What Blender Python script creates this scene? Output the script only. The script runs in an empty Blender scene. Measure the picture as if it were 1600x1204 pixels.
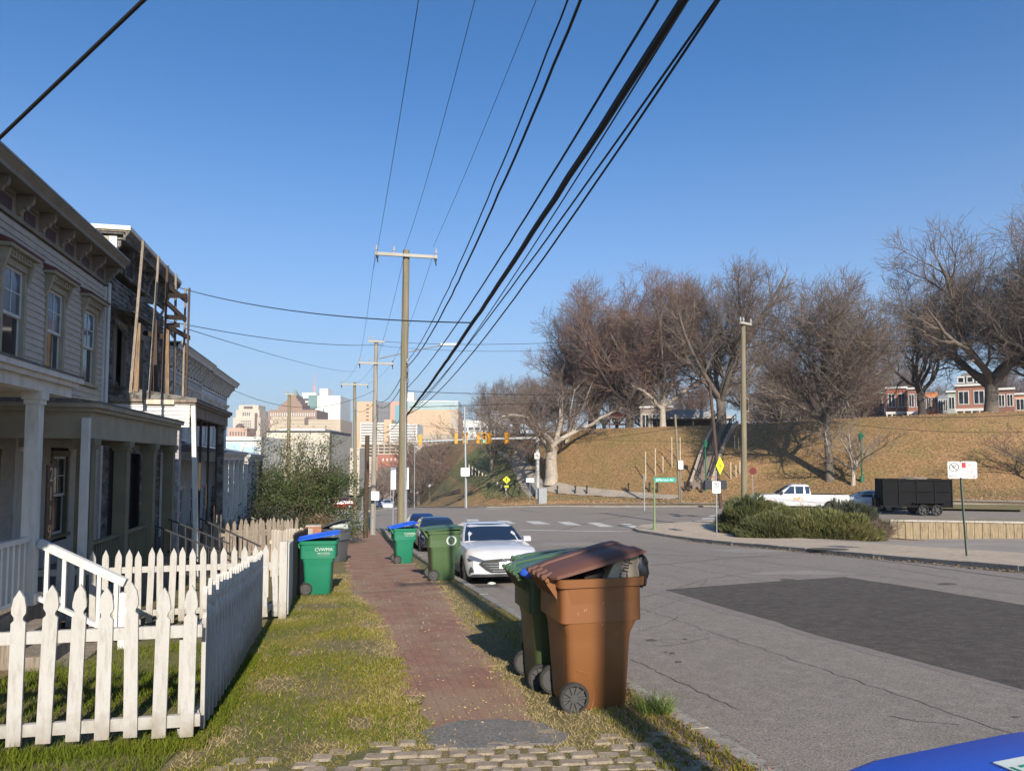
import bpy, math, random
import numpy as np
from mathutils import Vector, Matrix
sc = bpy.context.scene
R = math.radians
# ------------------------------------------------------------------ camera
# world frame: +Y runs down the street, +X to the right, z = 0 at the camera's feet
YAW, PITCH, FPX, EYE = -12.7, 3.4, 1150.0, 1.68
cd = bpy.data.cameras.new('camera'); cam = bpy.data.objects.new('camera', cd)
sc.collection.objects.link(cam); sc.camera = cam
cam.location = (0, 0, EYE); cam.rotation_euler = (R(90 + PITCH), 0, R(YAW))
cd.sensor_width = 36; cd.lens = 36 * FPX / 1600; cd.shift_y = 47.7 / 1600
cd.clip_end = 6000; cd.clip_start = 0.05
# ------------------------------------------------------------------ world, sun
SUN_EL, SUN_AZ = 27.0, 0.75          # shadows run down the street, 0.75 deg to the right
w = bpy.data.worlds.new('World'); sc.world = w; w.use_nodes = True
wn = w.node_tree; wn.nodes.clear()
sky = wn.nodes.new('ShaderNodeTexSky'); sky.sky_type = 'NISHITA'; sky.sun_disc = False
sky.sun_elevation = R(SUN_EL); sky.sun_rotation = R(180 + SUN_AZ)
sky.air_density = 1.0; sky.dust_density = 1.0; sky.ozone_density = 10.0; sky.altitude = 50
bg = wn.nodes.new('ShaderNodeBackground'); bg.inputs[1].default_value = 0.09
wo = wn.nodes.new('ShaderNodeOutputWorld')

# pale winter haze low in the sky
_tc = wn.nodes.new('ShaderNodeTexCoord'); _sx = wn.nodes.new('ShaderNodeSeparateXYZ'); wn.links.new(_tc.outputs['Generated'], _sx.inputs[0])
_mr = wn.nodes.new('ShaderNodeMapRange'); _mr.interpolation_type = 'SMOOTHSTEP'
_mr.interpolation_type = 'LINEAR'
for _i, _v in ((1, .0), (2, .50), (3, 1.0), (4, 0.0)): _mr.inputs[_i].default_value = _v
_pw = wn.nodes.new('ShaderNodeMath'); _pw.operation = 'POWER'; _pw.inputs[1].default_value = 1.7
_ml = wn.nodes.new('ShaderNodeMath'); _ml.operation = 'MULTIPLY'; _ml.inputs[1].default_value = .85
wn.links.new(_mr.outputs[0], _pw.inputs[0]); wn.links.new(_pw.outputs[0], _ml.inputs[0])
wn.links.new(_sx.outputs[2], _mr.inputs[0])
_mx = wn.nodes.new('ShaderNodeMix'); _mx.data_type = 'RGBA'; _mx.inputs[7].default_value = (3.55, 3.85, 4.3, 1)
wn.links.new(_ml.outputs[0], _mx.inputs[0]); _tn = wn.nodes.new('ShaderNodeMix'); _tn.data_type = 'RGBA'; _tn.blend_type = 'MULTIPLY'; _tn.inputs[0].default_value = 1; _tn.inputs[7].default_value = (.95, 1.11, 1.06, 1); wn.links.new(sky.outputs[0], _tn.inputs[6]); wn.links.new(_tn.outputs[2], _mx.inputs[6]); wn.links.new(_mx.outputs[2], bg.inputs[0])
wn.links.new(bg.outputs[0], wo.inputs[0])
sl = bpy.data.lights.new('sun', 'SUN'); sun = bpy.data.objects.new('sun', sl)
sc.collection.objects.link(sun)
sl.energy = 4.4; sl.angle = R(0.53); sl.color = (1.0, 0.90, 0.76)
sd = Vector((math.sin(R(SUN_AZ)) * math.cos(R(SUN_EL)), math.cos(R(SUN_AZ)) * math.cos(R(SUN_EL)), -math.sin(R(SUN_EL))))
sun.rotation_euler = sd.to_track_quat('-Z', 'Y').to_euler(); sun.location = (0, -20, 30)
sc.view_settings.view_transform = 'Standard'; sc.view_settings.look = 'None'
sc.view_settings.exposure = 0.8; sc.view_settings.gamma = 1.0
sc.render.engine = 'CYCLES'
cy = sc.cycles
cy.use_adaptive_sampling = True; cy.adaptive_threshold = 0.012; cy.use_denoising = True
try: cy.denoising_prefilter = 'ACCURATE'
except Exception: pass
cy.max_bounces = 6; cy.diffuse_bounces = 3; cy.glossy_bounces = 3; cy.transparent_max_bounces = 8
random.seed(7); rng = np.random.default_rng(7)
# ------------------------------------------------------------------ pixel -> place
_a, _p = R(-YAW), R(PITCH)
FW = (math.sin(_a), math.cos(_a)); RT = (math.cos(_a), -math.sin(_a))
def ray(px, py):
    """direction through a photo pixel, per metre of horizontal depth"""
    x = (px - 800) / FPX; y = -(py - 649.7) / FPX
    f = math.cos(_p) - y * math.sin(_p); u = math.sin(_p) + y * math.cos(_p)
    x /= f; u /= f
    return (FW[0] + x * RT[0], FW[1] + x * RT[1], u)
def PD(px, py, d):
    r = ray(px, py); return Vector((r[0] * d, r[1] * d, EYE + r[2] * d))
def PXp(px, py, X):
    r = ray(px, py); return PD(px, py, X / r[0])
# ------------------------------------------------------------------ terrain heights
def ss(a, b, x):
    t = min(1, max(0, (x - a) / (b - a))); return t * t * (3 - 2 * t)
def itp(xs, ys, x): return float(np.interp(x, xs, ys))
def h_raw(X, Y):
    b = -0.0655 * Y
    if Y > 44: b = itp([44, 49, 53, 72, 84, 260], [-2.88, -3.12, -3.2, -3.3, -3.8, -14.0], Y)
    s = (X - 50) * -.69 + (Y - 45.7) * .724
    zr = itp([-90, -30, 0.4, 13, 20.4, 37, 50, 400], [-.5, -1.2, -1.70, -1.71, -2.45, -3.05, -3.25, -3.3], s)
    n = (X - 18.7) * .43 + (Y - 44) * .903
    k = ss(24, 29, X)
    wgt = ss(-12, 0, n) * (1 - k) + ss(-3.2, 0, n) * k
    b -= .30 * ss(21.5, 26, X)
    g = b * (1 - wgt) + zr * wgt
    if Y > 75:
        e = itp([75, 84, 240], [0, .45, 10.2], Y)
        g -= e * (1 - ss(16, 36, X))
    d = min((X - 50) * .43 + (Y - 45.7) * .903, (X - 50) * .724 + (Y - 45.7) * .69)
    if d > 0:
        X0 = max(15, 23 - .53 * (Y - 100)); X1 = max(X0 + 10, 37 - .30 * (Y - 100))
        g += (itp([40, 60, 90], [7.5, 7.2, 6.2], Y) - g) * (.93 * ss(9, 29, d) + .07 * ss(2, 12, d)) * ss(X0, X1, X)
    return g
GX = [x for x in range(-60, 201, 2)]; GX += [29.9, 30.0 + .05, 2.63, 16.7]; GX = sorted(set([float(x) for x in GX if x != 30]))
GY = [float(y) for y in range(-40, 241, 2)]
HG = np.array([[h_raw(x, y) for y in GY] for x in GX])
GXa = np.array(GX); GYa = np.array(GY)
def zroad(X, Y):
    s = (X - 50) * -.69 + (Y - 45.7) * .724
    return itp([-90, -30, 0.4, 13, 20.4, 37], [-.5, -1.2, -1.70, -1.71, -2.45, -3.05], s)
def nline(n, X): return 44 + (n - (X - 18.7) * .43) / .903      # Y of the line parallel to the cross road, n metres past its near edge
def g(X, Y):
    i = min(len(GX) - 2, max(0, int(np.searchsorted(GXa, X, side='right') - 1)))
    j = min(len(GY) - 2, max(0, int(np.searchsorted(GYa, Y, side='right') - 1)))
    u = (X - GX[i]) / (GX[i + 1] - GX[i]); v = (Y - GY[j]) / (GY[j + 1] - GY[j])
    return float((HG[i, j] * (1 - u) + HG[i + 1, j] * u) * (1 - v) + (HG[i, j + 1] * (1 - u) + HG[i + 1, j + 1] * u) * v)
ROAD = -0.12
def PG(px, py, off=0.0, dmin=2.0, dmax=230):
    """where the ray through a pixel meets the ground"""
    r = ray(px, py); d = dmin; st = .25
    while d < dmax:
        if EYE + r[2] * d < g(r[0] * d, r[1] * d) + off:
            lo, hi = d - st, d
            for _ in range(20):
                m = (lo + hi) / 2
                if EYE + r[2] * m < g(r[0] * m, r[1] * m) + off: hi = m
                else: lo = m
            d = hi; return Vector((r[0] * d, r[1] * d, g(r[0] * d, r[1] * d) + off))
        d += st; st = max(.25, d * .006)
    print('PG miss', px, py); return Vector((r[0] * dmax, r[1] * dmax, g(r[0] * dmax, r[1] * dmax)))
def GD(px, d):
    """ground point under pixel column px at horizontal depth d"""
    r = ray(px, 700); return Vector((r[0] * d, r[1] * d, g(r[0] * d, r[1] * d)))
def depth(p): return p[0] * FW[0] + p[1] * FW[1]
# ------------------------------------------------------------------ mesh helper
def rotz(p, a):
    c, s = math.cos(a), math.sin(a); return (p[0] * c - p[1] * s, p[0] * s + p[1] * c, p[2])
class MB:
    def __init__(s): s.v = []; s.f = []; s.m = []
    def add(s, vs, fs, mi=0):
        k = len(s.v); s.v += [tuple(v) for v in vs]
        for f in fs: s.f.append(tuple(i + k for i in f)); s.m.append(mi)
        return s
    def box(s, x0, x1, y0, y1, z0, z1, mi=0):
        return s.add([(x0,y0,z0),(x1,y0,z0),(x1,y1,z0),(x0,y1,z0),(x0,y0,z1),(x1,y0,z1),(x1,y1,z1),(x0,y1,z1)],
                     [(0,3,2,1),(4,5,6,7),(0,1,5,4),(1,2,6,5),(2,3,7,6),(3,0,4,7)], mi)
    def bar(s, a, b, w, h, mi=0, up=(0, 0, 1)):
        """box beam from a to b, w wide (sideways) and h high"""
        a, b = Vector(a), Vector(b); d = (b - a).normalized(); up = Vector(up)
        if abs(d.dot(up)) > .98: up = Vector((0, 1, 0))
        sd_ = d.cross(up).normalized(); u = sd_.cross(d).normalized()
        vs = []
        for p in (a, b):
            for i, j in ((-1, -1), (1, -1), (1, 1), (-1, 1)): vs.append(p + sd_ * (i * w / 2) + u * (j * h / 2))
        return s.add(vs, [(0,1,2,3),(7,6,5,4),(0,4,5,1),(1,5,6,2),(2,6,7,3),(3,7,4,0)], mi)
    def tube(s, pts, r, n=8, mi=0, cap=True):
        pts = [Vector(p) for p in pts]; k = len(pts); rs = r if isinstance(r, (list, tuple)) else [r] * k
        base = len(s.v); pu = None
        for i, p in enumerate(pts):
            d = (pts[min(i + 1, k - 1)] - pts[max(i - 1, 0)])
            d = d.normalized() if d.length > 1e-9 else Vector((0, 0, 1))
            if pu is None:
                pu = d.orthogonal().normalized()
            else:
                pu = pu - d * pu.dot(d)
                pu = pu.normalized() if pu.length > 1e-6 else d.orthogonal().normalized()
            q = d.cross(pu)
            for j in range(n):
                a = 2 * math.pi * j / n
                s.v.append(tuple(p + (pu * math.cos(a) + q * math.sin(a)) * rs[i]))
        for i in range(k - 1):
            for j in range(n):
                a = base + i * n + j; b = base + i * n + (j + 1) % n
                s.f.append((a, b, b + n, a + n)); s.m.append(mi)
        if cap:
            s.f.append(tuple(base + j for j in range(n))[::-1]); s.m.append(mi)
            s.f.append(tuple(base + (k - 1) * n + j for j in range(n))); s.m.append(mi)
        return s
    def cyl(s, c, r, h, axis='z', n=16, mi=0, r2=None):
        c = Vector(c); d = {'x': Vector((1,0,0)), 'y': Vector((0,1,0)), 'z': Vector((0,0,1))}[axis]
        return s.tube([c, c + d * h], [r, r if r2 is None else r2], n, mi)
    def poly(s, pts, mi=0): return s.add(pts, [tuple(range(len(pts)))], mi)
    def prism(s, pts, dv, mi=0):
        """extrude a polygon (3-D points) by the vector dv"""
        n = len(pts); dv = Vector(dv); q = [Vector(p) for p in pts]
        return s.add(q + [p + dv for p in q], [tuple(range(n))[::-1], tuple(range(n, 2 * n))] +
                     [(i, (i + 1) % n, n + (i + 1) % n, n + i) for i in range(n)], mi)
    def loft(s, rings, closed=True, caps=True, mi=0):
        n = len(rings[0]); vs = [p for r_ in rings for p in r_]; fs = []
        for i in range(len(rings) - 1):
            for j in range(n if closed else n - 1):
                a = i * n + j; b = i * n + (j + 1) % n; fs.append((a, b, b + n, a + n))
        if caps: fs += [tuple(range(n))[::-1], tuple(range((len(rings) - 1) * n, len(rings) * n))]
        return s.add(vs, fs, mi)
    def build(s, name, mats, parent=None, loc=(0, 0, 0), rz=0, smooth=False, bevel=0):
        me = bpy.data.meshes.new(name); me.from_pydata(s.v, [], s.f)
        mats = mats if isinstance(mats, (list, tuple)) else [mats]
        for m_ in mats: me.materials.append(m_)
        if len(mats) > 1: me.polygons.foreach_set('material_index', s.m)
        if smooth:
            me.polygons.foreach_set('use_smooth', [True] * len(me.polygons))
            try: me.set_sharp_from_angle(angle=R(38))
            except Exception: pass
        me.update()
        return link(name, me, parent, loc, rz, bevel)
def link(name, me, parent=None, loc=(0, 0, 0), rz=0, bevel=0):
    o = bpy.data.objects.new(name, me); sc.collection.objects.link(o)
    o.location = loc; o.rotation_euler = (0, 0, rz)
    if parent: o.parent = parent
    if bevel:
        b = o.modifiers.new('bevel', 'BEVEL'); b.width = bevel; b.segments = 2; b.limit_method = 'ANGLE'; b.angle_limit = R(40)
    return o
def tag(o, label=None, cat=None, group=None, kind=None):
    if label: o['label'] = label
    if cat: o['category'] = cat
    if group: o['group'] = group
    if kind: o['kind'] = kind
    return o
def thing(name, label, cat, loc=(0, 0, 0), rz=0, group=None):
    o = bpy.data.objects.new(name, None); sc.collection.objects.link(o)
    o.empty_display_size = .2; o.location = loc; o.rotation_euler = (0, 0, rz)
    return tag(o, label, cat, group)
def copy_tree(o, parent=None):
    c = o.copy(); sc.collection.objects.link(c); c.parent = parent
    for ch in [x for x in bpy.data.objects if x.parent == o]: copy_tree(ch, c)
    return c
def dup(o, label, loc, rz=None, scale=None):
    c = copy_tree(o); c.location = loc; c['label'] = label
    if rz is not None: c.rotation_euler = (0, 0, rz)
    if scale is not None: c.scale = scale if isinstance(scale, tuple) else (scale,) * 3
    return c
_tx = {}
def text_verts(t, size, depth_=0.004):
    k = (t, size, depth_)
    if k not in _tx:
        cu = bpy.data.curves.new('t', 'FONT'); cu.body = t; cu.size = size; cu.extrude = depth_ / 2
        cu.align_x = 'CENTER'; cu.align_y = 'CENTER'; cu.resolution_u = 3
        ob = bpy.data.objects.new('t', cu); sc.collection.objects.link(ob)
        bpy.context.view_layer.update()
        me = bpy.data.meshes.new_from_object(ob.evaluated_get(bpy.context.evaluated_depsgraph_get()))
        _tx[k] = ([tuple(v.co) for v in me.vertices], [tuple(p.vertices) for p in me.polygons])
        bpy.data.objects.remove(ob); bpy.data.curves.remove(cu); bpy.data.meshes.remove(me)
    return _tx[k]
def add_text(mb, t, size, org, ux, uy, mi=0, depth_=0.004, sx=1):
    """lay text with its own x along ux and y along uy around the point org"""
    vs, fs = text_verts(t, size, depth_); ux, uy, org = Vector(ux), Vector(uy), Vector(org); uz = ux.cross(uy)
    mb.add([org + ux * (v[0] * sx) + uy * v[1] + uz * v[2] for v in vs], fs, mi)
# ------------------------------------------------------------------ materials
_mc = {}
def M(name, c, c2=None, c3=None, rough=.8, sc1=3.0, sc2=None, bump=0.0, bs=40.0, metal=0.0, spec=.4, coat=0, lo=.35, hi=.65, stretch=None, fine=0.0, fs=120.0):
    """noise-mixed procedural material. c, c2 broad mix; c3 second mix; fine = speckle strength"""
    if name in _mc: return _mc[name]
    m = bpy.data.materials.new(name); m.use_nodes = True; nt = m.node_tree; N = nt.nodes; L = nt.links
    b = N['Principled BSDF']; b.inputs['Roughness'].default_value = rough; b.inputs['Metallic'].default_value = metal
    b.inputs['Specular IOR Level'].default_value = spec
    if coat: b.inputs['Coat Weight'].default_value = coat; b.inputs['Coat Roughness'].default_value = .05
    tc = N.new('ShaderNodeTexCoord'); src = tc.outputs['Object']
    if stretch:
        mp = N.new('ShaderNodeMapping'); mp.inputs['Scale'].default_value = stretch; L.new(src, mp.inputs[0]); src = mp.outputs[0]
    def noise(s_, det=5, rg=.6):
        n_ = N.new('ShaderNodeTexNoise'); n_.inputs['Scale'].default_value = s_; n_.inputs['Detail'].default_value = det
        n_.inputs['Roughness'].default_value = rg; L.new(src, n_.inputs['Vector']); return n_.outputs['Fac']
    def mr(x, a, b_, c_=0, d_=1):
        k = N.new('ShaderNodeMapRange'); k.inputs[1].default_value = a; k.inputs[2].default_value = b_
        k.inputs[3].default_value = c_; k.inputs[4].default_value = d_; L.new(x, k.inputs[0]); return k.outputs[0]
    def mix(f, A, B, mode='MIX'):
        k = N.new('ShaderNodeMix'); k.data_type = 'RGBA'; k.blend_type = mode
        if hasattr(f, 'links'): L.new(f, k.inputs[0])
        else: k.inputs[0].default_value = f
        for idx, v in ((6, A), (7, B)):
            if hasattr(v, 'links'): L.new(v, k.inputs[idx])
            else: k.inputs[idx].default_value = (*v, 1)
        return k.outputs[2]
    col = None
    if c2: col = mix(mr(noise(sc1), lo, hi), c, c2)
    if c3: col = mix(mr(noise((sc2 or sc1 * 4.3), 6, .65), lo + .08, hi + .05), col if col else c, c3)
    if fine:
        f = mr(noise(fs, 2, .5), .3, .7, 1 - fine, 1 + fine)
        k = N.new('ShaderNodeVectorMath'); k.operation = 'SCALE'
        if col: L.new(col, k.inputs[0])
        else: k.inputs[0].default_value = c
        L.new(f, k.inputs['Scale']); col = k.outputs[0]
    if col: L.new(col, b.inputs['Base Color'])
    else: b.inputs['Base Color'].default_value = (*c, 1)
    if bump:
        bp = N.new('ShaderNodeBump'); bp.inputs['Strength'].default_value = min(1, bump); bp.inputs['Distance'].default_value = .02 * max(1, bump)
        L.new(noise(bs, 6, .65), bp.inputs['Height']); L.new(bp.outputs[0], b.inputs['Normal'])
    _mc[name] = m; return m
def glass(name, c=(.02, .025, .03), rough=.06, c2=None):
    m = M(name, c, c2, rough=rough, spec=.8, sc1=1.3); return m
WHITE = M('white_paint', (.62, .60, .56), (.52, .50, .46), (.36, .34, .30), rough=.6, sc1=1.5, sc2=9, bump=.25, bs=30, lo=.4, hi=.75, stretch=(1, 1, .25))
WHITE_CLEAN = M('clean_white_paint', (.58, .575, .56), (.50, .495, .48), rough=.45)
OLIVE = M('olive_trim_paint', (.18, .16, .10), (.14, .125, .08), rough=.7, sc1=3, bump=.15)
OLIVE_L = M('beige_trim_paint', (.34, .305, .225), (.27, .24, .175), rough=.7, sc1=3, bump=.15)
SIDING = M('taupe_siding_paint', (.46, .42, .365), (.38, .345, .30), (.27, .24, .20), rough=.75, sc1=1.2, sc2=12, bump=.2, bs=25, stretch=(1, .3, 1), lo=.4, hi=.8)
SIDING_W = M('grey_white_siding', (.50, .50, .49), (.38, .38, .37), rough=.75, sc1=2, bump=.2, stretch=(1, .4, 1))
BURNT = M('charred_siding', (.24, .235, .22), (.085, .075, .062), (.03, .025, .02), rough=.9, sc1=1.6, sc2=5, bump=.8, bs=20, lo=.38, hi=.62, stretch=(1, .5, 1.4))
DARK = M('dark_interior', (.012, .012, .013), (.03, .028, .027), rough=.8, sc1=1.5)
GLASS = glass('window_glass', (.03, .038, .05), .05, (.015, .017, .02))
GLASS_T = glass('bright_window_glass', (.12, .17, .24), .12, (.05, .07, .1))
WOOD = M('raw_lumber', (.30, .20, .115), (.20, .135, .08), (.11, .075, .05), rough=.85, sc1=2, sc2=8, bump=.4, bs=30, stretch=(3, 3, .3))
WOOD_PALE = M('pale_lumber', (.62, .55, .45), (.45, .38, .29), rough=.8, sc1=3, bump=.3, stretch=(3, 3, .3))
WOOD_GREY = M('weathered_wood', (.30, .25, .20), (.19, .155, .12), (.12, .10, .08), rough=.9, sc1=3, sc2=14, bump=.6, bs=25, stretch=(3, 3, .25))
POLE = M('pole_wood', (.25, .20, .135), (.18, .148, .10), (.14, .145, .085), rough=.9, sc1=2, sc2=6, bump=.9, bs=30, stretch=(4, 4, .25))
POLE_D = M('dark_pole_wood', (.085, .055, .038), (.055, .038, .028), rough=.9, sc1=2, bump=.8, bs=30, stretch=(4, 4, .25))
METAL = M('galvanised_steel', (.42, .44, .45), (.34, .36, .37), rough=.45, metal=.6, sc1=5)
METAL_P = M('pale_grey_steel', (.27, .285, .30), (.22, .235, .25), rough=.5, sc1=5)
GREEN_M = M('green_post_paint', (.085, .125, .09), (.10, .12, .09), rough=.6, sc1=8)
BLACKM = M('black_metal', (.02, .02, .022), rough=.5)
RUBBER = M('black_rubber', (.022, .021, .02), (.035, .033, .03), rough=.85, sc1=20)
BRICK_R = M('red_brick', (.27, .10, .06), (.21, .075, .045), (.33, .20, .14), rough=.85, sc1=6, sc2=20, bump=.3)
CONC = M('concrete', (.42, .39, .34), (.36, .33, .285), (.28, .25, .21), rough=.9, sc1=1.2, sc2=7, bump=.3, bs=60, fine=.15, fs=200)
SIGN_W = M('sign_white', (.72, .72, .70), rough=.45)
SIGN_R = M('sign_red', (.50, .03, .03), rough=.45)
SIGN_K = M('sign_black', (.02, .02, .02), rough=.5)
# ================================================================== the ground
def clip_half(poly, axis, val, keep_gt):
    out = []
    for i in range(len(poly)):
        a, b = poly[i - 1], poly[i]
        ia = a[axis] >= val if keep_gt else a[axis] <= val; ib = b[axis] >= val if keep_gt else b[axis] <= val
        if ia != ib:
            t = (val - a[axis]) / (b[axis] - a[axis]); out.append((a[0] + (b[0] - a[0]) * t, a[1] + (b[1] - a[1]) * t))
        if ib: out.append(b)
    return out
def region(name, poly, off, mat, skirt=.3, label=None, kind='structure', smooth=True, hf=None):
    """sheet of ground inside a polygon, draped over the height grid"""
    vs, fs, idx = [], [], {}; g = hf or globals()['g']
    def vid(p):
        k = (round(p[0], 4), round(p[1], 4))
        if k not in idx: idx[k] = len(vs); vs.append((p[0], p[1], g(p[0], p[1]) + off))
        return idx[k]
    area = sum(poly[i - 1][0] * poly[i][1] - poly[i][0] * poly[i - 1][1] for i in range(len(poly)))
    if area < 0: poly = poly[::-1]
    x0, x1 = min(p[0] for p in poly), max(p[0] for p in poly)
    for i in range(len(GX) - 1):
        if GX[i + 1] <= x0 or GX[i] >= x1: continue
        st = clip_half(clip_half(poly, 0, GX[i], True), 0, GX[i + 1], False)
        if len(st) < 3: continue
        y0, y1 = min(p[1] for p in st), max(p[1] for p in st)
        for j in range(len(GY) - 1):
            if GY[j + 1] <= y0 or GY[j] >= y1: continue
            c = clip_half(clip_half(st, 1, GY[j], True), 1, GY[j + 1], False)
            ids = []
            for p in c:
                v = vid(p)
                if not ids or v != ids[-1]: ids.append(v)
            if len(ids) > 1 and ids[0] == ids[-1]: ids.pop()
            if len(ids) >= 3 and len(set(ids)) == len(ids): fs.append(tuple(ids))
    if skirt:
        for i in range(len(poly)):
            a, b = poly[i - 1], poly[i]; L_ = math.hypot(b[0] - a[0], b[1] - a[1]); n = max(1, int(L_ / 1.0))
            for k in range(n):
                p = [a[0] + (b[0] - a[0]) * k / n, a[1] + (b[1] - a[1]) * k / n]; q = [a[0] + (b[0] - a[0]) * (k + 1) / n, a[1] + (b[1] - a[1]) * (k + 1) / n]
                zp, zq = g(*p) + off, g(*q) + off; o = len(vs)
                vs.extend([(p[0], p[1], zp), (q[0], q[1], zq), (q[0], q[1], zq - skirt), (p[0], p[1], zp - skirt)]); fs.append((o, o + 3, o + 2, o + 1))
    me = bpy.data.meshes.new(name); me.from_pydata(vs, [], fs); me.materials.append(mat)
    me.update(); o = link(name, me)
    if kind: o['kind'] = kind
    return o
def wob(pts, amp, seg=.4, seed=1):
    """subdivide a polygon and jitter its edge"""
    r_ = random.Random(seed); out = []
    for i in range(len(pts)):
        a, b = pts[i - 1], pts[i]; L_ = math.hypot(b[0] - a[0], b[1] - a[1]); n = max(1, int(L_ / seg))
        for k in range(n):
            t = k / n; out.append((a[0] + (b[0] - a[0]) * t + r_.uniform(-amp, amp), a[1] + (b[1] - a[1]) * t + r_.uniform(-amp, amp)))
    return out
ASPH = M('asphalt', (.222, .19, .158), (.198, .169, .142), (.26, .224, .19), rough=.9, sc1=.33, sc2=5.5, bump=.5, bs=70, fine=.42, fs=62)
ASPH_D = M('dark_asphalt', (.076, .063, .052), (.060, .050, .043), (.115, .098, .083), rough=.92, sc1=1.5, sc2=6.0, bump=.7, bs=70, fine=.5, fs=58)
ASPH_O = M('old_asphalt', (.30, .265, .225), (.24, .21, .18), rough=.95, sc1=.5, fine=.2, fs=80, bump=.3)
SOIL = M('lawn_soil', (.105, .105, .028), (.17, .135, .055), (.23, .175, .085), rough=1, sc1=1.1, sc2=6.5, bump=1.0, bs=45, fine=.35, fs=70)
HILLM = M('hill_leaf_litter', (.27, .155, .072), (.21, .13, .055), (.165, .125, .042), rough=1, sc1=.07, sc2=.33, bump=1.0, bs=6, fine=.5, fs=5.0)
LAWN_F = M('far_lawn', (.17, .125, .05), (.115, .11, .035), (.21, .16, .07), rough=1, sc1=.25, sc2=1.3, bump=1.0, bs=10, fine=.35, fs=8)
WALKM = None
def brick_mat():
    m = bpy.data.materials.new('brick_walk'); m.use_nodes = True; nt = m.node_tree; N = nt.nodes; L = nt.links; b = N['Principled BSDF']
    b.inputs['Roughness'].default_value = .92
    tc = N.new('ShaderNodeTexCoord'); mp = N.new('ShaderNodeMapping'); mp.inputs['Scale'].default_value = (1, 1, 1); mp.inputs['Rotation'].default_value = (0, 0, R(90))
    L.new(tc.outputs['Object'], mp.inputs[0])
    dn = N.new('ShaderNodeTexNoise'); dn.inputs['Scale'].default_value = 2.5; L.new(tc.outputs['Object'], dn.inputs[0])
    ad = N.new('ShaderNodeMixRGB'); ad.blend_type = 'ADD'; ad.inputs[0].default_value = .05; L.new(mp.outputs[0], ad.inputs[1]); L.new(dn.outputs['Color'], ad.inputs[2])
    br = N.new('ShaderNodeTexBrick'); L.new(ad.outputs[0], br.inputs[0])
    br.inputs['Scale'].default_value = 1; br.inputs['Brick Width'].default_value = .21; br.inputs['Row Height'].default_value = .102
    br.inputs['Mortar Size'].default_value = .004; br.inputs['Mortar Smooth'].default_value = .4; br.inputs['Bias'].default_value = -.1
    br.inputs['Color1'].default_value = (.27, .132, .086, 1); br.inputs['Color2'].default_value = (.20, .105, .076, 1); br.inputs['Mortar'].default_value = (.20, .125, .09, 1)
    ns = N.new('ShaderNodeTexNoise'); ns.inputs['Scale'].default_value = 1.7; ns.inputs['Detail'].default_value = 8; L.new(tc.outputs['Object'], ns.inputs[0])
    r1 = N.new('ShaderNodeMapRange'); r1.inputs[1].default_value = .40; r1.inputs[2].default_value = .62; r1.inputs[4].default_value = .9; L.new(ns.outputs[0], r1.inputs[0])
    mx = N.new('ShaderNodeMixRGB'); mx.inputs[2].default_value = (.27, .18, .115, 1); L.new(r1.outputs[0], mx.inputs[0]); L.new(br.outputs[0], mx.inputs[1])
    n2 = N.new('ShaderNodeTexNoise'); n2.inputs['Scale'].default_value = 60; n2.inputs['Detail'].default_value = 4; L.new(tc.outputs['Object'], n2.inputs[0])
    r2 = N.new('ShaderNodeMapRange'); r2.inputs[1].default_value = .3; r2.inputs[2].default_value = .7; r2.inputs[3].default_value = .75; r2.inputs[4].default_value = 1.25; L.new(n2.outputs[0], r2.inputs[0])
    v = N.new('ShaderNodeVectorMath'); v.operation = 'SCALE'; L.new(mx.outputs[0], v.inputs[0]); L.new(r2.outputs[0], v.inputs['Scale']); L.new(v.outputs[0], b.inputs['Base Color'])
    bp = N.new('ShaderNodeBump'); bp.inputs['Strength'].default_value = .7; bp.inputs['Distance'].default_value = .009
    sb = N.new('ShaderNodeMath'); sb.operation = 'SUBTRACT'; L.new(n2.outputs[0], sb.inputs[0]); L.new(br.outputs['Fac'], sb.inputs[1])
    L.new(sb.outputs[0], bp.inputs['Height']); L.new(bp.outputs[0], b.inputs['Normal']); return m
BRICKW = brick_mat()
# distant ground sheet reaching the horizon
mb = MB(); mb.poly([(-4000, -4000, -15), (4000, -4000, -15), (4000, 5000, -15), (-4000, 5000, -15)])
tag(mb.build('ground', M('far_ground', (.12, .10, .06), (.09, .09, .05), rough=1, sc1=.02)), kind='structure')
# roads
CORN = [(16.7, 40.5), (17.1, 42.4), (18.0, 43.7), (19.5, 44.0)]
far_l = [(120, 12.3), (50, 45.7), (19.6, 77.6), (15.6, 82.5), (14.2, 90), (14.2, 240)]
road = [(2.72, -40), (16.7, -40)] + CORN + [(120, -4.3)] + far_l + [(4.0, 240), (4.0, 76), (2.8, 73.6), (-60, 103), (-60, 81.5), (1.2, 52.8), (2.72, 50.5)]
region('road', road, ROAD, ASPH, skirt=0)
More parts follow.
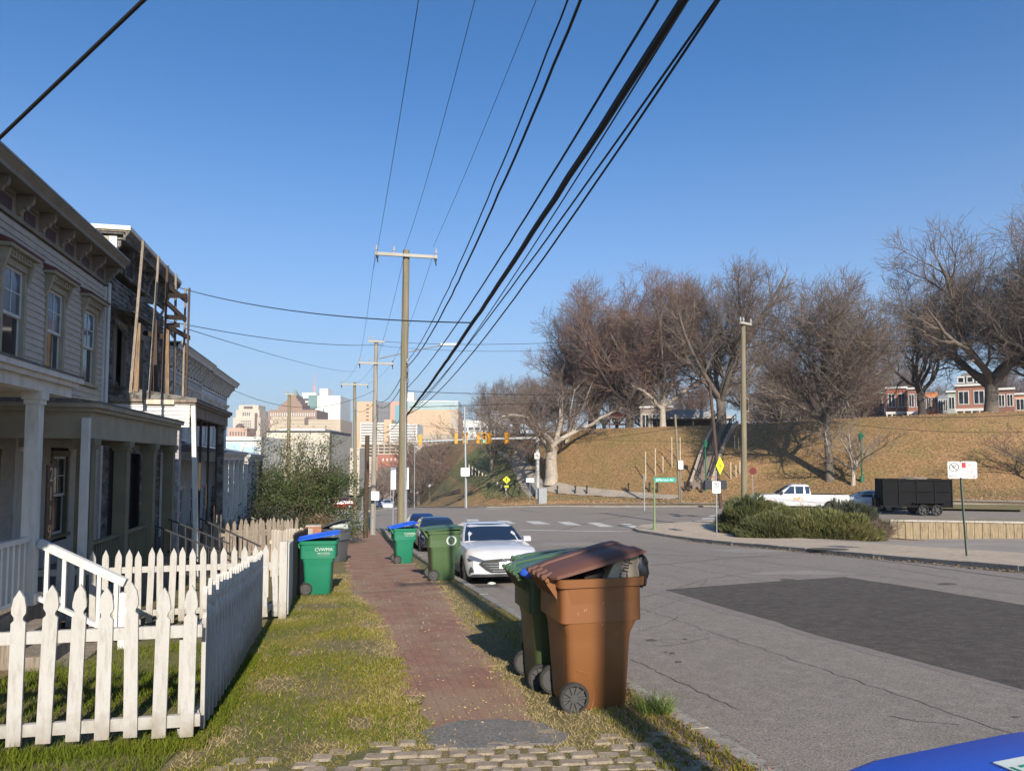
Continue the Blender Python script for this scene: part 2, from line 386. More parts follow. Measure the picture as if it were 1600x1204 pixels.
# left verge and yards; far left block; right pavements; upper ground behind the timber wall; hill
region('verge', [(-60, -40), (2.55, -40), (2.55, 50.3), (1.1, 52.6), (-60, 81.3)], 0, SOIL)
region('far_verge', [(3.85, 76), (2.7, 73.8), (-60, 103.3), (-60, 240), (3.85, 240)], 0, SOIL)
SAND = M('pavement_concrete', (.46, .37, .275), (.40, .32, .235), (.31, .25, .19), rough=.95, sc1=.5, sc2=4, bump=.3, bs=70, fine=.2, fs=60)
region('pavement', [(16.85, -40), (21.2, -40), (21.2, 37.3), (23.3, 38.6), (23.5, 41.7), (19.5, 43.85), (18.1, 43.55), (17.25, 42.3), (16.85, 40.4)], 0, SAND)
MULCH = M('mulch', (.11, .062, .036), (.17, .11, .065), (.07, .05, .03), rough=1, sc1=2, sc2=9, bump=1, bs=30, fine=.4, fs=30)
region('planting_bed', [(21.2, 37.3), (21.2, 36.2), (28.6, 32.0), (28.9, nline(-4, 28.9)), (28.9, nline(-.15, 28.9)), (23.5, 41.7), (23.3, 38.6)], .0, MULCH)
region('side_lot', [(21.2, -40), (90, -40), (90, nline(-3.9, 90)), (28.9, nline(-3.9, 28.9)), (28.6, 32.0), (21.2, 36.2)], -.03, ASPH_O)
region('upper_bank', [(28.9, nline(-3.95, 28.9)), (120, nline(-3.95, 120)), (120, nline(-.15, 120)), (28.9, nline(-.15, 28.9))], 0.0, hf=zroad, skirt=.2, mat= M('bank_dirt', (.27, .21, .15), (.20, .16, .11), (.13, .12, .06), rough=1, sc1=.6, sc2=4, bump=.8, bs=20, fine=.3, fs=20))
region('hill', [(120, 12.5), (50.1, 45.9), (19.8, 77.8), (15.9, 82.6), (14.5, 90), (14.5, 240), (199, 240), (199, 12.5)], 0, HILLM)
# kerbs (segment stones)
def kerb(name, line, wd, top, mat=CONC, side=1):
    mb = MB(); r_ = random.Random(5)
    P = [Vector((a[0], a[1], 0)) for a in line]; 
    for a, b in zip(P[:-1], P[1:]):
        L_ = (b - a).length; n = max(1, round(L_ / 1.8)); d = (b - a) / n; nn = Vector((d.y, -d.x, 0)).normalized() * wd / 2
        for k in range(n):
            p = a + d * (k + .004); q = a + d * (k + .996); dz = r_.uniform(-.012, .012); sh = nn.normalized() * r_.uniform(-.01, .01)
            vs = []
            for e in (p + sh, q + sh):
                z = g(e.x, e.y)
                for s_, zz in ((-1, -.3), (1, -.3), (1, top - .012), (.86, top), (-1, top)): v = e + nn * s_; vs.append((v.x, v.y, z + zz + dz))
            mb.add(vs, [(0, 1, 2, 3, 4), (9, 8, 7, 6, 5), (0, 5, 6, 1), (1, 6, 7, 2), (2, 7, 8, 3), (3, 8, 9, 4), (4, 9, 5, 0)])
    return tag(mb.build(name, mat), kind='structure')
KERBM = M('kerb_granite', (.36, .33, .28), (.27, .245, .205), (.19, .165, .13), rough=.9, sc1=2.5, sc2=12, bump=.6, bs=40, fine=.2, fs=60)
kerb('kerb', [(2.64, -20), (2.64, 50.3), (1.15, 52.7), (-30, 67.2)], .17, .012, KERBM)
kerb('kerb', [(16.77, -20), (16.77, 40.5), (17.17, 42.35), (18.05, 43.6), (19.5, 43.9), (60, 24.4)], .16, .012, KERBM)
kerb('kerb', [(100, 21.9), (50.05, 45.8), (19.7, 77.7), (15.75, 82.5), (14.35, 90), (14.35, 200)], .2, .012, KERBM)
kerb('kerb', [(3.9, 180), (3.9, 76), (2.75, 73.7), (-40, 93.8)], .2, .012, KERBM)
# brick walk on the left verge, its ragged grass edge
bw = [(.62, 5.55), (.95, 5.25), (1.45, 5.35), (1.5, 6.2), (1.55, 8.5), (1.75, 12), (2.0, 16), (2.1, 30), (2.2, 50), (.3, 51.5), (.0, 30), (.15, 20), (.1, 15.5), (.45, 13.5), (.60, 10), (.62, 7.5)]
region('brick_path', wob(bw, .11, .14, 3), .012, BRICKW, skirt=.03)
# gravelly patch and granite setts at the bottom of the frame
gp = [PG(*p).xy for p in ((655, 1146), (700, 1131), (780, 1124), (850, 1132), (890, 1150), (870, 1165), (800, 1165), (740, 1172), (680, 1168))]
region('gravel_patch', wob([tuple(p) for p in gp], .02, .1, 2), .016, M('gravel', (.20, .185, .17), (.15, .14, .13), (.28, .26, .24), rough=1, sc1=6, sc2=40, bump=1, bs=120, fine=.45, fs=110), skirt=.02)
SETT = M('granite_sett', (.27, .215, .155), (.20, .16, .12), (.33, .27, .20), rough=.9, sc1=5, sc2=14, bump=.5, bs=60, fine=.15, fs=120)
mb = MB(); r_ = random.Random(11)
for j in range(36):
    yy = 2.0 + j * .128
    for i in range(34):
        xx = -1.6 + i * .185 + (.09 if j % 2 else 0) + r_.uniform(-.012, .012)
        lw, lh = .170 + r_.uniform(-.05, .008), .112 + r_.uniform(-.022, .006)
        c, s_ = math.cos(R(-9)), math.sin(R(-9)); cx, cyy = xx * c - yy * s_, xx * s_ + yy * c
        lim = 5.50 + .12 * math.sin(cx * 3.1) + r_.uniform(-.08, .08) - (.25 if cx > 1.5 else 0)
        if cyy > lim or cx > 2.5 or cx < -.8: continue
        if cyy > lim - .35 and r_.random() < .22: continue
        z = g(cx, cyy); t = r_.uniform(.002, .022); a = R(-9) + r_.uniform(-.06, .06); ring = []
        for q, ins, zz in ((0, 0, -.03), (1, 0, t - .012), (2, .014, t)):
            rr = []
            for ux, uy in ((-1, -.72), (-.8, -1), (.8, -1), (1, -.72), (1, .72), (.8, 1), (-.8, 1), (-1, .72)):
                lx, ly = ux * (lw / 2 - ins), uy * (lh / 2 - ins)
                rr.append((cx + lx * math.cos(a) - ly * math.sin(a), cyy + lx * math.sin(a) + ly * math.cos(a), z + zz + (r_.uniform(-.003, .003) if q == 2 else 0)))
            ring.append(rr)
        mb.loft(ring, True, True)
tag(mb.build('cobbled_driveway', SETT), kind='structure')
# asphalt repairs, painted markings
def flat(name, pxs, off, mat, on=ROAD, w=0, seed=3):
    P = [tuple(PG(x, y, on).xy) for x, y in pxs]
    return region(name, wob(P, w, .5, seed) if w else P, on + off, mat, skirt=0)
flat('asphalt_patch', [(1041, 921), (1180, 910), (1320, 901), (1460, 922), (1640, 951), (1900, 1000), (1900, 1168), (1600, 1078), (1300, 998)], .004, ASPH_D, w=.035, seed=8)
CRACK = M('tar_line', (.085, .075, .066), (.11, .097, .085), rough=.9, sc1=3, fine=.3)
def strip(name, pts, wd, off, mat, jit=.0, on=ROAD, seg=.6):
    """thin ribbon along world points"""
    r2 = random.Random(len(pts) * 7 + int(abs(pts[0][0]) * 10)); P = [Vector((p[0], p[1])) for p in pts]; Q = []
    for a, b in zip(P[:-1], P[1:]):
        n = max(1, int((b - a).length / seg)); Q += [a + (b - a) * (k / n) + Vector((r2.uniform(-jit, jit), r2.uniform(-jit, jit))) for k in range(n)]
    Q.append(P[-1]); L1, L2 = [], []
    for i, q in enumerate(Q):
        d = (Q[min(i + 1, len(Q) - 1)] - Q[max(0, i - 1)]).normalized(); n = Vector((-d.y, d.x)) * wd / 2 * (1 if not jit else r2.uniform(.6, 1.3))
        L1.append(tuple(q + n)); L2.append(tuple(q - n))
    vs = [(p[0], p[1], g(*p) + on + off) for p in L1 + L2]; n = len(L1)
    return tag(MB().add(vs, [(i, n + i, n + i + 1, i + 1) for i in range(n - 1)]).build(name, mat), kind='structure')
def pxline(*pp, on=ROAD): return [tuple(PG(x, y, on).xy) for x, y in pp]
strip('tar_seam', pxline((1000, 885), (1150, 871), (1290, 862)), .05, .006, CRACK, .04)
for q_, w_ in (([(1150, 1108), (1010, 1040), (985, 1030)], .012), ([(1030, 1010), (1075, 1004), (1110, 996)], .012), ([(1395, 1118), (1440, 1128), (1500, 1132)], .012), ([(1180, 950), (1260, 944), (1330, 948)], .015), ([(990, 935), (1040, 925), (1100, 905), (1180, 893)], .018), ([(860, 905), (800, 890), (770, 884)], .02), ([(1000, 985), (1040, 975), (1060, 962)], .010), ([(1105, 905), (1080, 930), (1000, 960)], .010), ([(1500, 905), (1400, 888), (1350, 880)], .02)):
    strip('crack', pxline(*q_), w_, .005, CRACK, .03, seg=.10)
LANE = M('polished_lane', (.205, .176, .148), (.19, .163, .138), (.235, .20, .17), rough=.8, sc1=.6, sc2=4, fine=.35, fs=62)
for x_ in (6.3, 8.0, 10.9, 12.7): strip('wheel_track', [(x_, -6), (x_ + .1, 15), (x_ - .05, 38)], .42, .0022, LANE, .03)
strip('tar_seam', [(9.55, -4), (9.6, 12), (9.5, 30), (9.55, 42)], .014, .006, CRACK, .035, seg=.16)
strip('tar_seam', [(5.05, -2), (5.1, 14), (5.0, 36)], .010, .006, CRACK, .035, seg=.13)
OIL = M('oil_stain', (.12, .10, .085), (.085, .072, .062), rough=.7, sc1=8, fine=.2)
for k, (x, y, sx, sy) in enumerate(((1018, 1000, 9, 1.6), (1050, 1020, 5, 1.4), (1060, 1034, 6, 1.4), (1040, 1018, 3, 1.0), (1070, 998, 4, 1.0), (775, 905, 14, 1.5), (745, 902, 6, 1), (1480, 912, 16, 1.6), (1230, 905, 12, 1.3), (1588, 1120, 7, 1.2))):
    flat('oil_stain', [(x + sx * math.cos(a), y + sy * math.sin(a) * (1 + .3 * math.sin(3 * a + k))) for a in np.linspace(0, 6.28, 11, endpoint=False)], .0045, OIL)
PALE = M('scuffed_asphalt', (.28, .245, .21), (.235, .205, .175), rough=.95, sc1=2.0, fine=.25, fs=70)
for k, (x, y, sx, sy) in enumerate(((1250, 895, 80, 3), (900, 850, 60, 2.5), (1200, 860, 90, 2.5))):
    flat('worn_patch', [(x + sx * math.cos(a) * (1 + .25 * math.sin(5 * a + k)), y + sy * math.sin(a) * (1 + .3 * math.sin(3 * a + k))) for a in np.linspace(0, 6.28, 17, endpoint=False)], .0035 if y > 1000 or x < 1000 or y < 900 else .003, PALE)
strip('tar_seam', pxline((1300, 866), (1450, 885), (1600, 905)), .05, .006, CRACK, .03)
strip('tar_seam', pxline((950, 862), (1090, 869), (1250, 872)), .04, .006, CRACK, .04)
strip('tar_seam', pxline((700, 790), (830, 800), (1000, 800), (1100, 806)), .14, .006, CRACK, .08)
strip('tar_seam', pxline((870, 830), (940, 812), (1000, 803)), .10, .006, CRACK, .08)
flat('worn_asphalt', [(720, 786), (1120, 787), (1110, 791), (900, 794), (760, 796)], .004, ASPH_O)
flat('worn_asphalt', [(1120, 799), (860, 790), (740, 793), (870, 802)], .007, ASPH)
PAINT = M('road_paint', (.62, .61, .57), (.48, .47, .43), rough=.8, sc1=3, sc2=14, c3=(.30, .28, .25))
for a in ([(820, 814), (842, 814), (862, 819), (835, 819)], [(870, 815), (890, 815), (910, 821), (885, 820)], [(916, 816), (934, 816), (960, 823), (938, 823)], [(968, 818), (984, 818), (1010, 825), (990, 825)],
          [(776, 813), (794, 813), (806, 818), (786, 818)], [(728, 811), (746, 811), (752, 816), (732, 816)]):
    flat('crosswalk_stripe', a, .012, PAINT)
strip('stop_line', pxline((812, 828), (986, 830)), .30, .012, PAINT)
for i, x in enumerate((660, 682, 704, 726)): flat('crosswalk_stripe', [(x, 787), (x + 13, 787), (x + 18, 789), (x + 5, 789)], .014, PAINT)
for i in range(4): flat('crosswalk_stripe', [(1075 + i * 12, 817 - i * 4), (1120, 817 - i * 4.2), (1120, 819.2 - i * 4.2), (1070 + i * 12, 819.5 - i * 4)], .014, PAINT)
for i in range(8):
    y0 = 820.5 - i * 3.1; flat('crosswalk_stripe', [(515 - i * .3, y0), (577, y0), (576.5, y0 - 1.7 + i * .06), (515.5 - i * .3, y0 - 1.7 + i * .06)], .014, PAINT)
flat('crosswalk_stripe', [(601, 792), (628, 792), (632, 795), (600, 795)], .013, PAINT)
strip('edge_line', [(30.5, nline(.5, 30.5)), (50, nline(.5, 50)), (75, nline(.5, 75))], .14, .012, PAINT)
# kerbside walks beyond the intersection, path up the hill
FAR_WALK = M('far_walk_concrete', (.34, .29, .235), (.28, .24, .19), rough=.95, sc1=.5, fine=.15, fs=20)
strip('pavement', [(16.8, 92), (18.5, 85), (22.4, 79.9), (37, 64.6), (52, 48.9), (66, 42.0), (95, 28.2)], 1.9, .05, FAR_WALK, on=0)
pp = [PG(*p).xy for p in ((838, 772), (826, 755), (817, 735), (808, 716), (796, 704), (785, 697))]
strip('hill_path', [tuple(p) for p in pp], 2.0, .09, FAR_WALK, on=0)
strip('pavement', [tuple(PG(*p).xy) for p in ((838, 757), (900, 768), (960, 772), (1060, 778))], 1.5, .07, FAR_WALK, on=0)
strip('pavement', [(2.2, 76), (2.2, 150)], 2.2, .03, BRICKW, on=0)
flat('grass_strip', [(645, 784), (760, 778), (820, 779), (1100, 787), (1300, 792), (1600, 797), (1600, 789), (1300, 786), (1060, 781), (840, 774), (700, 775), (650, 782)], .03, LAWN_F, on=0)
flat('green_slope', [(642, 782), (700, 746), (755, 694), (812, 692), (800, 712), (806, 745), (826, 773), (760, 777)], .05, M('green_slope_grass', (.075, .105, .03), (.12, .12, .045), (.17, .14, .06), rough=1, sc1=.15, sc2=.9, bump=1, bs=8, fine=.35, fs=6), on=0)
# ================================================================== fences
def picket_outline(w_, h, kind):
    if kind == 'gothic':
        k = w_ / 2
        half = [(k, 0), (k, h - .235), (k * .62, h - .215), (k * .62, h - .195), (k * 1.0, h - .165), (k * 1.0, h - .13), (k * .75, h - .06), (0, h)]
    elif kind == 'dog': half = [(w_ / 2, 0), (w_ / 2, h - .03), (w_ / 2 - .03, h), (0, h)]
    else: half = [(w_ / 2, 0), (w_ / 2, h - .13), (w_ / 2 * .86, h - .09), (0, h)]
    return half + [(-x, z) for x, z in half[-2::-1]]
def fence(name, label, cat, A, B, h, mat, n, kind='gothic', pw=.09, rails=(.2, .72), rail_mat=None, post_every=0, group=None, lean=.011, seed=1, outside=1, gapz=.05, endpost=None, th=.022):
    """a run of pickets from A to B (x, y); outside=+1 puts pickets on the left of A->B"""
    r_ = random.Random(seed); A = Vector((A[0], A[1], 0)); B = Vector((B[0], B[1], 0)); d = (B - A); L_ = d.length; d.normalize(); nn = Vector((-d.y, d.x, 0)) * outside
    zA = g(A.x, A.y); zB = g(B.x, B.y); t = thing(name, label, cat, (A.x, A.y, zA), group=group)
    sl_ = (zB - zA) / L_; meshes = []
    for v in range(4):
        meshes.append(None)
    for i in range(n):
        s_ = (i + .5) / n * L_; w_ = pw * r_.uniform(.95, 1.04); hh = h + r_.uniform(-.02, .018)
        if kind == 'weathered': hh = h + r_.uniform(-.08, .05)
        ol = picket_outline(w_, hh, 'point' if kind == 'weathered' else kind); z0 = sl_ * s_ + gapz + r_.uniform(-.012, .012); a = r_.uniform(-lean, lean) * 2
        c = d * s_ + nn * (.02 + r_.uniform(0, .003)); pts = [c + d * (x + z * a) + Vector((0, 0, z0 + z)) for x, z in ol]
        mb = MB().prism(pts, nn * th); mb.build('picket', mat, t, bevel=.002 if pw > .085 else 0)
    for z in rails:
        mb = MB(); mb.bar(Vector((0, 0, z)) - nn * .0 + d * .01, d * (L_ - .01) + Vector((0, 0, sl_ * L_ + z)), .038, .088)
        mb.build('rail', rail_mat or mat, t)
    return t
PW = WHITE
WH = M('fence_white_paint', (.41, .395, .37), (.36, .345, .315), (.21, .19, .155), rough=.62, sc1=4, sc2=26, bump=.35, bs=60, lo=.42, hi=.85, stretch=(1, 1, .18))
FX = -1.07; pc = PG(298, 1156); FXn = pc.x; FY = pc.y
print('fence corner', pc)
# front run (faces us): from the corner away to the left, roughly square to the side run
e1 = PG(-60, 1180); dd = Vector((e1.x - pc.x, e1.y - pc.y)).normalized()
A1 = (pc.x + dd.x * 1.25, pc.y + dd.y * 1.25); A1 = (pc.x + dd.x * 3.0, pc.y + dd.y * 3.0)
fence('picket_fence', 'front run of the white picket fence, with gothic-headed pickets nearest the camera', 'fence', A1, (pc.x + .075, pc.y - .005), 1.10, WH, 16, 'gothic', .098, (.15, .80), outside=-1, seed=3, group='white picket fence runs')
s2 = PG(404, 986); S2 = (s2.x, s2.y); print('fence side end', s2)
fence('picket_fence', 'side run of the white picket fence seen end-on beside the grass verge', 'fence', (pc.x + .02, pc.y + .06), S2, 1.08, WH, 25, 'gothic', .072, (.15, .80), outside=-1, seed=4, th=.03, group='white picket fence runs')
b1 = PG(440, 966); b0 = PD(112, 870, depth(b1) - .9); B1 = (b1.x - .03, b1.y)
bd = Vector((-1, -.10)).normalized(); L2 = 4.0
fence('picket_fence', 'back run of the white picket fence with pointed pickets across the yard', 'fence', (B1[0] + bd.x * L2, B1[1] + bd.y * L2), B1, 1.10, WH, 27, 'point', .09, (.2, .84), outside=-1, seed=5, group='white picket fence runs')
c1 = PG(462, 944)
fence('picket_fence', 'short white picket run between the tall corner post and the brown fence', 'fence', (B1[0] + .08, B1[1] + .08), (B1[0] + .02, B1[1] + 1.9), 1.12, WH, 14, 'dog', .088, (.2, .84), outside=-1, seed=6, group='white picket fence runs')
t = MB(); t.box(-.06, .06, -.06, .06, -.1, 1.2); t.build('cap', WH) if 0 else None
o = t.build('fence_post', WH, None, (B1[0] + .04, B1[1] + .02, g(*B1)), bevel=.006); tag(o, 'square white corner post standing between two white picket runs', 'post', 'fence corner posts')
t = MB(); t.box(-.045, .045, -.045, .045, -.1, .80); o = t.build('fence_post', WH, None, (pc.x - .06, pc.y + .085, g(pc.x, pc.y)), bevel=.005); tag(o, 'square white post inside the nearest picket fence corner', 'post', 'fence corner posts')
BROWNF = M('brown_fence_wood', (.12, .085, .058), (.085, .06, .042), (.06, .045, .03), rough=.9, sc1=4, sc2=20, bump=.6, bs=30, stretch=(3, 3, .2))
q0 = (B1[0] + .02, B1[1] + 2.0); q1 = (B1[0] + .05, 19.0)
fence('board_fence', 'dark brown weathered board fence running on from the white pickets', 'fence', q0, q1, 1.2, BROWNF, 52, 'dog', .11, (.25, .9), outside=-1, seed=7)
fence('board_fence', 'pale raw wood pickets between the brown fence and the brick pier', 'fence', (q1[0] - .9, q1[1] + .5), (q1[0] + .05, q1[1] + 2.0), 1.15, WOOD_PALE, 15, 'dog', .1, (.25, .9), outside=-1, seed=8)
wz = (-5.0, 22.6); fence('board_fence', 'grey weathered picket fence in front of the leafy evergreen tree', 'fence', wz, (-1.4, 23.2), 1.35, WOOD_GREY, 26, 'weathered', .1, (.3, 1.0), outside=-1, lean=.03, seed=9)
fence('board_fence', 'far grey weathered picket fence by the white stair rails', 'fence', (-4.6, 26.5), (-1.6, 27.0), 1.4, WOOD_GREY, 20, 'weathered', .1, (.3, 1.0), outside=-1, lean=.03, seed=10)
# brick pier
def brick_pier(label, x, y, w_, h):
    mb = MB(); r_ = random.Random(3); z = g(x, y); c = .075
    for k in range(int(h / c)):
        o_ = .0 if k % 2 else .004
        mb.box(-w_ / 2 - o_, w_ / 2 + o_, -w_ / 2 - o_, w_ / 2 + o_, k * c, k * c + c - .01, r_.choice((0, 0, 1)))
    mb.box(-w_ / 2 + .01, w_ / 2 - .01, -w_ / 2 + .01, w_ / 2 - .01, -.2, h - .03, 2)
    o = mb.build('brick_pier', [BRICK_R, M('orange_brick', (.36, .15, .08), (.28, .11, .06), sc1=9), CONC], None, (x, y, z)); return tag(o, label, 'pier')
p = GD(492, 23); brick_pier('red brick pier at the end of the raw wood fence', p.x, p.y, .48, 1.25)
p = GD(311, 21.5); brick_pier('brick and white pier among the rubble by the derelict porch', p.x, p.y, .4, 1.2)
# brick walk inside the yard and low step
region('yard_walk', [tuple(PG(*q).xy) for q in ((-40, 1040), (20, 1000), (105, 962), (170, 975), (150, 990), (60, 1035), (-40, 1085))], .03, BRICKW, skirt=.05)
# ================================================================== row houses (facades look toward +X)
def siding(mb, X, y0, y1, z0, z1, holes, pitch=.128, lap=.024, mi=0):
    z = z0
    while z < z1 - 1e-4:
        zt = min(z + pitch, z1); seg = [(y0, y1)]
        for a, b, c, d in holes:
            if c < zt - .02 and d > z + .02:
                ns = []
                for s_, e_ in seg:
                    if b <= s_ or a >= e_: ns.append((s_, e_)); continue
                    if a > s_: ns.append((s_, a))
                    if b < e_: ns.append((b, e_))
                seg = ns
        for s_, e_ in seg:
            mb.add([(X + lap, s_, z), (X + lap, e_, z), (X, e_, zt), (X, s_, zt), (X, s_, z), (X, e_, z)], [(0, 1, 2, 3), (4, 5, 1, 0)], mi)
        z = zt
def window(parent, X, y0, y1, z0, z1, trim, pane=None, hood=None, hoodtop=None, upper=None, blind=False):
    f = MB(); t_ = .10; fx0, fx1 = X - .06, X + .035
    f.box(fx0, fx1, y0 - t_, y0, z0, z1); f.box(fx0, fx1, y1, y1 + t_, z0, z1); f.box(fx0, fx1 + .012, y0 - t_, y1 + t_, z1, z1 + .12); f.box(fx0, fx1 + .05, y0 - t_ - .03, y1 + t_ + .03, z0 - .07, z0)
    fr = f.build('window', trim, parent)
    s_ = MB(); zm = (z0 + z1) / 2; xs = X - .05
    for (a, b, xx) in ((z0, zm + .02, xs - .03), (zm - .02, z1, xs)):
        s_.box(xx, xx + .03, y0, y0 + .045, a, b); s_.box(xx, xx + .03, y1 - .045, y1, a, b); s_.box(xx, xx + .03, y0 + .045, y1 - .045, a, a + .05); s_.box(xx, xx + .03, y0 + .045, y1 - .045, b - .05, b)
    s_.box(xs + .005, xs + .028, (y0 + y1) / 2 - .011, (y0 + y1) / 2 + .011, zm + .03, z1 - .05); s_.box(xs + .005, xs + .028, y0 + .045, (y0 + y1) / 2 - .011, (zm + z1) / 2 - .01, (zm + z1) / 2 + .01); s_.box(xs + .005, xs + .028, (y0 + y1) / 2 + .011, y1 - .045, (zm + z1) / 2 - .01, (zm + z1) / 2 + .01)
    s_.build('sash', WHITE_CLEAN, fr)
    MB().box(xs - .02, xs - .012, y0 + .04, y1 - .04, z0 + .04, zm).build('pane', GLASS, fr)
    MB().box(xs + .008, xs + .016, y0 + .04, y1 - .04, zm, z1 - .04).build('pane', upper or GLASS_T, fr)
    if hood:
        h_ = MB(); h_.box(X, X + .12, y0 - .16, y1 + .16, z1 + .125, z1 + .24); h_.box(X, X + .22, y0 - .24, y1 + .24, z1 + .24, z1 + .30)
        for k in range(9):
            yy = y0 - .12 + (y1 - y0 + .24) * k / 9; h_.box(X + .12, X + .15, yy, yy + .05, z1 + .16, z1 + .22)
        for yy in (y0 - .15, y1 + .06): h_.prism([(X + .0, yy, z1 - .2), (X + .04, yy, z1 - .2), (X + .17, yy, z1 + .22), (X, yy, z1 + .22)], (0, .09, 0))
        h_.build('hood', hood, fr)
        h2 = MB().prism([(X, y0 - .26, z1 + .303), (X + .25, y0 - .26, z1 + .303), (X + .25, y0 - .26, z1 + .335), (X, y0 - .26, z1 + .44)], (0, y1 - y0 + .52, 0)); h2.build('hood_cap', hoodtop, fr)
    return fr
def bracket(mb, X, y, z, dep, h, wd, mi=0):
    """scrolled cornice bracket standing out from the wall by dep, top at z"""
    pr = [(0, 0), (dep, 0), (dep, -.10), (dep * .92, -.16), (dep * .70, -.19), (dep * .62, -.26), (dep * .45, -h * .62), (dep * .40, -h * .78), (dep * .28, -h * .86), (dep * .22, -h), (0, -h)]
    mb.prism([(X + a, y - wd / 2, z + b) for a, b in pr], (0, wd, 0), mi)
    mb.prism([(X + a * .8 + dep * .08, y - wd / 2 - .02, z + b * .8 - .03) for a, b in pr[1:9]] + [(X, y - wd / 2 - .02, z - h * .7), (X, y - wd / 2 - .02, z - .03)], (0, wd + .04, 0), mi)
def cornice(parent, X, y0, y1, ztop, mat, capmat, step, dep=.50, fh=.46, vents=True, ventmat=None, bh=.42, top=.22):
    zs = ztop - top
    m1 = MB(); m1.box(X - .06, X + .03, y0, y1, zs - fh, zs); m1.build('frieze', mat, parent)
    m2 = MB(); m2.box(X - .06, X + dep, y0 - .02, y1 + .02, zs, zs + .05); m2.box(X + dep, X + dep + .05, y0 - .05, y1 + .05, zs - .02, zs + .12); m2.prism([(X + dep + .05, y0 - .05, zs + .06), (X + dep + .13, y0 - .05, zs + .15), (X + dep + .13, y0 - .05, zs + .18), (X + dep + .05, y0 - .05, zs + .18)], (0, y1 - y0 + .1, 0)); m2.build('cornice', mat, parent)
    m3 = MB(); m3.box(X - .4, X + dep + .15, y0 - .06, y1 + .06, zs + .183, ztop); m3.build('eave', capmat, parent)
    n = max(2, round((y1 - y0) / step)); st = (y1 - y0 - .16) / n
    for k in range(n + 1):
        b_ = MB(); bracket(b_, X + .031, y0 + .08 + st * k, zs - .002, dep - .10, bh, .10); b_.build('bracket', mat, parent)
        if k < n:
            yc = y0 + .08 + st * (k + .5)
            if vents:
                v = MB(); v.box(X + .032, X + .04, yc - st * .24, yc + st * .24, zs - fh + .08, zs - .16); v.build('attic_vent', ventmat or DARK, parent)
            dn = MB(); dn.box(X + .031, X + .045, yc - st * .30, yc + st * .30, zs - .03, zs - .004)
            for q in range(7):
                yy = yc - st * .28 + st * .56 * q / 7; dn.box(X + .040, X + .09, yy, yy + .035, zs - .12, zs - .018)
            dn.build('dentil_row', mat, parent)
REDT = M('oxblood_paint', (.13, .045, .038), (.10, .035, .03), rough=.6, sc1=4)
def dirty_base(m):
    nt = m.node_tree; N = nt.nodes; L = nt.links; b = N['Principled BSDF']; src = b.inputs['Base Color'].links[0].from_socket
    tc = N.new('ShaderNodeTexCoord'); sx = N.new('ShaderNodeSeparateXYZ'); L.new(tc.outputs['Object'], sx.inputs[0]); nz = N.new('ShaderNodeTexNoise'); nz.inputs['Scale'].default_value = 9; nz.inputs['Detail'].default_value = 6; L.new(tc.outputs['Object'], nz.inputs[0])
    ad = N.new('ShaderNodeMath'); ad.operation = 'MULTIPLY_ADD'; ad.inputs[1].default_value = -.55; L.new(nz.outputs[0], ad.inputs[0]); L.new(sx.outputs[2], ad.inputs[2])
    mr = N.new('ShaderNodeMapRange'); mr.inputs[1].default_value = -.32; mr.inputs[2].default_value = .02; mr.inputs[3].default_value = .8; mr.inputs[4].default_value = 0; L.new(ad.outputs[0], mr.inputs[0])
    mx = N.new('ShaderNodeMixRGB'); mx.inputs[2].default_value = (.20, .165, .11, 1); L.new(mr.outputs[0], mx.inputs[0]); L.new(src, mx.inputs[1]); L.new(mx.outputs[0], b.inputs['Base Color'])
dirty_base(WH)
EAVE = M('eave_metal', (.30, .30, .29), (.22, .22, .21), rough=.6, sc1=2)
SHING = M('roof_shingles', (.13, .125, .12), (.09, .088, .085), rough=.9, sc1=3, sc2=20, c3=(.18, .17, .16), fine=.3, fs=40, bump=.4)
HX = -5.8
def column(mb, x, y, z0, z1, w_=.17, mi=0):
    mb.box(x - w_ / 2, x + w_ / 2, y - w_ / 2, y + w_ / 2, z0 + .14, z1 - .16, mi)
    mb.box(x - w_ * .68, x + w_ * .68, y - w_ * .68, y + w_ * .68, z0, z0 + .14, mi); mb.box(x - w_ * .62, x + w_ * .62, y - w_ * .62, y + w_ * .62, z1 - .16, z1 - .10, mi); mb.box(x - w_ * .75, x + w_ * .75, y - w_ * .75, y + w_ * .75, z1 - .10, z1, mi)
def rail_panel(parent, a, b, h, mat, gap=.12, bw=.035, top=(.07, .05), name='railing', low=.1):
    mb = MB(); a, b = Vector(a), Vector(b); u = Vector((0, 0, 1)); L_ = (Vector((b.x, b.y, 0)) - Vector((a.x, a.y, 0))).length
    mb.bar(a + u * h, b + u * h, top[0], top[1]); mb.bar(a + u * low, b + u * low, bw * 1.2, .05); n = max(2, int(L_ / gap))
    for i in range(n):
        p = a + (b - a) * ((i + .5) / n); mb.bar(p + u * (low + .02), p + u * (h - .02), bw, bw)
    return mb.build(name, mat, parent)
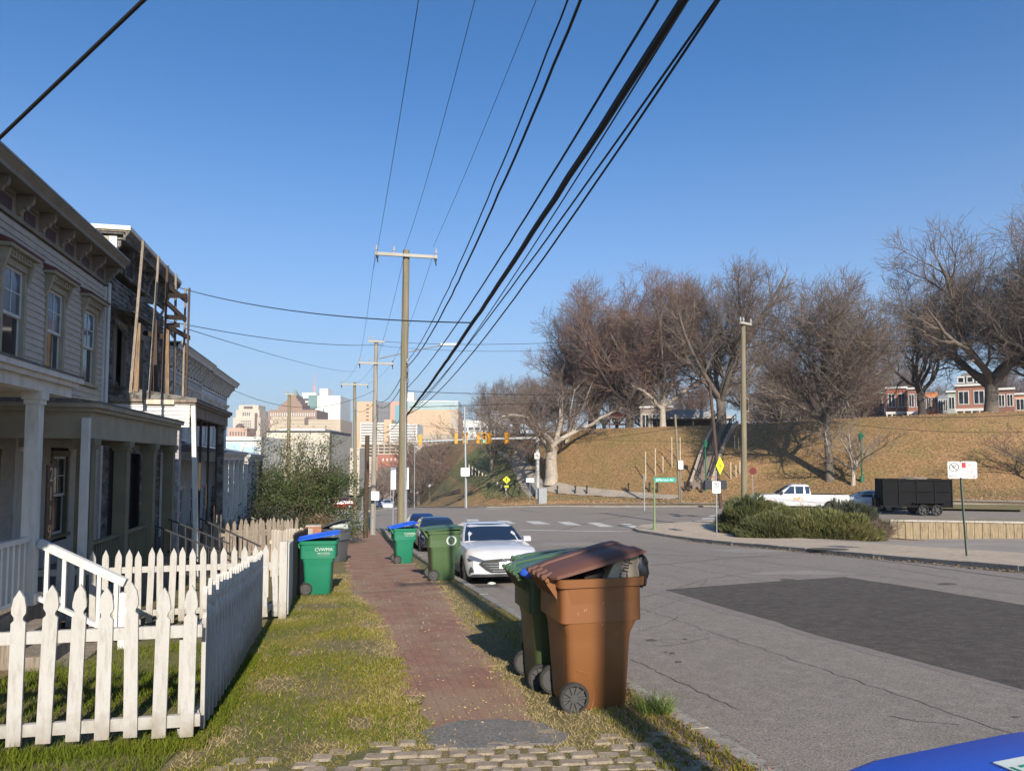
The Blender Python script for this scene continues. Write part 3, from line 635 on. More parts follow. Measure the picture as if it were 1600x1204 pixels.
# ---- first house: taupe clapboard double house with two porches
H1 = thing('row_house', 'taupe clapboard row house with bracketed cornice and red window hoods', 'house', (HX, 12, g(HX, 12)))
OFF = H1.location
def loc(mb): # world coordinates -> local of the current house
    mb.v = [(v[0] - OFF.x, v[1] - OFF.y, v[2] - OFF.z) for v in mb.v]; return mb
_build = MB.build
CUR = [None]
def build_world(self, name, mats, parent=None, loc_=(0, 0, 0), rz=0, smooth=False, bevel=0, loc=None):
    if loc is not None: loc_ = loc
    if parent is not None and CUR[0] is not None:
        r_ = CUR[0].location; self.v = [(v[0] - r_.x, v[1] - r_.y, v[2] - r_.z) for v in self.v]
    return _build(self, name, mats, parent, loc_, rz, smooth, bevel)
MB.build = build_world
CUR[0] = H1
Y0, Y1 = 4.4, 19.62; ztop = 6.62; zf = 5.9
wins = [(a, a + .84, 3.42, 5.08) for a in (6.0, 8.05, 10.1, 12.1, 14.1, 16.03, 18.07)]
low_w = [(6.9, 7.7, .55, 2.2), (9.0, 9.9, .3, 2.15), (13.3, 14.15, .15, 1.75), (16.6, 17.4, .15, 1.75)]
doors = [(10.7, 11.6, -.15, 2.1), (14.9, 15.8, -.4, 1.75)]
mb = MB(); siding(mb, HX, Y0, Y1 - .02, -1.4, zf, [(a - .09, b + .09, c - .05, d + .1) for a, b, c, d in wins + low_w + doors])
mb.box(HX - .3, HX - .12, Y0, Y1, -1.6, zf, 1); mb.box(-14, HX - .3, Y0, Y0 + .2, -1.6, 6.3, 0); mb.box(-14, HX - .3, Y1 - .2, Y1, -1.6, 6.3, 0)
mb.build('wall', [SIDING, DARK], H1)
MB().box(-14, HX - .35, Y0, Y1, 6.15, 6.3).build('roof', SHING, H1)
mb = MB(); mb.box(HX, HX + .05, Y1 - .16, Y1, -1.4, zf); mb.build('corner_board', WHITE_CLEAN, H1)
MB().tube([(HX + .09, Y1 - .05, zf + .1), (HX + .09, Y1 - .05, 2.2)], .04, 8).build('downpipe', WHITE_CLEAN, H1)
for a, b, c, d in wins: window(H1, HX, a, b, c, d, OLIVE_L, hood=OLIVE_L, hoodtop=REDT)
for a, b, c, d in low_w: window(H1, HX, a, b, c, d, OLIVE, upper=GLASS)
for a, b, c, d in doors:
    f = MB(); f.box(HX - .06, HX + .04, a - .1, a, c, d + .45); f.box(HX - .06, HX + .04, b, b + .1, c, d + .45); f.box(HX - .06, HX + .045, a, b, d, d + .07); f.box(HX - .06, HX + .045, a - .1, b + .1, d + .45, d + .6)
    dr = f.build('door', WHITE_CLEAN if a > 13 else OLIVE, H1)
    MB().box(HX - .06, HX - .02, a, b, c, d - .0).build('door_leaf', WHITE if a > 13 else OLIVE, dr); MB().box(HX - .055, HX - .045, a + .05, b - .05, d + .08, d + .44).build('transom', GLASS, dr)
cornice(H1, HX, Y0, Y1, ztop, M('cornice_taupe', (.22, .195, .15), (.17, .15, .115), rough=.7, sc1=3), EAVE, 1.03, bh=.36, dep=.36, ventmat=M('vent_maroon', (.06, .03, .035), rough=.6))
m = MB(); m.box(HX + .05, HX + .17, 12.75, 13.05, .45, 1.0); m.build('mailbox', BLACKM, H1, bevel=.01)
# porch A (white)
PA = -3.8; za = 2.82
def porch(parent, y0, y1, x1, zt, fasc, floor_z, trim, capm, cols, cw, roofmat, gutter=True, ground=None, ctrim=None, floor_m=WOOD_GREY):
    gz = g(x1, (y0 + y1) / 2)
    f = MB(); f.box(HX + .05, x1, y0, y1, floor_z - .06, floor_z)
    fl = f.build('porch', floor_m, parent); MB().box(x1 - .06, x1 - .01, y0 + .03, y1 - .03, gz - .4, floor_z - .062).build('porch_skirt', floor_m, fl)
    r_ = MB(); rise = .32
    r_.prism([(HX + .03, y0 - .12, zt + rise), (x1 + .18, y0 - .12, zt), (x1 + .18, y0 - .12, zt - .03), (HX + .03, y0 - .12, zt - .03)], (0, y1 - y0 + .24, 0)); r_.build('porch_roof', roofmat, fl)
    b = MB(); b.box(x1 - .14, x1 + .05, y0, y1, zt - fasc, zt - .16); b.box(HX + .05, x1 - .14, y0, y0 + .16, zt - fasc, zt - .16); b.box(HX + .05, x1 - .14, y1 - .16, y1, zt - fasc, zt - .16)
    b.box(x1 - .14, x1 + .12, y0 - .06, y1 + .06, zt - .158, zt - .10); b.box(HX + .05, x1 - .14, y0 - .06, y0 + .16, zt - .158, zt - .10)
    b.box(HX + .05, x1 + .17, y0 - .11, y1 + .11, zt - .098, zt - .031); b.box(HX + .06, x1 - .14, y0 + .16, y1 - .16, zt - .25, zt - .22)
    b.build('entablature', trim, fl)
    for y in cols:
        c_ = MB(); column(c_, x1 - .05, y, floor_z, zt - fasc, cw); c_.build('porch_column', ctrim or trim, fl)
    return fl
pa = porch(H1, 6.3, 11.35, PA, 2.84, .30, -.12, WHITE, EAVE, (10.4, 6.6), .155, SHING)
plaque = MB(); plaque.box(PA + .06, PA + .085, 10.52, 10.72, .62, 1.62); add = plaque
pq = plaque.build('house_number', M('plaque_dark', (.05, .025, .02), rough=.5), H1)
nm = MB()
for i, ch in enumerate('2119'): add_text(nm, ch, .26, (PA + .088, 10.62, 1.48 - i * .245), (0, 1, 0), (0, 0, 1), depth_=.01)
NB = nm.build('numerals', M('brass', (.45, .33, .2), rough=.4, metal=.6), H1); NB.parent = pq; NB.location = (0, 0, 0)
rail_panel(pa, (PA - .05, 6.7, -.12), (PA - .05, 10.28, -.12), .82, WHITE_CLEAN, .15, .05, (.08, .06))
# stair rail falling to the yard
st0 = Vector((PA + .05, 10.42, -.16)); st1 = Vector((PA + 1.12, 10.2, -.66))
rail_panel(pa, st0, st1, .80, WHITE_CLEAN, .19, .045, (.07, .10), 'stair_railing', low=.12)
mb = MB(); mb.box(st1.x - .06, st1.x + .06, 10.14, 10.26, -.75, .02); mb.build('newel_post', WHITE_CLEAN, pa, bevel=.006)
mb = MB()
for k in range(3): mb.box(PA + .0 + k * .3, PA + .31 + k * .3, 9.0, 10.3, -.9, -.28 - k * .16)
mb.build('steps', WOOD_GREY, pa, bevel=.01)
# porch B (olive)
pb = porch(H1, 12.15, 18.0, PA, 2.56, .56, -.42, OLIVE_L, EAVE, (12.35, 14.2, 16.05, 17.75), .21, SHING, ctrim=OLIVE)
c_ = MB(); c_.box(PA - .02, PA + .08, 12.0, 12.1, -.5, 2.3); c_.build('downpipe', WHITE_CLEAN, pb)
rail_panel(pb, (PA - .05, 12.5, -.42), (PA - .05, 14.1, -.42), .8, OLIVE, .12, .03)
rail_panel(pb, (PA - .05, 14.3, -.42), (PA - .05, 15.95, -.42), .8, OLIVE, .12, .03)
rail_panel(pb, (PA, 16.2, -.42), (PA + 1.3, 16.2, -1.0), .8, BLACKM, .14, .02, (.04, .03), 'stair_railing')
rail_panel(pb, (PA, 17.6, -.42), (PA + 1.3, 17.6, -1.0), .8, BLACKM, .14, .02, (.04, .03), 'stair_railing')
# ---- derelict house with lumber shoring
H2 = thing('row_house', 'derelict charred row house with white roof edge and gaping windows', 'house', (HX, 22.6, g(HX, 22.6))); CUR[0] = H2
Y0, Y1 = 19.7, 25.4; ztop = 7.47
w2 = [(20.35, 21.2, 3.35, 5.1), (22.1, 22.95, 3.35, 5.1), (23.9, 24.75, 3.35, 5.1)]; d2 = [(20.3, 21.2, -.6, 1.9), (22.2, 23.1, -.2, 1.8), (24, 24.8, -.2, 1.8)]
mb = MB(); siding(mb, HX, Y0, Y1, -1.9, 6.3, [(a - .05, b + .05, c, d) for a, b, c, d in w2 + d2], pitch=.125, lap=.022)
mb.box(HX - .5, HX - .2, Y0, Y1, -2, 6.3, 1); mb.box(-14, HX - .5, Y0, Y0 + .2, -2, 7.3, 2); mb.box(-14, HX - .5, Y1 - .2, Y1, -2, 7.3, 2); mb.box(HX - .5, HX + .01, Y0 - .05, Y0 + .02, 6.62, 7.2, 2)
mb.build('wall', [BURNT, DARK, OLIVE_L], H2)
MB().box(-14, HX + .35, Y0 - .02, Y1, 7.28, 7.32).build('roof', SHING, H2)
CREAM = M('cream_trim', (.72, .66, .55), (.60, .54, .44), rough=.6, sc1=3)
cornice(H2, HX, Y0, Y1, 7.36, BURNT, WOOD_GREY, 1.05, dep=.34, fh=.62, bh=.6, vents=True)
mb = MB(); mb.box(-14, HX + .51, Y0 - .10, Y0 + .0, 7.365, 7.47); mb.box(HX + .38, HX + .51, Y0, Y1 + .05, 7.365, 7.47); mb.build('parapet_cap', CREAM, H2)
mb = MB(); mb.box(HX + .02, HX + .2, Y0 - .06, Y0 + .06, 6.5, 7.2); mb.build('corner_board', WHITE_CLEAN, H2)
for a, b, c, d in w2:
    f = MB(); f.box(HX - .05, HX + .05, a - .13, a, c - .1, d + .1); f.box(HX - .05, HX + .05, b, b + .13, c - .1, d + .1); f.box(HX - .05, HX + .07, a - .13, b + .13, d, d + .16); f.box(HX - .03, HX - .01, a + .1, a + .3, c, d, 0)
    f.build('window', [WOOD_GREY], H2)
r_ = random.Random(5)
mb = MB()
for k in range(16):
    y = r_.uniform(20, 25.2); z = r_.uniform(2.9, 6.2); a = r_.uniform(-1.4, 1.4); l = r_.uniform(.4, 1.5); mb.bar((HX + .08 + r_.random() * .1, y, z), (HX + .1 + r_.random() * .25, y + l * math.cos(a), z + l * math.sin(a)), r_.uniform(.02, .06), r_.uniform(.05, .16)); mb.build('loose_board', BURNT, H2); mb = MB()
mb = MB(); mb.prism([(HX + .02, 20.0, 5.55), (HX + .55, 20.0, 5.42), (HX + .55, 20.0, 5.38), (HX + .02, 20.0, 5.48)], (0, 2.2, 0)); mb.build('canopy_board', BURNT, H2)
p2 = porch(H2, 19.85, 25.6, PA - .05, 3.22, .45, -.75, WOOD_GREY, EAVE, (24.9,), .2, BURNT, ctrim=BURNT)
mb = MB(); siding_w = MB()
for k in range(6): siding_w.prism([(HX + .06, 19.80, 2.5 + k * .1), (PA - .05 - max(0, k - 2) * .0, 19.80, 2.5 + k * .1), (PA - .05, 19.83, 2.6 + k * .1), (HX + .06, 19.83, 2.6 + k * .1)], (0, .012, 0))
siding_w.build('gable_boards', WHITE_CLEAN, p2)
MB().box(HX + .9, PA - .4, 19.72, 19.84, 3.06, 3.17).build('gutter', WOOD_PALE, p2)
c_ = MB(); column(c_, PA - .45, 20.1, -.75, 2.76, .28); c_.build('porch_column', M('peeling_white', (.50, .50, .54), (.30, .29, .30), (.15, .12, .10), sc1=6, sc2=18, bump=.5), p2)
MB().bar((PA + .02, 19.9, 3.1), (PA + .25, 19.6, -1.2), .10, .13).build('prop_board', WHITE, p2)
for yy in (21.6, 22.8, 24.2): MB().bar((PA - .1, yy, 2.8), (PA - .1, yy, -1.4), .06, .06).build('shoring_post', POLE_D, p2)
rail_panel(p2, (PA, 21.0, -.7), (PA + 1.6, 21.0, -1.5), .85, BLACKM, .2, .02, (.05, .04), 'stair_railing')
CUR[0] = None
# lumber shoring / scaffold in front of the derelict facade
SF = thing('scaffold', 'tall raw lumber scaffold poles standing on the derelict porch roof', 'scaffold', (HX + 1, 22, 3.1)); CUR[0] = SF
def pxX(px, py, X): return PXp(px, py, X)
for (x0, y0_, x1, y1_, X, w_, m_) in ((204, 615, 224, 376, -4.5, .09, WOOD_GREY), (233, 620, 248, 400, -4.5, .085, WOOD_GREY), (253, 622, 262, 415, -4.5, .09, POLE_D), (272, 622, 275, 428, -4.45, .09, WOOD_GREY), (286, 618, 290, 450, -4.3, .08, WOOD_GREY), (291, 612, 296, 450, -4.1, .08, POLE_D), (213, 612, 217, 505, -4.9, .17, WOOD), (262, 612, 262, 505, -4.6, .15, WOOD), (243, 612, 243, 500, -4.9, .16, POLE_D)):
    p, q = pxX(x0, y0_, X), pxX(x1, y1_, X); p.z = 3.1 if X > -4.6 else 3.3; MB().bar(p, q, w_ * .6, w_ * .6).build('scaffold_pole', m_, SF)
for (a, b, X1_, X2_) in (((262, 447), (292, 470), -4.5, -4.2), ((260, 462), (292, 462), -4.5, -4.2), ((258, 470), (290, 500), -4.5, -4.2), ((258, 495), (290, 497), -4.5, -4.2), ((258, 508), (296, 528), -4.5, -4.2), ((225, 520), (262, 527), -5.4, -4.6), ((262, 508), (280, 508), -4.5, -4.3)):
    MB().bar(pxX(*a, X1_), pxX(*b, X2_), .05, .12).build('brace', POLE_D, SF)
CUR[0] = None
# ---- two white row houses beyond
def white_house(label, y0, y1, zt, m_, win_y):
    H = thing('row_house', label, 'house', (HX, (y0 + y1) / 2, g(HX, (y0 + y1) / 2))); CUR[0] = H; gz = g(HX, y1)
    hs = [(a, a + .8, zt - 3.1, zt - 1.5) for a in win_y]; hl = [(a, a + .8, zt - 6.6, zt - 4.9) for a in win_y]
    mb = MB(); siding(mb, HX, y0, y1, gz - .3, zt - .85, [(a - .05, b + .05, c - .03, d + .05) for a, b, c, d in hs + hl], pitch=.13)
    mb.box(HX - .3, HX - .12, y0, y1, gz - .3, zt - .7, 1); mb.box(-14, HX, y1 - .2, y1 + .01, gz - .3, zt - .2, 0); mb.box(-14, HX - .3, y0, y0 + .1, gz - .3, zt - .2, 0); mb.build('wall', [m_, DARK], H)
    MB().box(-14, HX, y0, y1, zt - .3, zt - .22).build('roof', SHING, H)
    for a, b, c, d in hs: window(H, HX, a, b, c, d, WHITE, hood=WHITE, hoodtop=WHITE)
    for a, b, c, d in hl: window(H, HX, a, b, c, d, WHITE)
    cornice(H, HX, y0 + .02, y1 - .02, zt, WHITE, EAVE, .6, dep=.45, fh=.62, bh=.5)
    pr = porch(H, y0 + .5, y1 - .4, PA - .25, zt - 3.55, .3, zt - 6.75, WHITE, EAVE, [y0 + .7 + (y1 - y0 - 1.3) * k / 4 for k in range(5)], .15, M('grey_metal_roof', (.30, .31, .33), (.24, .25, .27), rough=.6, sc1=2))
    rail_panel(pr, (PA - .3, y0 + .8, zt - 6.75), (PA - .3, y1 - 2.0, zt - 6.75), .8, WHITE, .16, .04)
    rail_panel(pr, (PA - .2, y1 - 1.4, zt - 6.75), (PA + 1.2, y1 - 1.4, zt - 7.4), .85, WHITE_CLEAN, .3, .05, (.07, .06), 'stair_railing')
    CUR[0] = None; return H
white_house('pale grey clapboard row house just beyond the lumber scaffold', 25.5, 31.9, 5.52, SIDING_W, (26.3, 28.2, 30.2))
white_house('farthest white clapboard row house with deep bracketed cornice', 32.0, 38.6, 5.46, M('bluish_white_siding', (.62, .63, .65), (.52, .53, .56), rough=.7, sc1=2, stretch=(1, .4, 1)), (32.8, 34.7, 36.9))
# ================================================================== wheeled bins
def rring(x0, x1, hw, z, r=.06, n=3):
    """rounded rectangle ring in local axes: x from back to front, y +-hw"""
    out = []
    for cx, cy, a0 in ((x1 - r, hw - r, 0), (x0 + r, hw - r, 90), (x0 + r, -hw + r, 180), (x1 - r, -hw + r, 270)):
        for k in range(n + 1):
            a = R(a0 + 90 * k / n); out.append((cx + r * math.cos(a), cy + r * math.sin(a), z))
    return out
def plastic(name, c, d=.75, rough=.42):
    return M(name, c, tuple(v * d for v in c), tuple(min(1, v * 1.35 + .015) for v in c), rough=rough, sc1=1.2, sc2=26, lo=.54, hi=.9, bump=.06, bs=120, spec=.45)
def wheel(parent, x, y, z, r, th, side, nsp=10, name='wheel'):
    mb = MB(); pr = [(-th / 2, r * .80), (-th / 2, r * .95), (-th * .3, r), (th * .3, r), (th / 2, r * .95), (th / 2, r * .80)]
    rings = []
    for k in range(24):
        a = 2 * math.pi * k / 24; rings.append([(x + q * math.cos(a), y + p, z + q * math.sin(a)) for p, q in pr])
    n = len(pr)
    for k in range(24):
        k2 = (k + 1) % 24; A, B = rings[k], rings[k2]
        for j in range(n): j2 = (j + 1) % n; mb.add([A[j], A[j2], B[j2], B[j]], [(0, 1, 2, 3)])
    w_ = mb.build(name, RUBBER, parent, smooth=True)
    s_ = MB(); yy = y + side * th * .12
    for k in range(nsp):
        a = 2 * math.pi * k / nsp; s_.bar((x + r * .2 * math.cos(a), yy, z + r * .2 * math.sin(a)), (x + r * .8 * math.cos(a), yy, z + r * .8 * math.sin(a)), r * .13, th * .35, up=(0, 1, 0))
    s_.tube([(x, yy - th * .25, z), (x, yy + th * .3 , z)], r * .26, 12); s_.tube([(x, yy - side * th * .25, z), (x, yy - side * th * .20, z)], r * .8, 20)
    s_.build('hub', M('hub_grey', (.06, .06, .058), rough=.5) if name == 'wheel' else (M('alloy', (.45, .46, .48), rough=.3, metal=.8) if name == 'tyre_wheel' else M('black_steel_rim', (.04, .04, .042), rough=.5)), w_)
    return w_
PROF = [(0, .17, .69, .23), (.035, .15, .71, .25), (.55, .115, .735, .285), (.62, .11, .745, .29), (.72, .085, .80, .305), (1.0, .06, .815, .318), (1.003, .02, .86, .338), (1.07, .015, .865, .342)]
KX = .885
PROF = [(z, a * KX, b * KX, c) for z, a, b, c in PROF]
def wheelie_bin(label, loc_, rz, body, lid, lid_ang=0, tilt=0, group=None, wheel_sep=.27, profile=PROF, rimcol=None, scale=1.0):
    t = thing('wheeled_bin', label, 'bin', loc_, rz, group); t.scale = (scale,) * 3
    if tilt: t.rotation_euler = (0, R(tilt), rz)
    mb = MB(); rings = []
    for z, x0, x1, hw in profile: rings.append(rring(x0, x1, hw, z))
    mb.loft(rings, True, False); mb.add(rings[0], [tuple(range(len(rings[0])))[::-1]])
    zi = profile[-1][0]; inn = [rring(profile[-1][1] + .03, profile[-1][2] - .03, profile[-1][3] - .03, zz, .05) for zz in (zi, zi - .35)]
    mb.loft([rings[-1]] + inn, True, False); mb.add(inn[-1], [tuple(range(len(inn[-1])))])
    b = mb.build('body', [body], t, smooth=True)
    # recessed wheel arch lip and moulded side ribs
    a_ = MB()
    for s_ in (-1, 1):
        pts = [(.165 + .17 * math.cos(R(a)), s_ * (.245 + .018 * math.sin(R(max(a, 0)))), .13 + .21 * math.sin(R(a))) for a in range(-35, 100, 15)]; a_.tube(pts, .013, 6)
        a_.build('wheel_arch', body, t, smooth=True); a_ = MB()
    w1 = wheel(t, .155, -wheel_sep, .125, .125, .055, -1); w2 = wheel(t, .155, wheel_sep, .125, .125, .055, 1)
    MB().tube([(.155, -wheel_sep, .125), (.155, wheel_sep, .125)], .012, 8).build('axle', METAL, t)
    h_ = MB()
    for k in range(5):
        y = -.22 + .11 * k; h_.prism([(-.06, y - .012, 1.03), (.03, y - .012, .90), (.03, y - .012, 1.04), (-.06, y - .012, 1.08)], (0, .024, 0))
    h_.tube([(-.06, -.26, 1.06), (-.06, .26, 1.06)], .017, 10); h_.build('handle', body, t, smooth=True)
    # lid, turning about the hinge bar
    l = MB(); la = R(lid_ang); L0 = [(-.04, -.33), (.93, -.36)]
    secs = []
    def lid_pt(x, y, z): return (-.04 + (x + .04) * math.cos(la) - z * math.sin(la), y, 1.078 + (x + .04) * math.sin(la) + z * math.cos(la))
    xs = [-.04, 0, .1, .45, .68, .76, .795]; zt = [.012, .03, .042, .046, .042, .032, .0]; hws = [.28, .335, .352, .358, .358, .35, .33]
    rg = []
    for x, z, hw in zip(xs, zt, hws):
        rg.append([lid_pt(x, y, zz) for y, zz in ((-hw, -.012), (-hw, z * .35), (-hw * .9, z * .8), (-hw * .45, z), (-hw * .42, z - .014), (hw * .42, z - .014), (hw * .45, z), (hw * .9, z * .8), (hw, z * .35), (hw, -.012), (hw * .93, -.004), (0, z - .05 if z > .04 else z - .02), (-hw * .93, -.004))])
    l.loft(rg, True, True); 
    for k in range(4):
        y = -.2 + .133 * k; l.tube([lid_pt(-.075, y - .03, .015), lid_pt(-.075, y + .03, .015)], .022, 8); l.bar(lid_pt(-.075, y, .015), lid_pt(.0, y, .03), .05, .022)
    l.build('lid', lid, t, smooth=True)
    return t
TEAL = plastic('teal_bin_plastic', (.013, .165, .09)); BLUE = plastic('blue_lid_plastic', (.012, .085, .52), rough=.35)
OLV = plastic('olive_bin_plastic', (.06, .105, .042)); DGRN = plastic('dark_green_bin_plastic', (.045, .068, .026)); GRY = plastic('grey_bin_plastic', (.085, .09, .095)); BRN = plastic('brown_bin_plastic', (.185, .075, .026))
GLID = plastic('green_lid_plastic', (.045, .095, .045), rough=.32); BRL = plastic('brown_lid_plastic', (.115, .05, .034), rough=.62)
LOGO = M('print_white', (.50, .55, .50), rough=.5)
def side_text(parent, rows, x, y=-.332, name='print'):
    mb = MB()
    for s_, sz, z in rows: add_text(mb, s_, sz, (x, y, z), (1, 0, 0), (0, 0.08, 1), depth_=.003)
    return mb.build(name, LOGO, parent)
def at_ground(px, py, dx=0, dy=0): p = PG(px, py); return Vector((p.x + dx, p.y + dy, g(p.x + dx, p.y + dy)))
# brown bin in front: origin at the back-bottom middle
pb_ = PG(893, 1112); bx, by = pb_.x - .15, pb_.y + .27
B1_ = wheelie_bin('brown bin by the kerb with its lid propped open on bags', (bx, by, g(bx, by)), R(2), BRN, BRL, 14, scale=1.03)
B2_ = wheelie_bin('dark green bin with blue bag, squeezed between brown bin and rearmost green bin', (bx - .06, by + .80, g(bx, by + .80)), R(1), DGRN, GLID, 9, scale=1.0)
B3_ = wheelie_bin('rearmost green bin of the kerb cluster with a sheen on its green lid', (bx + .20, by + 1.6, g(bx, by + 1.6)), R(-2), DGRN, GLID, 5, scale=1.02)
m = MB(); r_ = random.Random(4)
def crumple(c, rx, ry, rz_, n=10, m_=14, amp=.18, seed=1, fold=3):
    """creased bag-like blob"""
    r2 = random.Random(seed); ph = [r2.uniform(0, 6.28) for _ in range(8)]; mb = MB(); rings = []
    for i in range(n + 1):
        th = math.pi * i / n; ring = []
        for j in range(m_):
            a = 2 * math.pi * j / m_; k = 1 + amp * (math.sin(fold * a + ph[0] + 2 * th) * .5 + math.sin(7 * a + ph[1] + 4 * th) * .25 + r2.uniform(-.35, .35))
            ring.append((c[0] + rx * k * math.sin(th) * math.cos(a), c[1] + ry * k * math.sin(th) * math.sin(a), c[2] + rz_ * (1 + amp * .4 * r2.uniform(-1, 1)) * math.cos(th)))
        rings.append(ring)
    return mb.loft(rings, True, True)
def in_bin(B, mb):
    """move local bin coordinates to the world so that the thing inside stays top-level"""
    bpy.context.view_layer.update(); Mx = B.matrix_world; mb.v = [tuple(Mx @ Vector(v)) for v in mb.v]; return mb
bb = in_bin(B2_, crumple((.05, -.30, 1.09), .10, .06, .05, seed=9)); c0 = Vector(bb.v[0]); tag(bb.build('trash_bag', M('blue_bag', (.02, .07, .38), rough=.4), smooth=True), 'small bright blue bag bulging over the rim of the dark green bin', 'bag')
kb = MB(); kb.prism([(.42, -.29, 1.02), (.74, -.26, .98), (.74, -.26, 1.26), (.50, -.29, 1.18)], (0, .17, 0)); in_bin(B1_, kb)
KRAFT = M('paper_bag', (.33, .27, .20), (.26, .21, .155), rough=.8, sc1=6, bump=.4, bs=14)
o = tag(kb.build('paper_bag', KRAFT, bevel=.01), 'kraft paper bag with black script lettering under the brown bin lid', 'bag')
kt = MB(); add_text(kt, 'Chip', .10, (.60, -.285, 1.13), (.18, .02, 1), (-1, .08, .18), depth_=.002, sx=1.0); in_bin(B1_, kt); kt.build('lettering', SIGN_K, o)
for q in range(5):
    pass
cb = MB(); r2 = random.Random(8)
cb = crumple((.775, -.22, 1.10), .045, .09, .13, seed=5, amp=.4, fold=4); in_bin(B1_, cb); tag(cb.build('trash_bag', M('black_bag', (.02, .02, .022), rough=.25, spec=.8), smooth=True), 'black plastic bag with a loose string hanging out of the brown bin', 'bag')
cb = crumple((.45, .0, 1.06), .22, .2, .07, seed=6, amp=.3); in_bin(B1_, cb); tag(cb.build('trash_bag', M('dark_refuse', (.05, .04, .035), rough=.5), smooth=True), 'dark refuse bag inside the shadow of the brown bin lid', 'bag')
sc_ = MB(); r2 = random.Random(14)
for k in range(16):
    x, z = r2.uniform(.14, .56), r2.uniform(.25, .95); a = r2.uniform(.6, 2.2); l = r2.uniform(.015, .07); yy = -itp([0, .6, .72, 1.0], [.235, .286, .306, .320], z) - .0015
    sc_.bar((x, yy, z), (x + l * math.cos(a), -itp([0, .6, .72, 1.0], [.235, .286, .306, .320], z + l * math.sin(a)) - .0015, z + l * math.sin(a)), .003, .0025, up=(0, 1, 0))
sc_.build('scratches', M('scratch_pale', (.42, .27, .17), rough=.7), B1_)
# teal recycling bins
p = at_ground(476, 930); T1 = wheelie_bin('teal green recycling bin with bright blue lid next to the brown fence', (p.x - .12, p.y + .3, p.z), R(-4), TEAL, BLUE, 9)
side_text(T1, [('CVWMA', .092, .90), ('RECYCLING', .045, .825), ('_________', .05, .80)], .50)
p = at_ground(618, 881); T2 = wheelie_bin('teal green recycling bin with raised blue lid in front of the utility pole', (p.x - .12, p.y + .3, p.z), R(6), TEAL, BLUE, 11)
side_text(T2, [('CVWMA', .092, .91), ('RECYCLING', .05, .85)], .52)
p = at_ground(672, 908); T3 = wheelie_bin('olive green bin with round white seal beside the white sedan', (p.x - .10, p.y + .3, p.z), R(3), OLV, GLID, 3, scale=1.08)
sm = MB()
for k in range(28):
    a, b_ = 2 * math.pi * k / 28, 2 * math.pi * (k + 1) / 28; C_ = (.53, .86)
    P_ = [(C_[0] + r9 * math.cos(q), -.330 + (C_[1] + r9 * math.sin(q) - 1.0) * -.05, C_[1] + r9 * math.sin(q)) for r9, q in ((.11, a), (.11, b_), (.075, b_), (.075, a))]; sm.prism(P_, (0, -.004, 0))
add_text(sm, 'S', .12, (.53, -.338, .86), (1, 0, 0), (0, .08, 1)); sm.build('seal', LOGO, T3)
p = at_ground(505, 878); T4 = wheelie_bin('dark grey bin overflowing with a pale bag near the brick pier', (p.x + .1, p.y + .3, p.z), R(-35), GRY, GRY, 20, tilt=0)
side_text(T4, [('ICE', .12, .90), ('______', .07, .85)], .45)
pbg = in_bin(T4, crumple((.42, 0, 1.14), .34, .27, .13, seed=3, amp=.3)); tag(pbg.build('trash_bag', M('pale_bag', (.62, .64, .60), (.35, .42, .36), rough=.3, sc1=8), smooth=True), 'pale translucent bag heaped on the dark grey bin', 'bag')
# blue-lidded bin at the near right corner
TN = wheelie_bin('recycling bin with bright blue lid and white sticker at the near right corner', (1.07, 1.065, g(1.1, 1.1) + .008), R(7), TEAL, BLUE, 0, scale=1.0)
st = MB(); st.box(.26, .72, -.22, .20, 1.1235, 1.1255); st.build('sticker', M('sticker_pale', (.60, .64, .60), (.50, .55, .52), rough=.4, sc1=9), TN)
st = MB(); add_text(st, 'ONLY', .072, (.335, .145, 1.1265), (-1, 0, 0), (0, -1, 0), depth_=.002, sx=.9); st.build('lettering', M('sticker_green', (.01, .18, .11), rough=.5), TN)
st = MB(); st.bar((.47, .06, 1.1265), (.47, .18, 1.1265), .026, .002); st.bar((.43, .12, 1.127), (.54, .14, 1.127), .022, .002); st.build('arrow_mark', M('sticker_grey', (.10, .11, .16), rough=.5), TN)
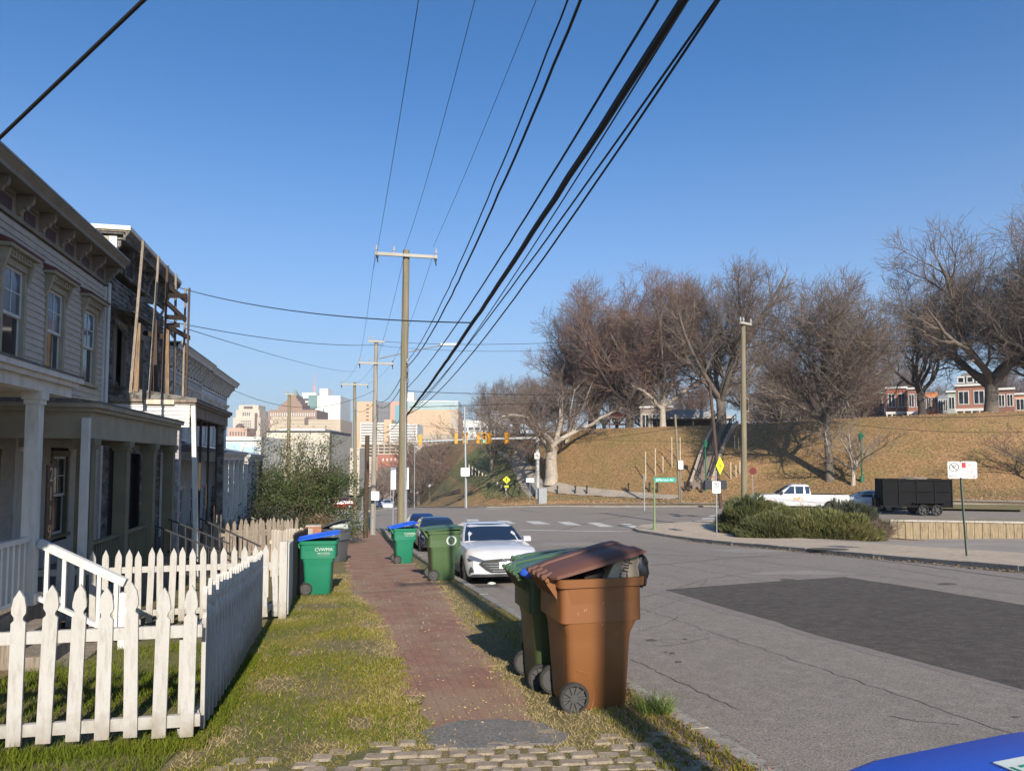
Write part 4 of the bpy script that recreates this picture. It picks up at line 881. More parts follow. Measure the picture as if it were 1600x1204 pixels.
# ================================================================== cars
def wheelset(t, xs, hw, r, dark=False):
    for x in xs:
        for s_ in (-1, 1): wheel(t, x, s_ * (hw - .11), r, r, .21, s_, 10 if not dark else 6, 'tyre_wheel')
def carpaint(name, c): return M(name, c, tuple(v * .93 for v in c), rough=.28, sc1=2, spec=.6, coat=.6)
def sedan(label, loc_, rz, paint, L=4.62, W=1.80, H=1.435, cat='car', plate=None, detail=True):
    t = thing('parked_car', label, cat, loc_, rz, None); hl, hw = L / 2, W / 2; xw = (hl - .92, -hl + 1.02); Rw = .36; wr = .325
    mb = MB(); rings = []; N_ = 64
    for i in range(N_ + 1):
        x = -hl + L * i / N_; u = x / hl; e = abs(u)
        w_ = hw * (1 - .16 * max(0, (e - .72) / .28) ** 2.2 - .015 * e)
        zt_ = itp([-1, -.97, -.85, -.55, -.1, .25, .42, .8, .93, 1.0], [.78, .93, .985, .985, .95, .93, .94, .84, .76, .64], u)
        zb = itp([-1, -.93, .93, 1], [.34, .22, .2, .26], u)
        for c_ in xw:
            if abs(x - c_) < Rw: zb = max(zb, .30 + math.sqrt(Rw * Rw - (x - c_) ** 2))
        zm = max(zb + .01, .56); zl = max(zb + .005, .34)
        half = [(w_ * .93, zb), (w_ * .985, zl), (w_, zm), (w_ * .985, max(zm + .01, zt_ - .14)), (w_ * .93, zt_ - .03), (w_ * .86, zt_), (w_ * .5, zt_ + .035), (0, zt_ + .045)]
        ring = [(x, y, z) for y, z in half] + [(x, -y, z) for y, z in half[-2::-1]] + [(x, -w_ * .5, zb), (x, w_ * .5, zb)]
        rings.append(ring)
    # round the nose/tail in plan
    for k, ring in enumerate(rings):
        x = ring[0][0]; u = x / hl
        if abs(u) > .8:
            f = (abs(u) - .8) / .2
            rings[k] = [(p[0] - math.copysign(.20 * f * (abs(p[1]) / hw) ** 2.2, u), p[1], p[2]) for p in ring]
    mb.loft(rings, True, True); b = mb.build('body', paint, t, smooth=True)
    MB().box(-hl + .35, hl - .35, -hw + .10, hw - .10, .17, .30).build('underbody', BLACKM, t)
    wl = MB()
    for c_ in xw:
        for s_ in (-1, 1): wl.box(c_ - Rw, c_ + Rw, s_ * (hw - .32) - .1, s_ * (hw - .32) + .1, .2, .70)
    wl.build('wheel_well', DARK, t)
    # cabin
    lv = [(.93, -hl + .42, hl - 1.30, hw * .87), (1.15, -hl + .83, hl - 1.68, hw * .80), (1.33, -hl + 1.22, hl - 2.02, hw * .70), (H - .03, -hl + 1.50, hl - 2.32, hw * .62)]
    cab = MB(); rg = []
    def ringc(z, a, b_, w_, r=.14):
        return rring(a, b_, w_, z, r, 3)
    for z, a, b_, w_ in lv: rg.append(ringc(z, a, b_, w_))
    rg.append(ringc(H, lv[3][1] + .35, lv[3][2] - .35, lv[3][3] - .22)); cab.loft(rg, True, True); cab.build('roof', paint, t, smooth=True)
    def edge(z, q):  # q: 'f','r','s' position at height z
        zs = [l[0] for l in lv]; return (itp(zs, [l[1] for l in lv], z), itp(zs, [l[2] for l in lv], z), itp(zs, [l[3] for l in lv], z))
    CG = glass('car_glass', (.012, .022, .045), .05); g_ = MB(); rows = []
    for z in (.975, 1.08, 1.2, 1.30, 1.375):
        a, b_, w_ = edge(z, 0); row = []
        for q in range(9):
            y = (-1 + q / 4) * (w_ - .035); row.append((b_ + .012 - .03 * (y / w_) ** 2 + .02 - .02, y, z + .004))
        rows.append(row)
    g_.loft(rows, False, False); g_.build('windscreen', CG, t, smooth=True)
    g_ = MB(); rows = []
    for z in (1.0, 1.15, 1.28, 1.37):
        a, b_, w_ = edge(z, 0); rows.append([(a - .012, (-1 + q / 3) * (w_ - .10), z + .004) for q in range(7)])
    g_.loft(rows, False, False); g_.build('rear_window', CG, t, smooth=True)
    xp = (hl - 2.35 - .05)
    for s_ in (-1, 1):
        for k, (qa, qb) in enumerate(((.0, .44), (.47, .80), (.83, 1.0))):
            g_ = MB(); rows = []
            for z in (.985, 1.10, 1.22, 1.33, 1.37):
                a, b_, w_ = edge(z, 0); x1_, x0_ = b_ - .14, a + .14; L_ = x1_ - x0_
                row = [(x1_ - L_ * (qa + (qb - qa) * q / 3), s_ * (w_ + .008), z) for q in range(4)]; rows.append(row)
            g_.loft(rows, False, False); g_.build('side_window', CG, t)
        m_ = MB(); m_.loft([[(hl - 1.66 + dx, s_ * (hw * .92 + yy), z) for dx, z in ((-.05, .93), (.06, .93), (.08, 1.02), (0, 1.06), (-.06, 1.03))] for yy in (.0, .06, .16, .19)], True, True); m_.build('mirror', paint, t, smooth=True)
    if detail:
        xf = hl
        # grille, lamps and vents follow the rounded nose
        def nose(y, z):
            x_ = hl - .20 * (abs(y) / hw) ** 2.2; return (x_ + .006, y, z)
        def patch(pts, name, mat, off=0):
            m_ = MB(); m_.prism([(nose(y, z)[0] + off, y, z) for y, z in pts], (.012, 0, 0)); return m_.build(name, mat, t)
        GR = M('grille_black', (.03, .032, .035), rough=.35)
        def fan(name, pts, mat, off=.0):
            ys = [p[0] for p in pts]; m_ = MB(); n_ = 12; y0, y1 = min(ys), max(ys)
            def span(y):
                zz = []
                for i in range(len(pts)):
                    (ya, za_), (yb, zb_) = pts[i - 1], pts[i]
                    if ya != yb and min(ya, yb) - 1e-9 <= y <= max(ya, yb) + 1e-9: zz.append(za_ + (zb_ - za_) * (y - ya) / (yb - ya))
                return min(zz), max(zz)
            top, bot = [], []
            for k in range(n_ + 1):
                y = y0 + (y1 - y0) * (.002 + .996 * k / n_); a, b_ = span(y); e = max(0, (y / hw) ** 2) * .05
                top.append((nose(y, b_)[0] + off - (b_ - .45) * .0, y, b_)); bot.append((nose(y, a)[0] + off, y, a))
            m_.loft([bot, top], False, False); return m_.build(name, mat, t)
        gr = fan('grille', [(-.62, .50), (-.30, .285), (.30, .285), (.62, .50), (.52, .585), (0, .62), (-.52, .585)], GR, .006)
        sl2 = MB()
        for z, ww in ((.33, .30), (.385, .38), (.44, .46), (.50, .52)): sl2.loft([[(nose(y, 0)[0] + .010, y, z), (nose(y, 0)[0] + .010, y, z + .018)] for y in np.linspace(-ww, ww, 9)], False, False)
        sl2.build('slat', M('chrome', (.6, .61, .62), rough=.2, metal=1), gr)
        em = MB(); pts = [(hl + .02, .085 * math.cos(a), .575 + .042 * math.sin(a)) for a in np.linspace(0, 2 * math.pi, 21)]; em.tube(pts, .006, 5); em.bar((hl + .02, -.045, .60), (hl + .02, -.022, .55), .012, .01, up=(1, 0, 0)); em.bar((hl + .02, .022, .60), (hl + .02, .045, .55), .012, .01, up=(1, 0, 0)); em.bar((hl + .02, -.033, .575), (hl + .02, .033, .575), .01, .01, up=(1, 0, 0)); em.build('emblem', M('chrome', (.6, .61, .62)), t)
        for s_ in (-1, 1):
            hp = [(s_ * .46, .575), (s_ * .80, .70), (s_ * .855, .69), (s_ * .83, .60), (s_ * .62, .555)]
            fan('headlight', hp, M('lamp_glass', (.08, .10, .14), rough=.08, spec=.8), .012)
            fan('fog_vent', [(s_ * .80, .32), (s_ * .72, .335), (s_ * .79, .45), (s_ * .825, .40)], GR, .01)
        lp = MB(); 
        if plate:
            pl = MB().box(hl + .010, hl + .022, -.155, .155, .385, .54); pq = pl.build('number_plate', SIGN_W, t); tm = MB(); add_text(tm, plate, .085, (hl + .0235, 0, .455), (0, 1, 0), (0, 0, 1)); tm.build('lettering', M('plate_ink', (.05, .06, .15), rough=.5), pq)
        MB().loft([[(nose(y, 0)[0] + .012, y, .262), (nose(y, 0)[0] + .03, y, .275), (nose(y, 0)[0] + .01, y, .29)] for y in np.linspace(-.8, .8, 11)], True, True).build('bumper_lip', paint, t)
        MB().loft([[(nose(y, 0)[0] + .004, y, .205), (nose(y, 0)[0] + .004, y, .258)] for y in np.linspace(-.78, .78, 11)], False, False).build('air_dam', BLACKM, t)
    wheelset(t, xw, hw, wr)
    return t
SLOPE = math.atan(.0655)
def park(t, px, py, rz, on=ROAD, sy=1):
    p = PG(px, py, on); t.location = (p.x, p.y, p.z); return t
WP = carpaint('white_car_paint', (.52, .52, .53)); NV = carpaint('navy_car_paint', (.012, .022, .065)); NV2 = carpaint('blue_car_paint', (.01, .025, .11)); SV = carpaint('silver_car_paint', (.5, .52, .55))
def place_car(label, X, Y, paint, face=-1, **k):
    """parked along the street; face -1 = nose towards the camera"""
    zc = g(X, Y) + ROAD; t = sedan(label, (X, Y, zc), 0, paint, **k)
    # nose towards -Y, body tilted with the street
    t.rotation_euler = (0, (SLOPE if face > 0 else -SLOPE), R(90 if face > 0 else -90)); return t
c1_ = place_car('white sedan parked at the kerb facing the camera, nearest of the cars', 3.66, 19.2, WP, plate='TSP 1808')
place_car('dark navy sedan parked nose-on behind the white sedan', 3.95, 33.0, NV, plate=None)
place_car('dark blue car parked farther back by the utility pole', 4.0, 39.5, NV2, detail=False, H=1.55)
for i, (px, d, pt, lb) in enumerate(((606, 118, WP, 'pale car far down the street beyond the crossing'), (598, 124, NV, 'dark car far down the street behind the pale one'), (531, 92, carpaint('red_car_paint', (.35, .02, .03)), 'red car seen small under the evergreen beyond the crosswalk'))):
    p = GD(px, d); t = sedan(lb, (p.x, p.y, p.z - .1), R(-90 if i < 2 else 180), pt, detail=False)
# silver sedan half hidden behind the trailer
p = GD(1352, 50.0); t = sedan('silver sedan on the cross road half hidden behind the black trailer', (p.x + .6, p.y + .9, g(p.x, p.y) + ROAD), R(155), SV, detail=False)
# pickup
def pickup(label, loc_, rz):
    t = thing('pickup_truck', label, 'truck', loc_, rz); W2 = .98; xw = (1.85, -1.95); Rw = .50; prof = []
    mb = MB(); rings = []
    for i in range(71):
        x = -3.0 + 6.1 * i / 70; zt_ = itp([-3.0, -.75, -.74, .95, .96, 1.2, 2.6, 3.0, 3.1], [1.30, 1.30, 1.30, 1.30, 1.30, 1.30, 1.22, 1.12, .95], x); zb = .58
        for c_ in xw:
            if abs(x - c_) < Rw: zb = max(zb, .45 + math.sqrt(Rw * Rw - (x - c_) ** 2))
        w_ = W2 * (1 - .07 * max(0, (x - 2.5) / .6) ** 2); zm = max(zb + .01, .85)
        h_ = [(w_ * .97, zb), (w_, zm), (w_, zt_ - .10), (w_ * .95, zt_), (w_ * .5, zt_ + (.03 if x > 1 else 0)), (0, zt_ + (.04 if x > 1 else 0))]
        rings.append([(x, y, z) for y, z in h_] + [(x, -y, z) for y, z in h_[-2::-1]])
    mb.loft(rings, True, True); mb.build('body', WP, t, smooth=True)
    MB().box(-2.9, -.85, -W2 + .1, W2 - .1, 1.302, 1.305).build('truck_bed', DARK, t)
    cab = MB(); rg = [rring(a, b, w_, z, .12) for z, a, b, w_ in ((1.28, -.78, 1.30, .93), (1.55, -.74, 1.0, .88), (1.88, -.66, .48, .78), (1.95, -.55, .35, .70))]; cab.loft(rg, True, True); cab.build('cab', WP, t, smooth=True)
    CG = glass('car_glass')
    for s_ in (-1, 1):
        for a, b in ((-.66, -.40), (-.30, .18), (.26, .80)):
            g_ = MB().add([(a, s_ * .938, 1.36), (b + (.14 if b > .5 else 0), s_ * .938, 1.36), (min(b, .50), s_ * .815, 1.82), (a, s_ * .815, 1.82)], [(0, 1, 2, 3)]); g_.build('side_window', CG, t)
        MB().box(.98, 1.12, s_ * 1.02 - .07, s_ * 1.02 + .07, 1.32, 1.52).build('mirror', BLACKM, t)
        MB().box(2.98, 3.06, s_ * .75 - .12, s_ * .75 + .12, .92, 1.08).build('headlight', M('lamp_glass', (.1, .1, .1)), t)
    MB().add([(1.32, -.8, 1.36), (1.32, .8, 1.36), (.56, .68, 1.84), (.56, -.68, 1.84)], [(0, 1, 2, 3)]).build('windscreen', CG, t)
    MB().box(-.25, .35, W2 + .003, W2 + .008, .92, 1.16).build('door_decal', M('decal_orange', (.5, .16, .05), (.65, .6, .55), sc1=6), t)
    for x in xw:
        for s_ in (-1, 1): wheel(t, x, s_ * .84, .42, .42, .26, s_, 8, 'tyre_wheel')
    return t
p = GD(1243, 48.6); rd = math.atan2(.4767, -1)  # cross road direction, nose to the left
pk = pickup('white crew-cab pickup on the cross road behind the juniper hedge', (p.x, p.y, g(p.x, p.y) + ROAD), rd)
# dump trailer
TRS = .88
p = GD(1424, 47.6); TR = thing('dump_trailer', 'tall black box dump trailer with twin axles on the cross road', 'trailer', (p.x, p.y, g(p.x, p.y) + ROAD), rd)
TR.scale = (.86, .95, .93)
BK = M('trailer_black', (.006, .006, .007), (.009, .009, .010), rough=.8, spec=.15, sc1=1, bump=.1)
mb = MB(); mb.box(-2.3, 2.3, -1.0, 1.0, .62, 2.42); mb.build('box', BK, TR)
mb = MB()
for x in (-2.32, -1.2, .0, 1.2, 2.26):
    for s_ in (-1, 1): mb.box(x, x + .07, s_ * 1.03 - .03, s_ * 1.03 + .03, .6, 2.44)
for s_ in (-1, 1): mb.box(-2.32, 2.33, s_ * 1.035 - .035, s_ * 1.035 + .035, 2.36, 2.46); mb.box(-2.32, 2.33, s_ * 1.035 - .035, s_ * 1.035 + .035, 1.62, 1.68); mb.box(-2.32, 2.33, s_ * 1.03 - .03, s_ * 1.03 + .03, .55, .66)
mb.build('frame', M('trailer_frame', (.010, .010, .011), rough=.8, spec=.15), TR)
mb = MB(); mb.bar((2.3, -.3, .5), (3.5, 0, .5), .1, .12); mb.bar((2.3, .3, .5), (3.5, 0, .5), .1, .12); mb.box(2.4, 2.75, -.35, .35, .55, 1.15); mb.build('drawbar', BK, TR)
mb = MB()
for s_ in (-1, 1): mb.box(-1.75, .35, s_ * 1.14 - .12, s_ * 1.14 + .12, .84, .88)
mb.build('mudguard', BK, TR)
for x in (-1.2, -.3):
    for s_ in (-1, 1): wheel(TR, x, s_ * 1.14, .38, .37, .22, s_, 6, 'trailer_wheel')
mb = crumple((0, 0, 2.45), .9, .6, .14, amp=.4, seed=12); bpy.context.view_layer.update(); mb.v = [tuple(TR.matrix_world @ Vector(v)) for v in mb.v]; tag(mb.build('brush_load', WOOD_GREY), 'heap of brushwood showing over the rim of the black trailer', 'brushwood')
# ================================================================== poles and wires
def insulator(parent, p, h=.16):
    p = Vector(p); MB().tube([p, p + Vector((0, 0, h * .3)), p + Vector((0, 0, h * .31)), p + Vector((0, 0, h * .6)), p + Vector((0, 0, h * .61)), p + Vector((0, 0, h))], [.03, .03, .055, .055, .035, .035], 8).build('insulator', M('porcelain', (.30, .31, .33), rough=.3), parent)
def pole(label, base, top, r0, r1, mat, arms=(), cat='pole', name='utility_pole', conduit=False, group=None):
    base, top = Vector(base), Vector(top); t = thing(name, label, cat, base, group=group); mb = MB(); n = 12; r2 = random.Random(int(base.x * 10) % 97)
    ax = top - base; pts = [ax * (k / n) + Vector((r2.uniform(-.012, .012), r2.uniform(-.012, .012), 0)) * (1 if 0 < k < n else 0) for k in range(n + 1)]
    mb.tube([Vector((0, 0, -.3))] + pts, [r0] + [r0 + (r1 - r0) * k / n for k in range(n + 1)], 14); mb.build('shaft', mat, t, smooth=True)
    for (z, half, an, am) in arms:
        c = ax * ((z - base.z) / ax.z); u = Vector((math.cos(an), math.sin(an), 0)); a_ = MB(); off = Vector((-u.y, u.x, 0)) * -(r1 + .05)
        a_.bar(c + off - u * half, c + off + u * half, .09, .12); a_.build('crossarm', am, t)
        b_ = MB(); b_.bar(c + off * 1.2 - u * half * .45 + Vector((0, 0, -.03)), c + off * 1.0 + Vector((0, 0, -.6)), .012, .04); b_.bar(c + off * 1.2 + u * half * .45 + Vector((0, 0, -.03)), c + off * 1.0 + Vector((0, 0, -.6)), .012, .04); 
        if half > .9:
            hb = MB()
            for q in (-1, 1): e_ = c + off + u * half * q * .94; hb.tube([e_ + Vector((0, 0, -.06)), e_ + Vector((.01, 0, -.16)), e_ + Vector((.01, 0, -.17)), e_ + Vector((.03, 0, -.34))], [.05, .045, .03, .02], 6)
            hb.build('cutout_fuse', BLACKM, t)
        for q in (-1, -.42, 1): insulator(t, c + off + u * half * q * .96 + Vector((0, 0, .06)), .26)
    if conduit: MB().tube([Vector((r0 * .8, -r0 * .8, 0)), Vector((r1 * .9, -r1 * .9, (top.z - base.z) * .56))], .035, 8).build('conduit', METAL_P, t)
    return t
ARM = M('crossarm_wood', (.36, .34, .30), (.28, .26, .22), rough=.8, sc1=4, stretch=(.3, 3, 3))
PX1 = (2.12, 28.2)
P1 = pole('tall mossy utility pole with crossarm beside the teal bin', (PX1[0] - .05, PX1[1], g(*PX1)), (PX1[0] + .05, PX1[1], 9.75), .175, .125, POLE, [(9.5, 1.18, 0, ARM)], conduit=True)
for z in (5.0, 5.35, 4.6, 3.35):
    MB().cyl((.17, -.12, z - P1.location.z), .05, .16, 'z', 8).build('spool', M('porcelain', (.3, .3, .3)), P1)
P0 = pole('utility pole standing behind the viewpoint at the kerb', (2.02, -8.3, g(2.02, -8.3)), (2.02, -8.3, 12.0), .17, .13, POLE, [(11.7, 1.18, 0, ARM)])
p2 = GD(584, 46); P2 = pole('grey utility pole with two crossarms behind the tall mossy one', p2, PD(588, 532, 46), .17, .12, M('grey_pole', (.30, .27, .23), (.22, .20, .165), rough=.9, sc1=2, sc2=6, bump=.6, stretch=(4, 4, .25)), [(PD(588, 568, 46).z, 1.08, 0, ARM), (PD(588, 534, 46).z, .5, 0, ARM)])
p3 = GD(557, 62); P3 = pole('third utility pole with pale crossarm beyond the crosswalk', p3, PD(554, 597, 62), .17, .12, POLE, [(PD(554, 601, 62).z, 1.15, 0, ARM)])
p4 = GD(573, 43.5); pole('short dark brown pole stub beside the grey utility pole', p4, PD(574, 680, 43.5), .14, .13, POLE_D)
p5 = GD(452, 60); pole('brownish utility pole rising behind the leafy evergreen', p5, PD(452, 614, 60), .17, .13, POLE, [(PD(452, 616, 60).z, .35, 0, ARM)])
p6 = GD(1161, 40.5); PR = pole('weathered utility pole rising out of the juniper hedge', p6, PD(1161, 503, 40.5), .17, .12, POLE, [(PD(1161, 506, 40.5).z, .5, R(25), ARM)])
p7 = GD(1125, 66); pole('dark leaning pole in front of the park stairs', p7, PD(1109, 598, 66), .17, .13, POLE_D)
p8 = PG(1063, 785); P8 = pole('mossy leaning pole on the far kerb carrying a small white sign', p8, p8 + Vector((-.45, 0, 9.2)), .16, .11, POLE)
p9 = GD(729, 84); P9 = pole('slender grey pole with traffic signs at the top of the green slope', p9, PD(726, 636, 84), .13, .10, METAL)
for i, (px, y0, y1, d) in enumerate(((648, 700, 782, 120), (611, 730, 788, 130), (1006, 740, 783, 66))): pole(['pale post far down the street', 'thin grey pole far down the street', 'thin white stake at the foot of the leafy hill'][i], GD(px, d), PD(px, y0, d), .07, .05, METAL_P)
WK = M('cable_black', (.012, .012, .013), rough=.6)
nW = [0]
def wire(pts, r=.009, label=None, mat=None, sag=0, name='overhead_wire', group='overhead wires'):
    if sag:
        a, b = Vector(pts[0]), Vector(pts[-1]); pts = [a.lerp(b, k / 24) - Vector((0, 0, sag * 4 * (k / 24) * (1 - k / 24))) for k in range(25)]
    o = MB().tube(pts, r, 6).build(name, mat or WK, smooth=True); nW[0] += 1
    return tag(o, label, 'wire', group)
def fit_wire(pix, X1, X0, r, label, twist=0, end=None, yend=28.15):
    """pixels of a cable known to run from the pole ahead (x=X1) to the pole behind (x=X0): fit its height as a parabola"""
    Ys, Zs = [], []
    for px, py in pix:
        X = X1
        for _ in range(6):
            p = PXp(px, py, X); X = X1 + (X0 - X1) * (yend - p.y) / (yend + 8.3)
        Ys.append(p.y); Zs.append(p.z)
    if end: Ys.append(yend); Zs.append(end)
    co = np.polyfit(Ys, Zs, 2 if len(Ys) > 2 else 1); co[0] = min(max(co[0], 0.0005), .006) if len(co) == 3 else co[0]
    if len(co) == 3:  # refit the rest with the bounded curvature
        lin = np.polyfit(Ys, np.array(Zs) - co[0] * np.array(Ys) ** 2, 1); co = np.array([co[0], lin[0], lin[1]])
    pts = []
    n = 70
    for k in range(n + 1):
        Y = -8.2 + (yend + 8.2) * k / n; X = X1 + (X0 - X1) * (yend - Y) / (yend + 8.3)
        pts.append((X, Y, float(np.polyval(co, Y))))
    r2 = random.Random(len(label))
    if twist: pts = [(p[0] + r2.uniform(-twist, twist), p[1], p[2] + r2.uniform(-twist, twist)) for p in pts]
    return wire(pts, r, label)
fit_wire([(654, 0), (630, 150), (591, 382)], .95, .85, .006, 'thin primary wire running to the left end of the tall pole crossarm')
fit_wire([(742, 0), (701, 157), (634, 384)], 2.05, 1.95, .006, 'thin primary wire running to the middle of the tall pole crossarm')
fit_wire([(838, 0), (765, 180), (679, 381)], 3.2, 3.15, .006, 'thin primary wire running to the right end of the tall pole crossarm')
fit_wire([(887, 0), (819, 172), (724, 399), (640, 560)], 2.2, 2.2, .011, 'twisted service cable, thinner of the pair right of the primaries', .008)
fit_wire([(909, 0), (810, 229), (735, 399), (697, 480), (637, 572)], 2.25, 2.3, .017, 'twisted service cable, thicker of the pair right of the primaries', .008)
fit_wire([(1029, 0), (909, 195), (784, 399), (723, 493), (637, 605)], 2.25, 2.4, .013, 'single cable running just left of the thick bundle', .003)
fit_wire([(1069, 0), (937, 202), (810, 399), (741, 500), (635, 649)], 2.25, 2.3, .036, 'thick black cable bundle crossing the sky', .006)
fit_wire([(1024, 86), (905, 270), (823, 399), (720, 553), (657, 630)], 2.3, 2.42, .008, 'thin cable hugging the right side of the thick bundle')
fit_wire([(1115, 0), (990, 187), (840, 399), (757, 500), (690, 590)], 2.35, 2.6, .011, 'upper cable of the rightmost pair', .003)
fit_wire([(1117, 3), (1005, 180), (857, 399), (759, 521), (671, 625)], 2.4, 2.7, .012, 'lower cable of the rightmost pair', .003)
T1z = Vector((2.1, 28.2, 9.6))
def chain(a, b, n_, sag, r, lab): return wire([a, b], r, lab, sag=sag)
for dx, nm_ in ((-1.1, 'left'), (.0, 'middle'), (1.1, 'right')):
    wire([T1z + Vector((dx, 0, 0)), PD(588, 566, 46) + Vector((dx * .95, 0, .1))], .007, 'primary wire between the first two poles, %s of three' % nm_, sag=.35)
    wire([PD(588, 566, 46) + Vector((dx * .95, 0, .1)), PD(554, 600, 62) + Vector((dx, 0, .1))], .007, 'primary wire between the second and third poles, %s of three' % nm_, sag=.3)
for k, (z1, y2) in enumerate(((5.0, 625), (4.6, 632), (3.4, 668))):
    wire([(2.1, 28.2, z1), PD(588, y2, 46)], .014, ['upper', 'middle', 'lowest'][k] + ' communication cable between the first two poles', sag=.5)
wire([PD(588, 625, 46), PD(554, 640, 62)], .014, 'communication cable between the second and third poles', sag=.4)
wire([PXp(272, 447, -5.3), PXp(735, 504, 2.25)], .012, 'service drop from the derelict roof to the thick bundle', sag=.25)
wire([PXp(290, 513, -5.3), PXp(562, 580, 2.1)], .014, 'upper service cable sagging from the far white house to the poles', sag=.5)
wire([PXp(230, 495, -5.3), PD(600, 538, 40)], .012, 'cable crossing low behind the lumber poles towards the grey pole', sag=.3)
wire([PD(358, 606, 40), PD(588, 608, 46)], .012, 'sagging cable from the last white house to the grey pole', sag=1.1)
wire([PD(592, 533, 46), PD(1155, 508, 40.5)], .012, 'upper of the long wires crossing to the hedge pole', sag=.55)
wire([PD(592, 540, 46), PD(1155, 516, 40.5)], .010, 'lower of the long wires crossing to the hedge pole', sag=.7)
wire([(2.2, 28.2, 4.3), PD(1160, 598, 40.5)], .012, 'communication cable crossing low to the hedge pole', sag=.35)
wire([PD(1165, 508, 40.5), PD(1700, 500, 33)], .012, 'wire leaving the hedge pole to the right, upper', sag=.9)
wire([PD(1165, 516, 40.5), PD(1700, 520, 33)], .010, 'wire leaving the hedge pole to the right, lower', sag=1.0)
wire([PD(1165, 630, 40.5), PD(1700, 640, 36)], .014, 'low cable across the hill to the right of the hedge pole', sag=.55)
wire([PD(1115, 648, 66), PD(1060, 668, 70), PD(870, 696, 82)], .018, 'cable sloping across the leafy hill face')
wire([PD(1110, 620, 66), PD(1700, 668, 56)], .018, 'far cable across the hill under the houses', sag=1.4)
wire([PD(640, 662, 80), PD(1110, 690, 66)], .012, 'faint cable from the left over the signal arm', sag=.5)
wire([PD(640, 636, 30), PD(1700, 560, 100)], .012, 'faint high cable crossing in front of the trees', sag=1.0)
wire([(-6, 9, 2.6), PXp(0, 215, -2.39), PXp(225, 0, -1.2), (2.1, 2.0, 5.9)], .013, 'twisted service cable across the top left corner of the sky')
# cobra lamp arm on the grey pole
t = thing('street_lamp', 'street lamp on a long curved arm above the road', 'street lamp', PD(592, 560, 45.8))
q = [PD(592, 560, 45.8), PD(640, 549, 45), PD(690, 539, 44.5)]; MB().tube([p - t.location for p in q], .04, 8).build('arm', METAL_P, t)
MB().loft([[tuple(PD(x, y, 44.5) - t.location + Vector((0, s_ * .14, 0))) for s_, x, y in ((-1, px, 540), (1, px, 540), (1, px, 536.5), (-1, px, 536.5))] for px in (688, 700, 718)], True, True).build('lamp_head', M('lamp_head', (.5, .5, .48), rough=.4), t)
# ================================================================== signals and signs
YEL = M('signal_yellow', (.62, .30, .02), (.55, .26, .02), rough=.45)
def emis(name, c, s_):
    m = bpy.data.materials.new(name); m.use_nodes = True; b = m.node_tree.nodes['Principled BSDF']; b.inputs['Base Color'].default_value = (*c, 1); b.inputs['Emission Color'].default_value = (*c, 1); b.inputs['Emission Strength'].default_value = s_; return m
LR, LG = emis('signal_red_lit', (.9, .1, .05), .5), emis('signal_green_lit', (.05, .8, .55), .9)
LR0, LY0, LG0 = M('lens_red', (.10, .02, .02), rough=.2), M('lens_amber', (.12, .07, .02), rough=.2), M('lens_green', (.02, .07, .05), rough=.2)
ma = PG(840, 778); dA = depth(ma)
MASTM = M('mast_steel', (.42, .44, .45), (.36, .38, .39), rough=.5)
MA = thing('traffic_signal_mast', 'grey steel mast arm over the junction on its base by the far kerb', 'signal mast', ma)
el = PD(841, 684, dA) - ma; er = PD(648, 690, dA) - ma
MB().tube([(0, 0, -.2), (0, 0, el.z + .25)], [.30, .22], 14).build('pole', MASTM, MA, smooth=True)
MB().cyl((0, 0, -.1), .32, .35, 'z', 12).build('base', CONC, MA)
MB().tube([Vector((0, 0, el.z)), el * .0 + Vector((er.x * .5, er.y * .5, (el.z + er.z) / 2 + .12)), er], [.19, .15, .09], 12).build('arm', MASTM, MA, smooth=True)
def signal(label, px, py, ang, lit=None, s_=1.14, d=dA, plate=True):
    """three-section head; ang turns its face (0 = towards the camera)"""
    c = PD(px, py, d - .25); t = thing('traffic_light', label, 'traffic light', c, R(YAW) + R(ang), group='traffic lights on the mast arm'); h = .62 * s_
    bk = MB(); bk.box(-.19 * s_, .19 * s_, 0, .2, -h, h); bk.build('housing', YEL, t, bevel=.02)
    if plate: MB().box(-.30 * s_, .30 * s_, .21, .225, -h - .08, h + .08).build('backplate', YEL, t)
    for i, (off, on) in enumerate(((LR0, LR), (LY0, None), (LG0, LG))):
        z = (.40 - .40 * i) * s_; m_ = on if lit is not None and i in lit and on else off
        MB().cyl((0, -.01, z), .15 * s_, .012, 'y', 16).build('lens', m_, t)
        v = MB(); pts = [(.165 * s_ * math.cos(R(a)), -.012, z + .165 * s_ * math.sin(R(a))) for a in range(-20, 201, 20)]; v.loft([[(x, -.012, zz) for x, _, zz in pts], [(x, -.24, zz - .01) for x, _, zz in pts]], False, False); v.build('visor', YEL if i else YEL, t)
    return t
signal('traffic light with red and green lamps showing, over the green slope', 727, 684, 0, (0, 2))
signal('traffic light glowing green, right of the middle on the mast arm', 756.5, 684, 0, (2,))
signal('yellow traffic light turned side-on next to the glowing green one', 766, 684, 60)
signal('yellow traffic light seen from behind left of the glowing green one', 747, 684, 180, None, plate=False)
signal('yellow side-on traffic light nearest the mast', 793, 684, 55)
signal('yellow traffic light seen from behind over the buildings', 713, 685, 180, None, plate=False)
signal('yellow traffic light seen from behind beside the tall mossy pole', 657, 687, 180, None, plate=False)
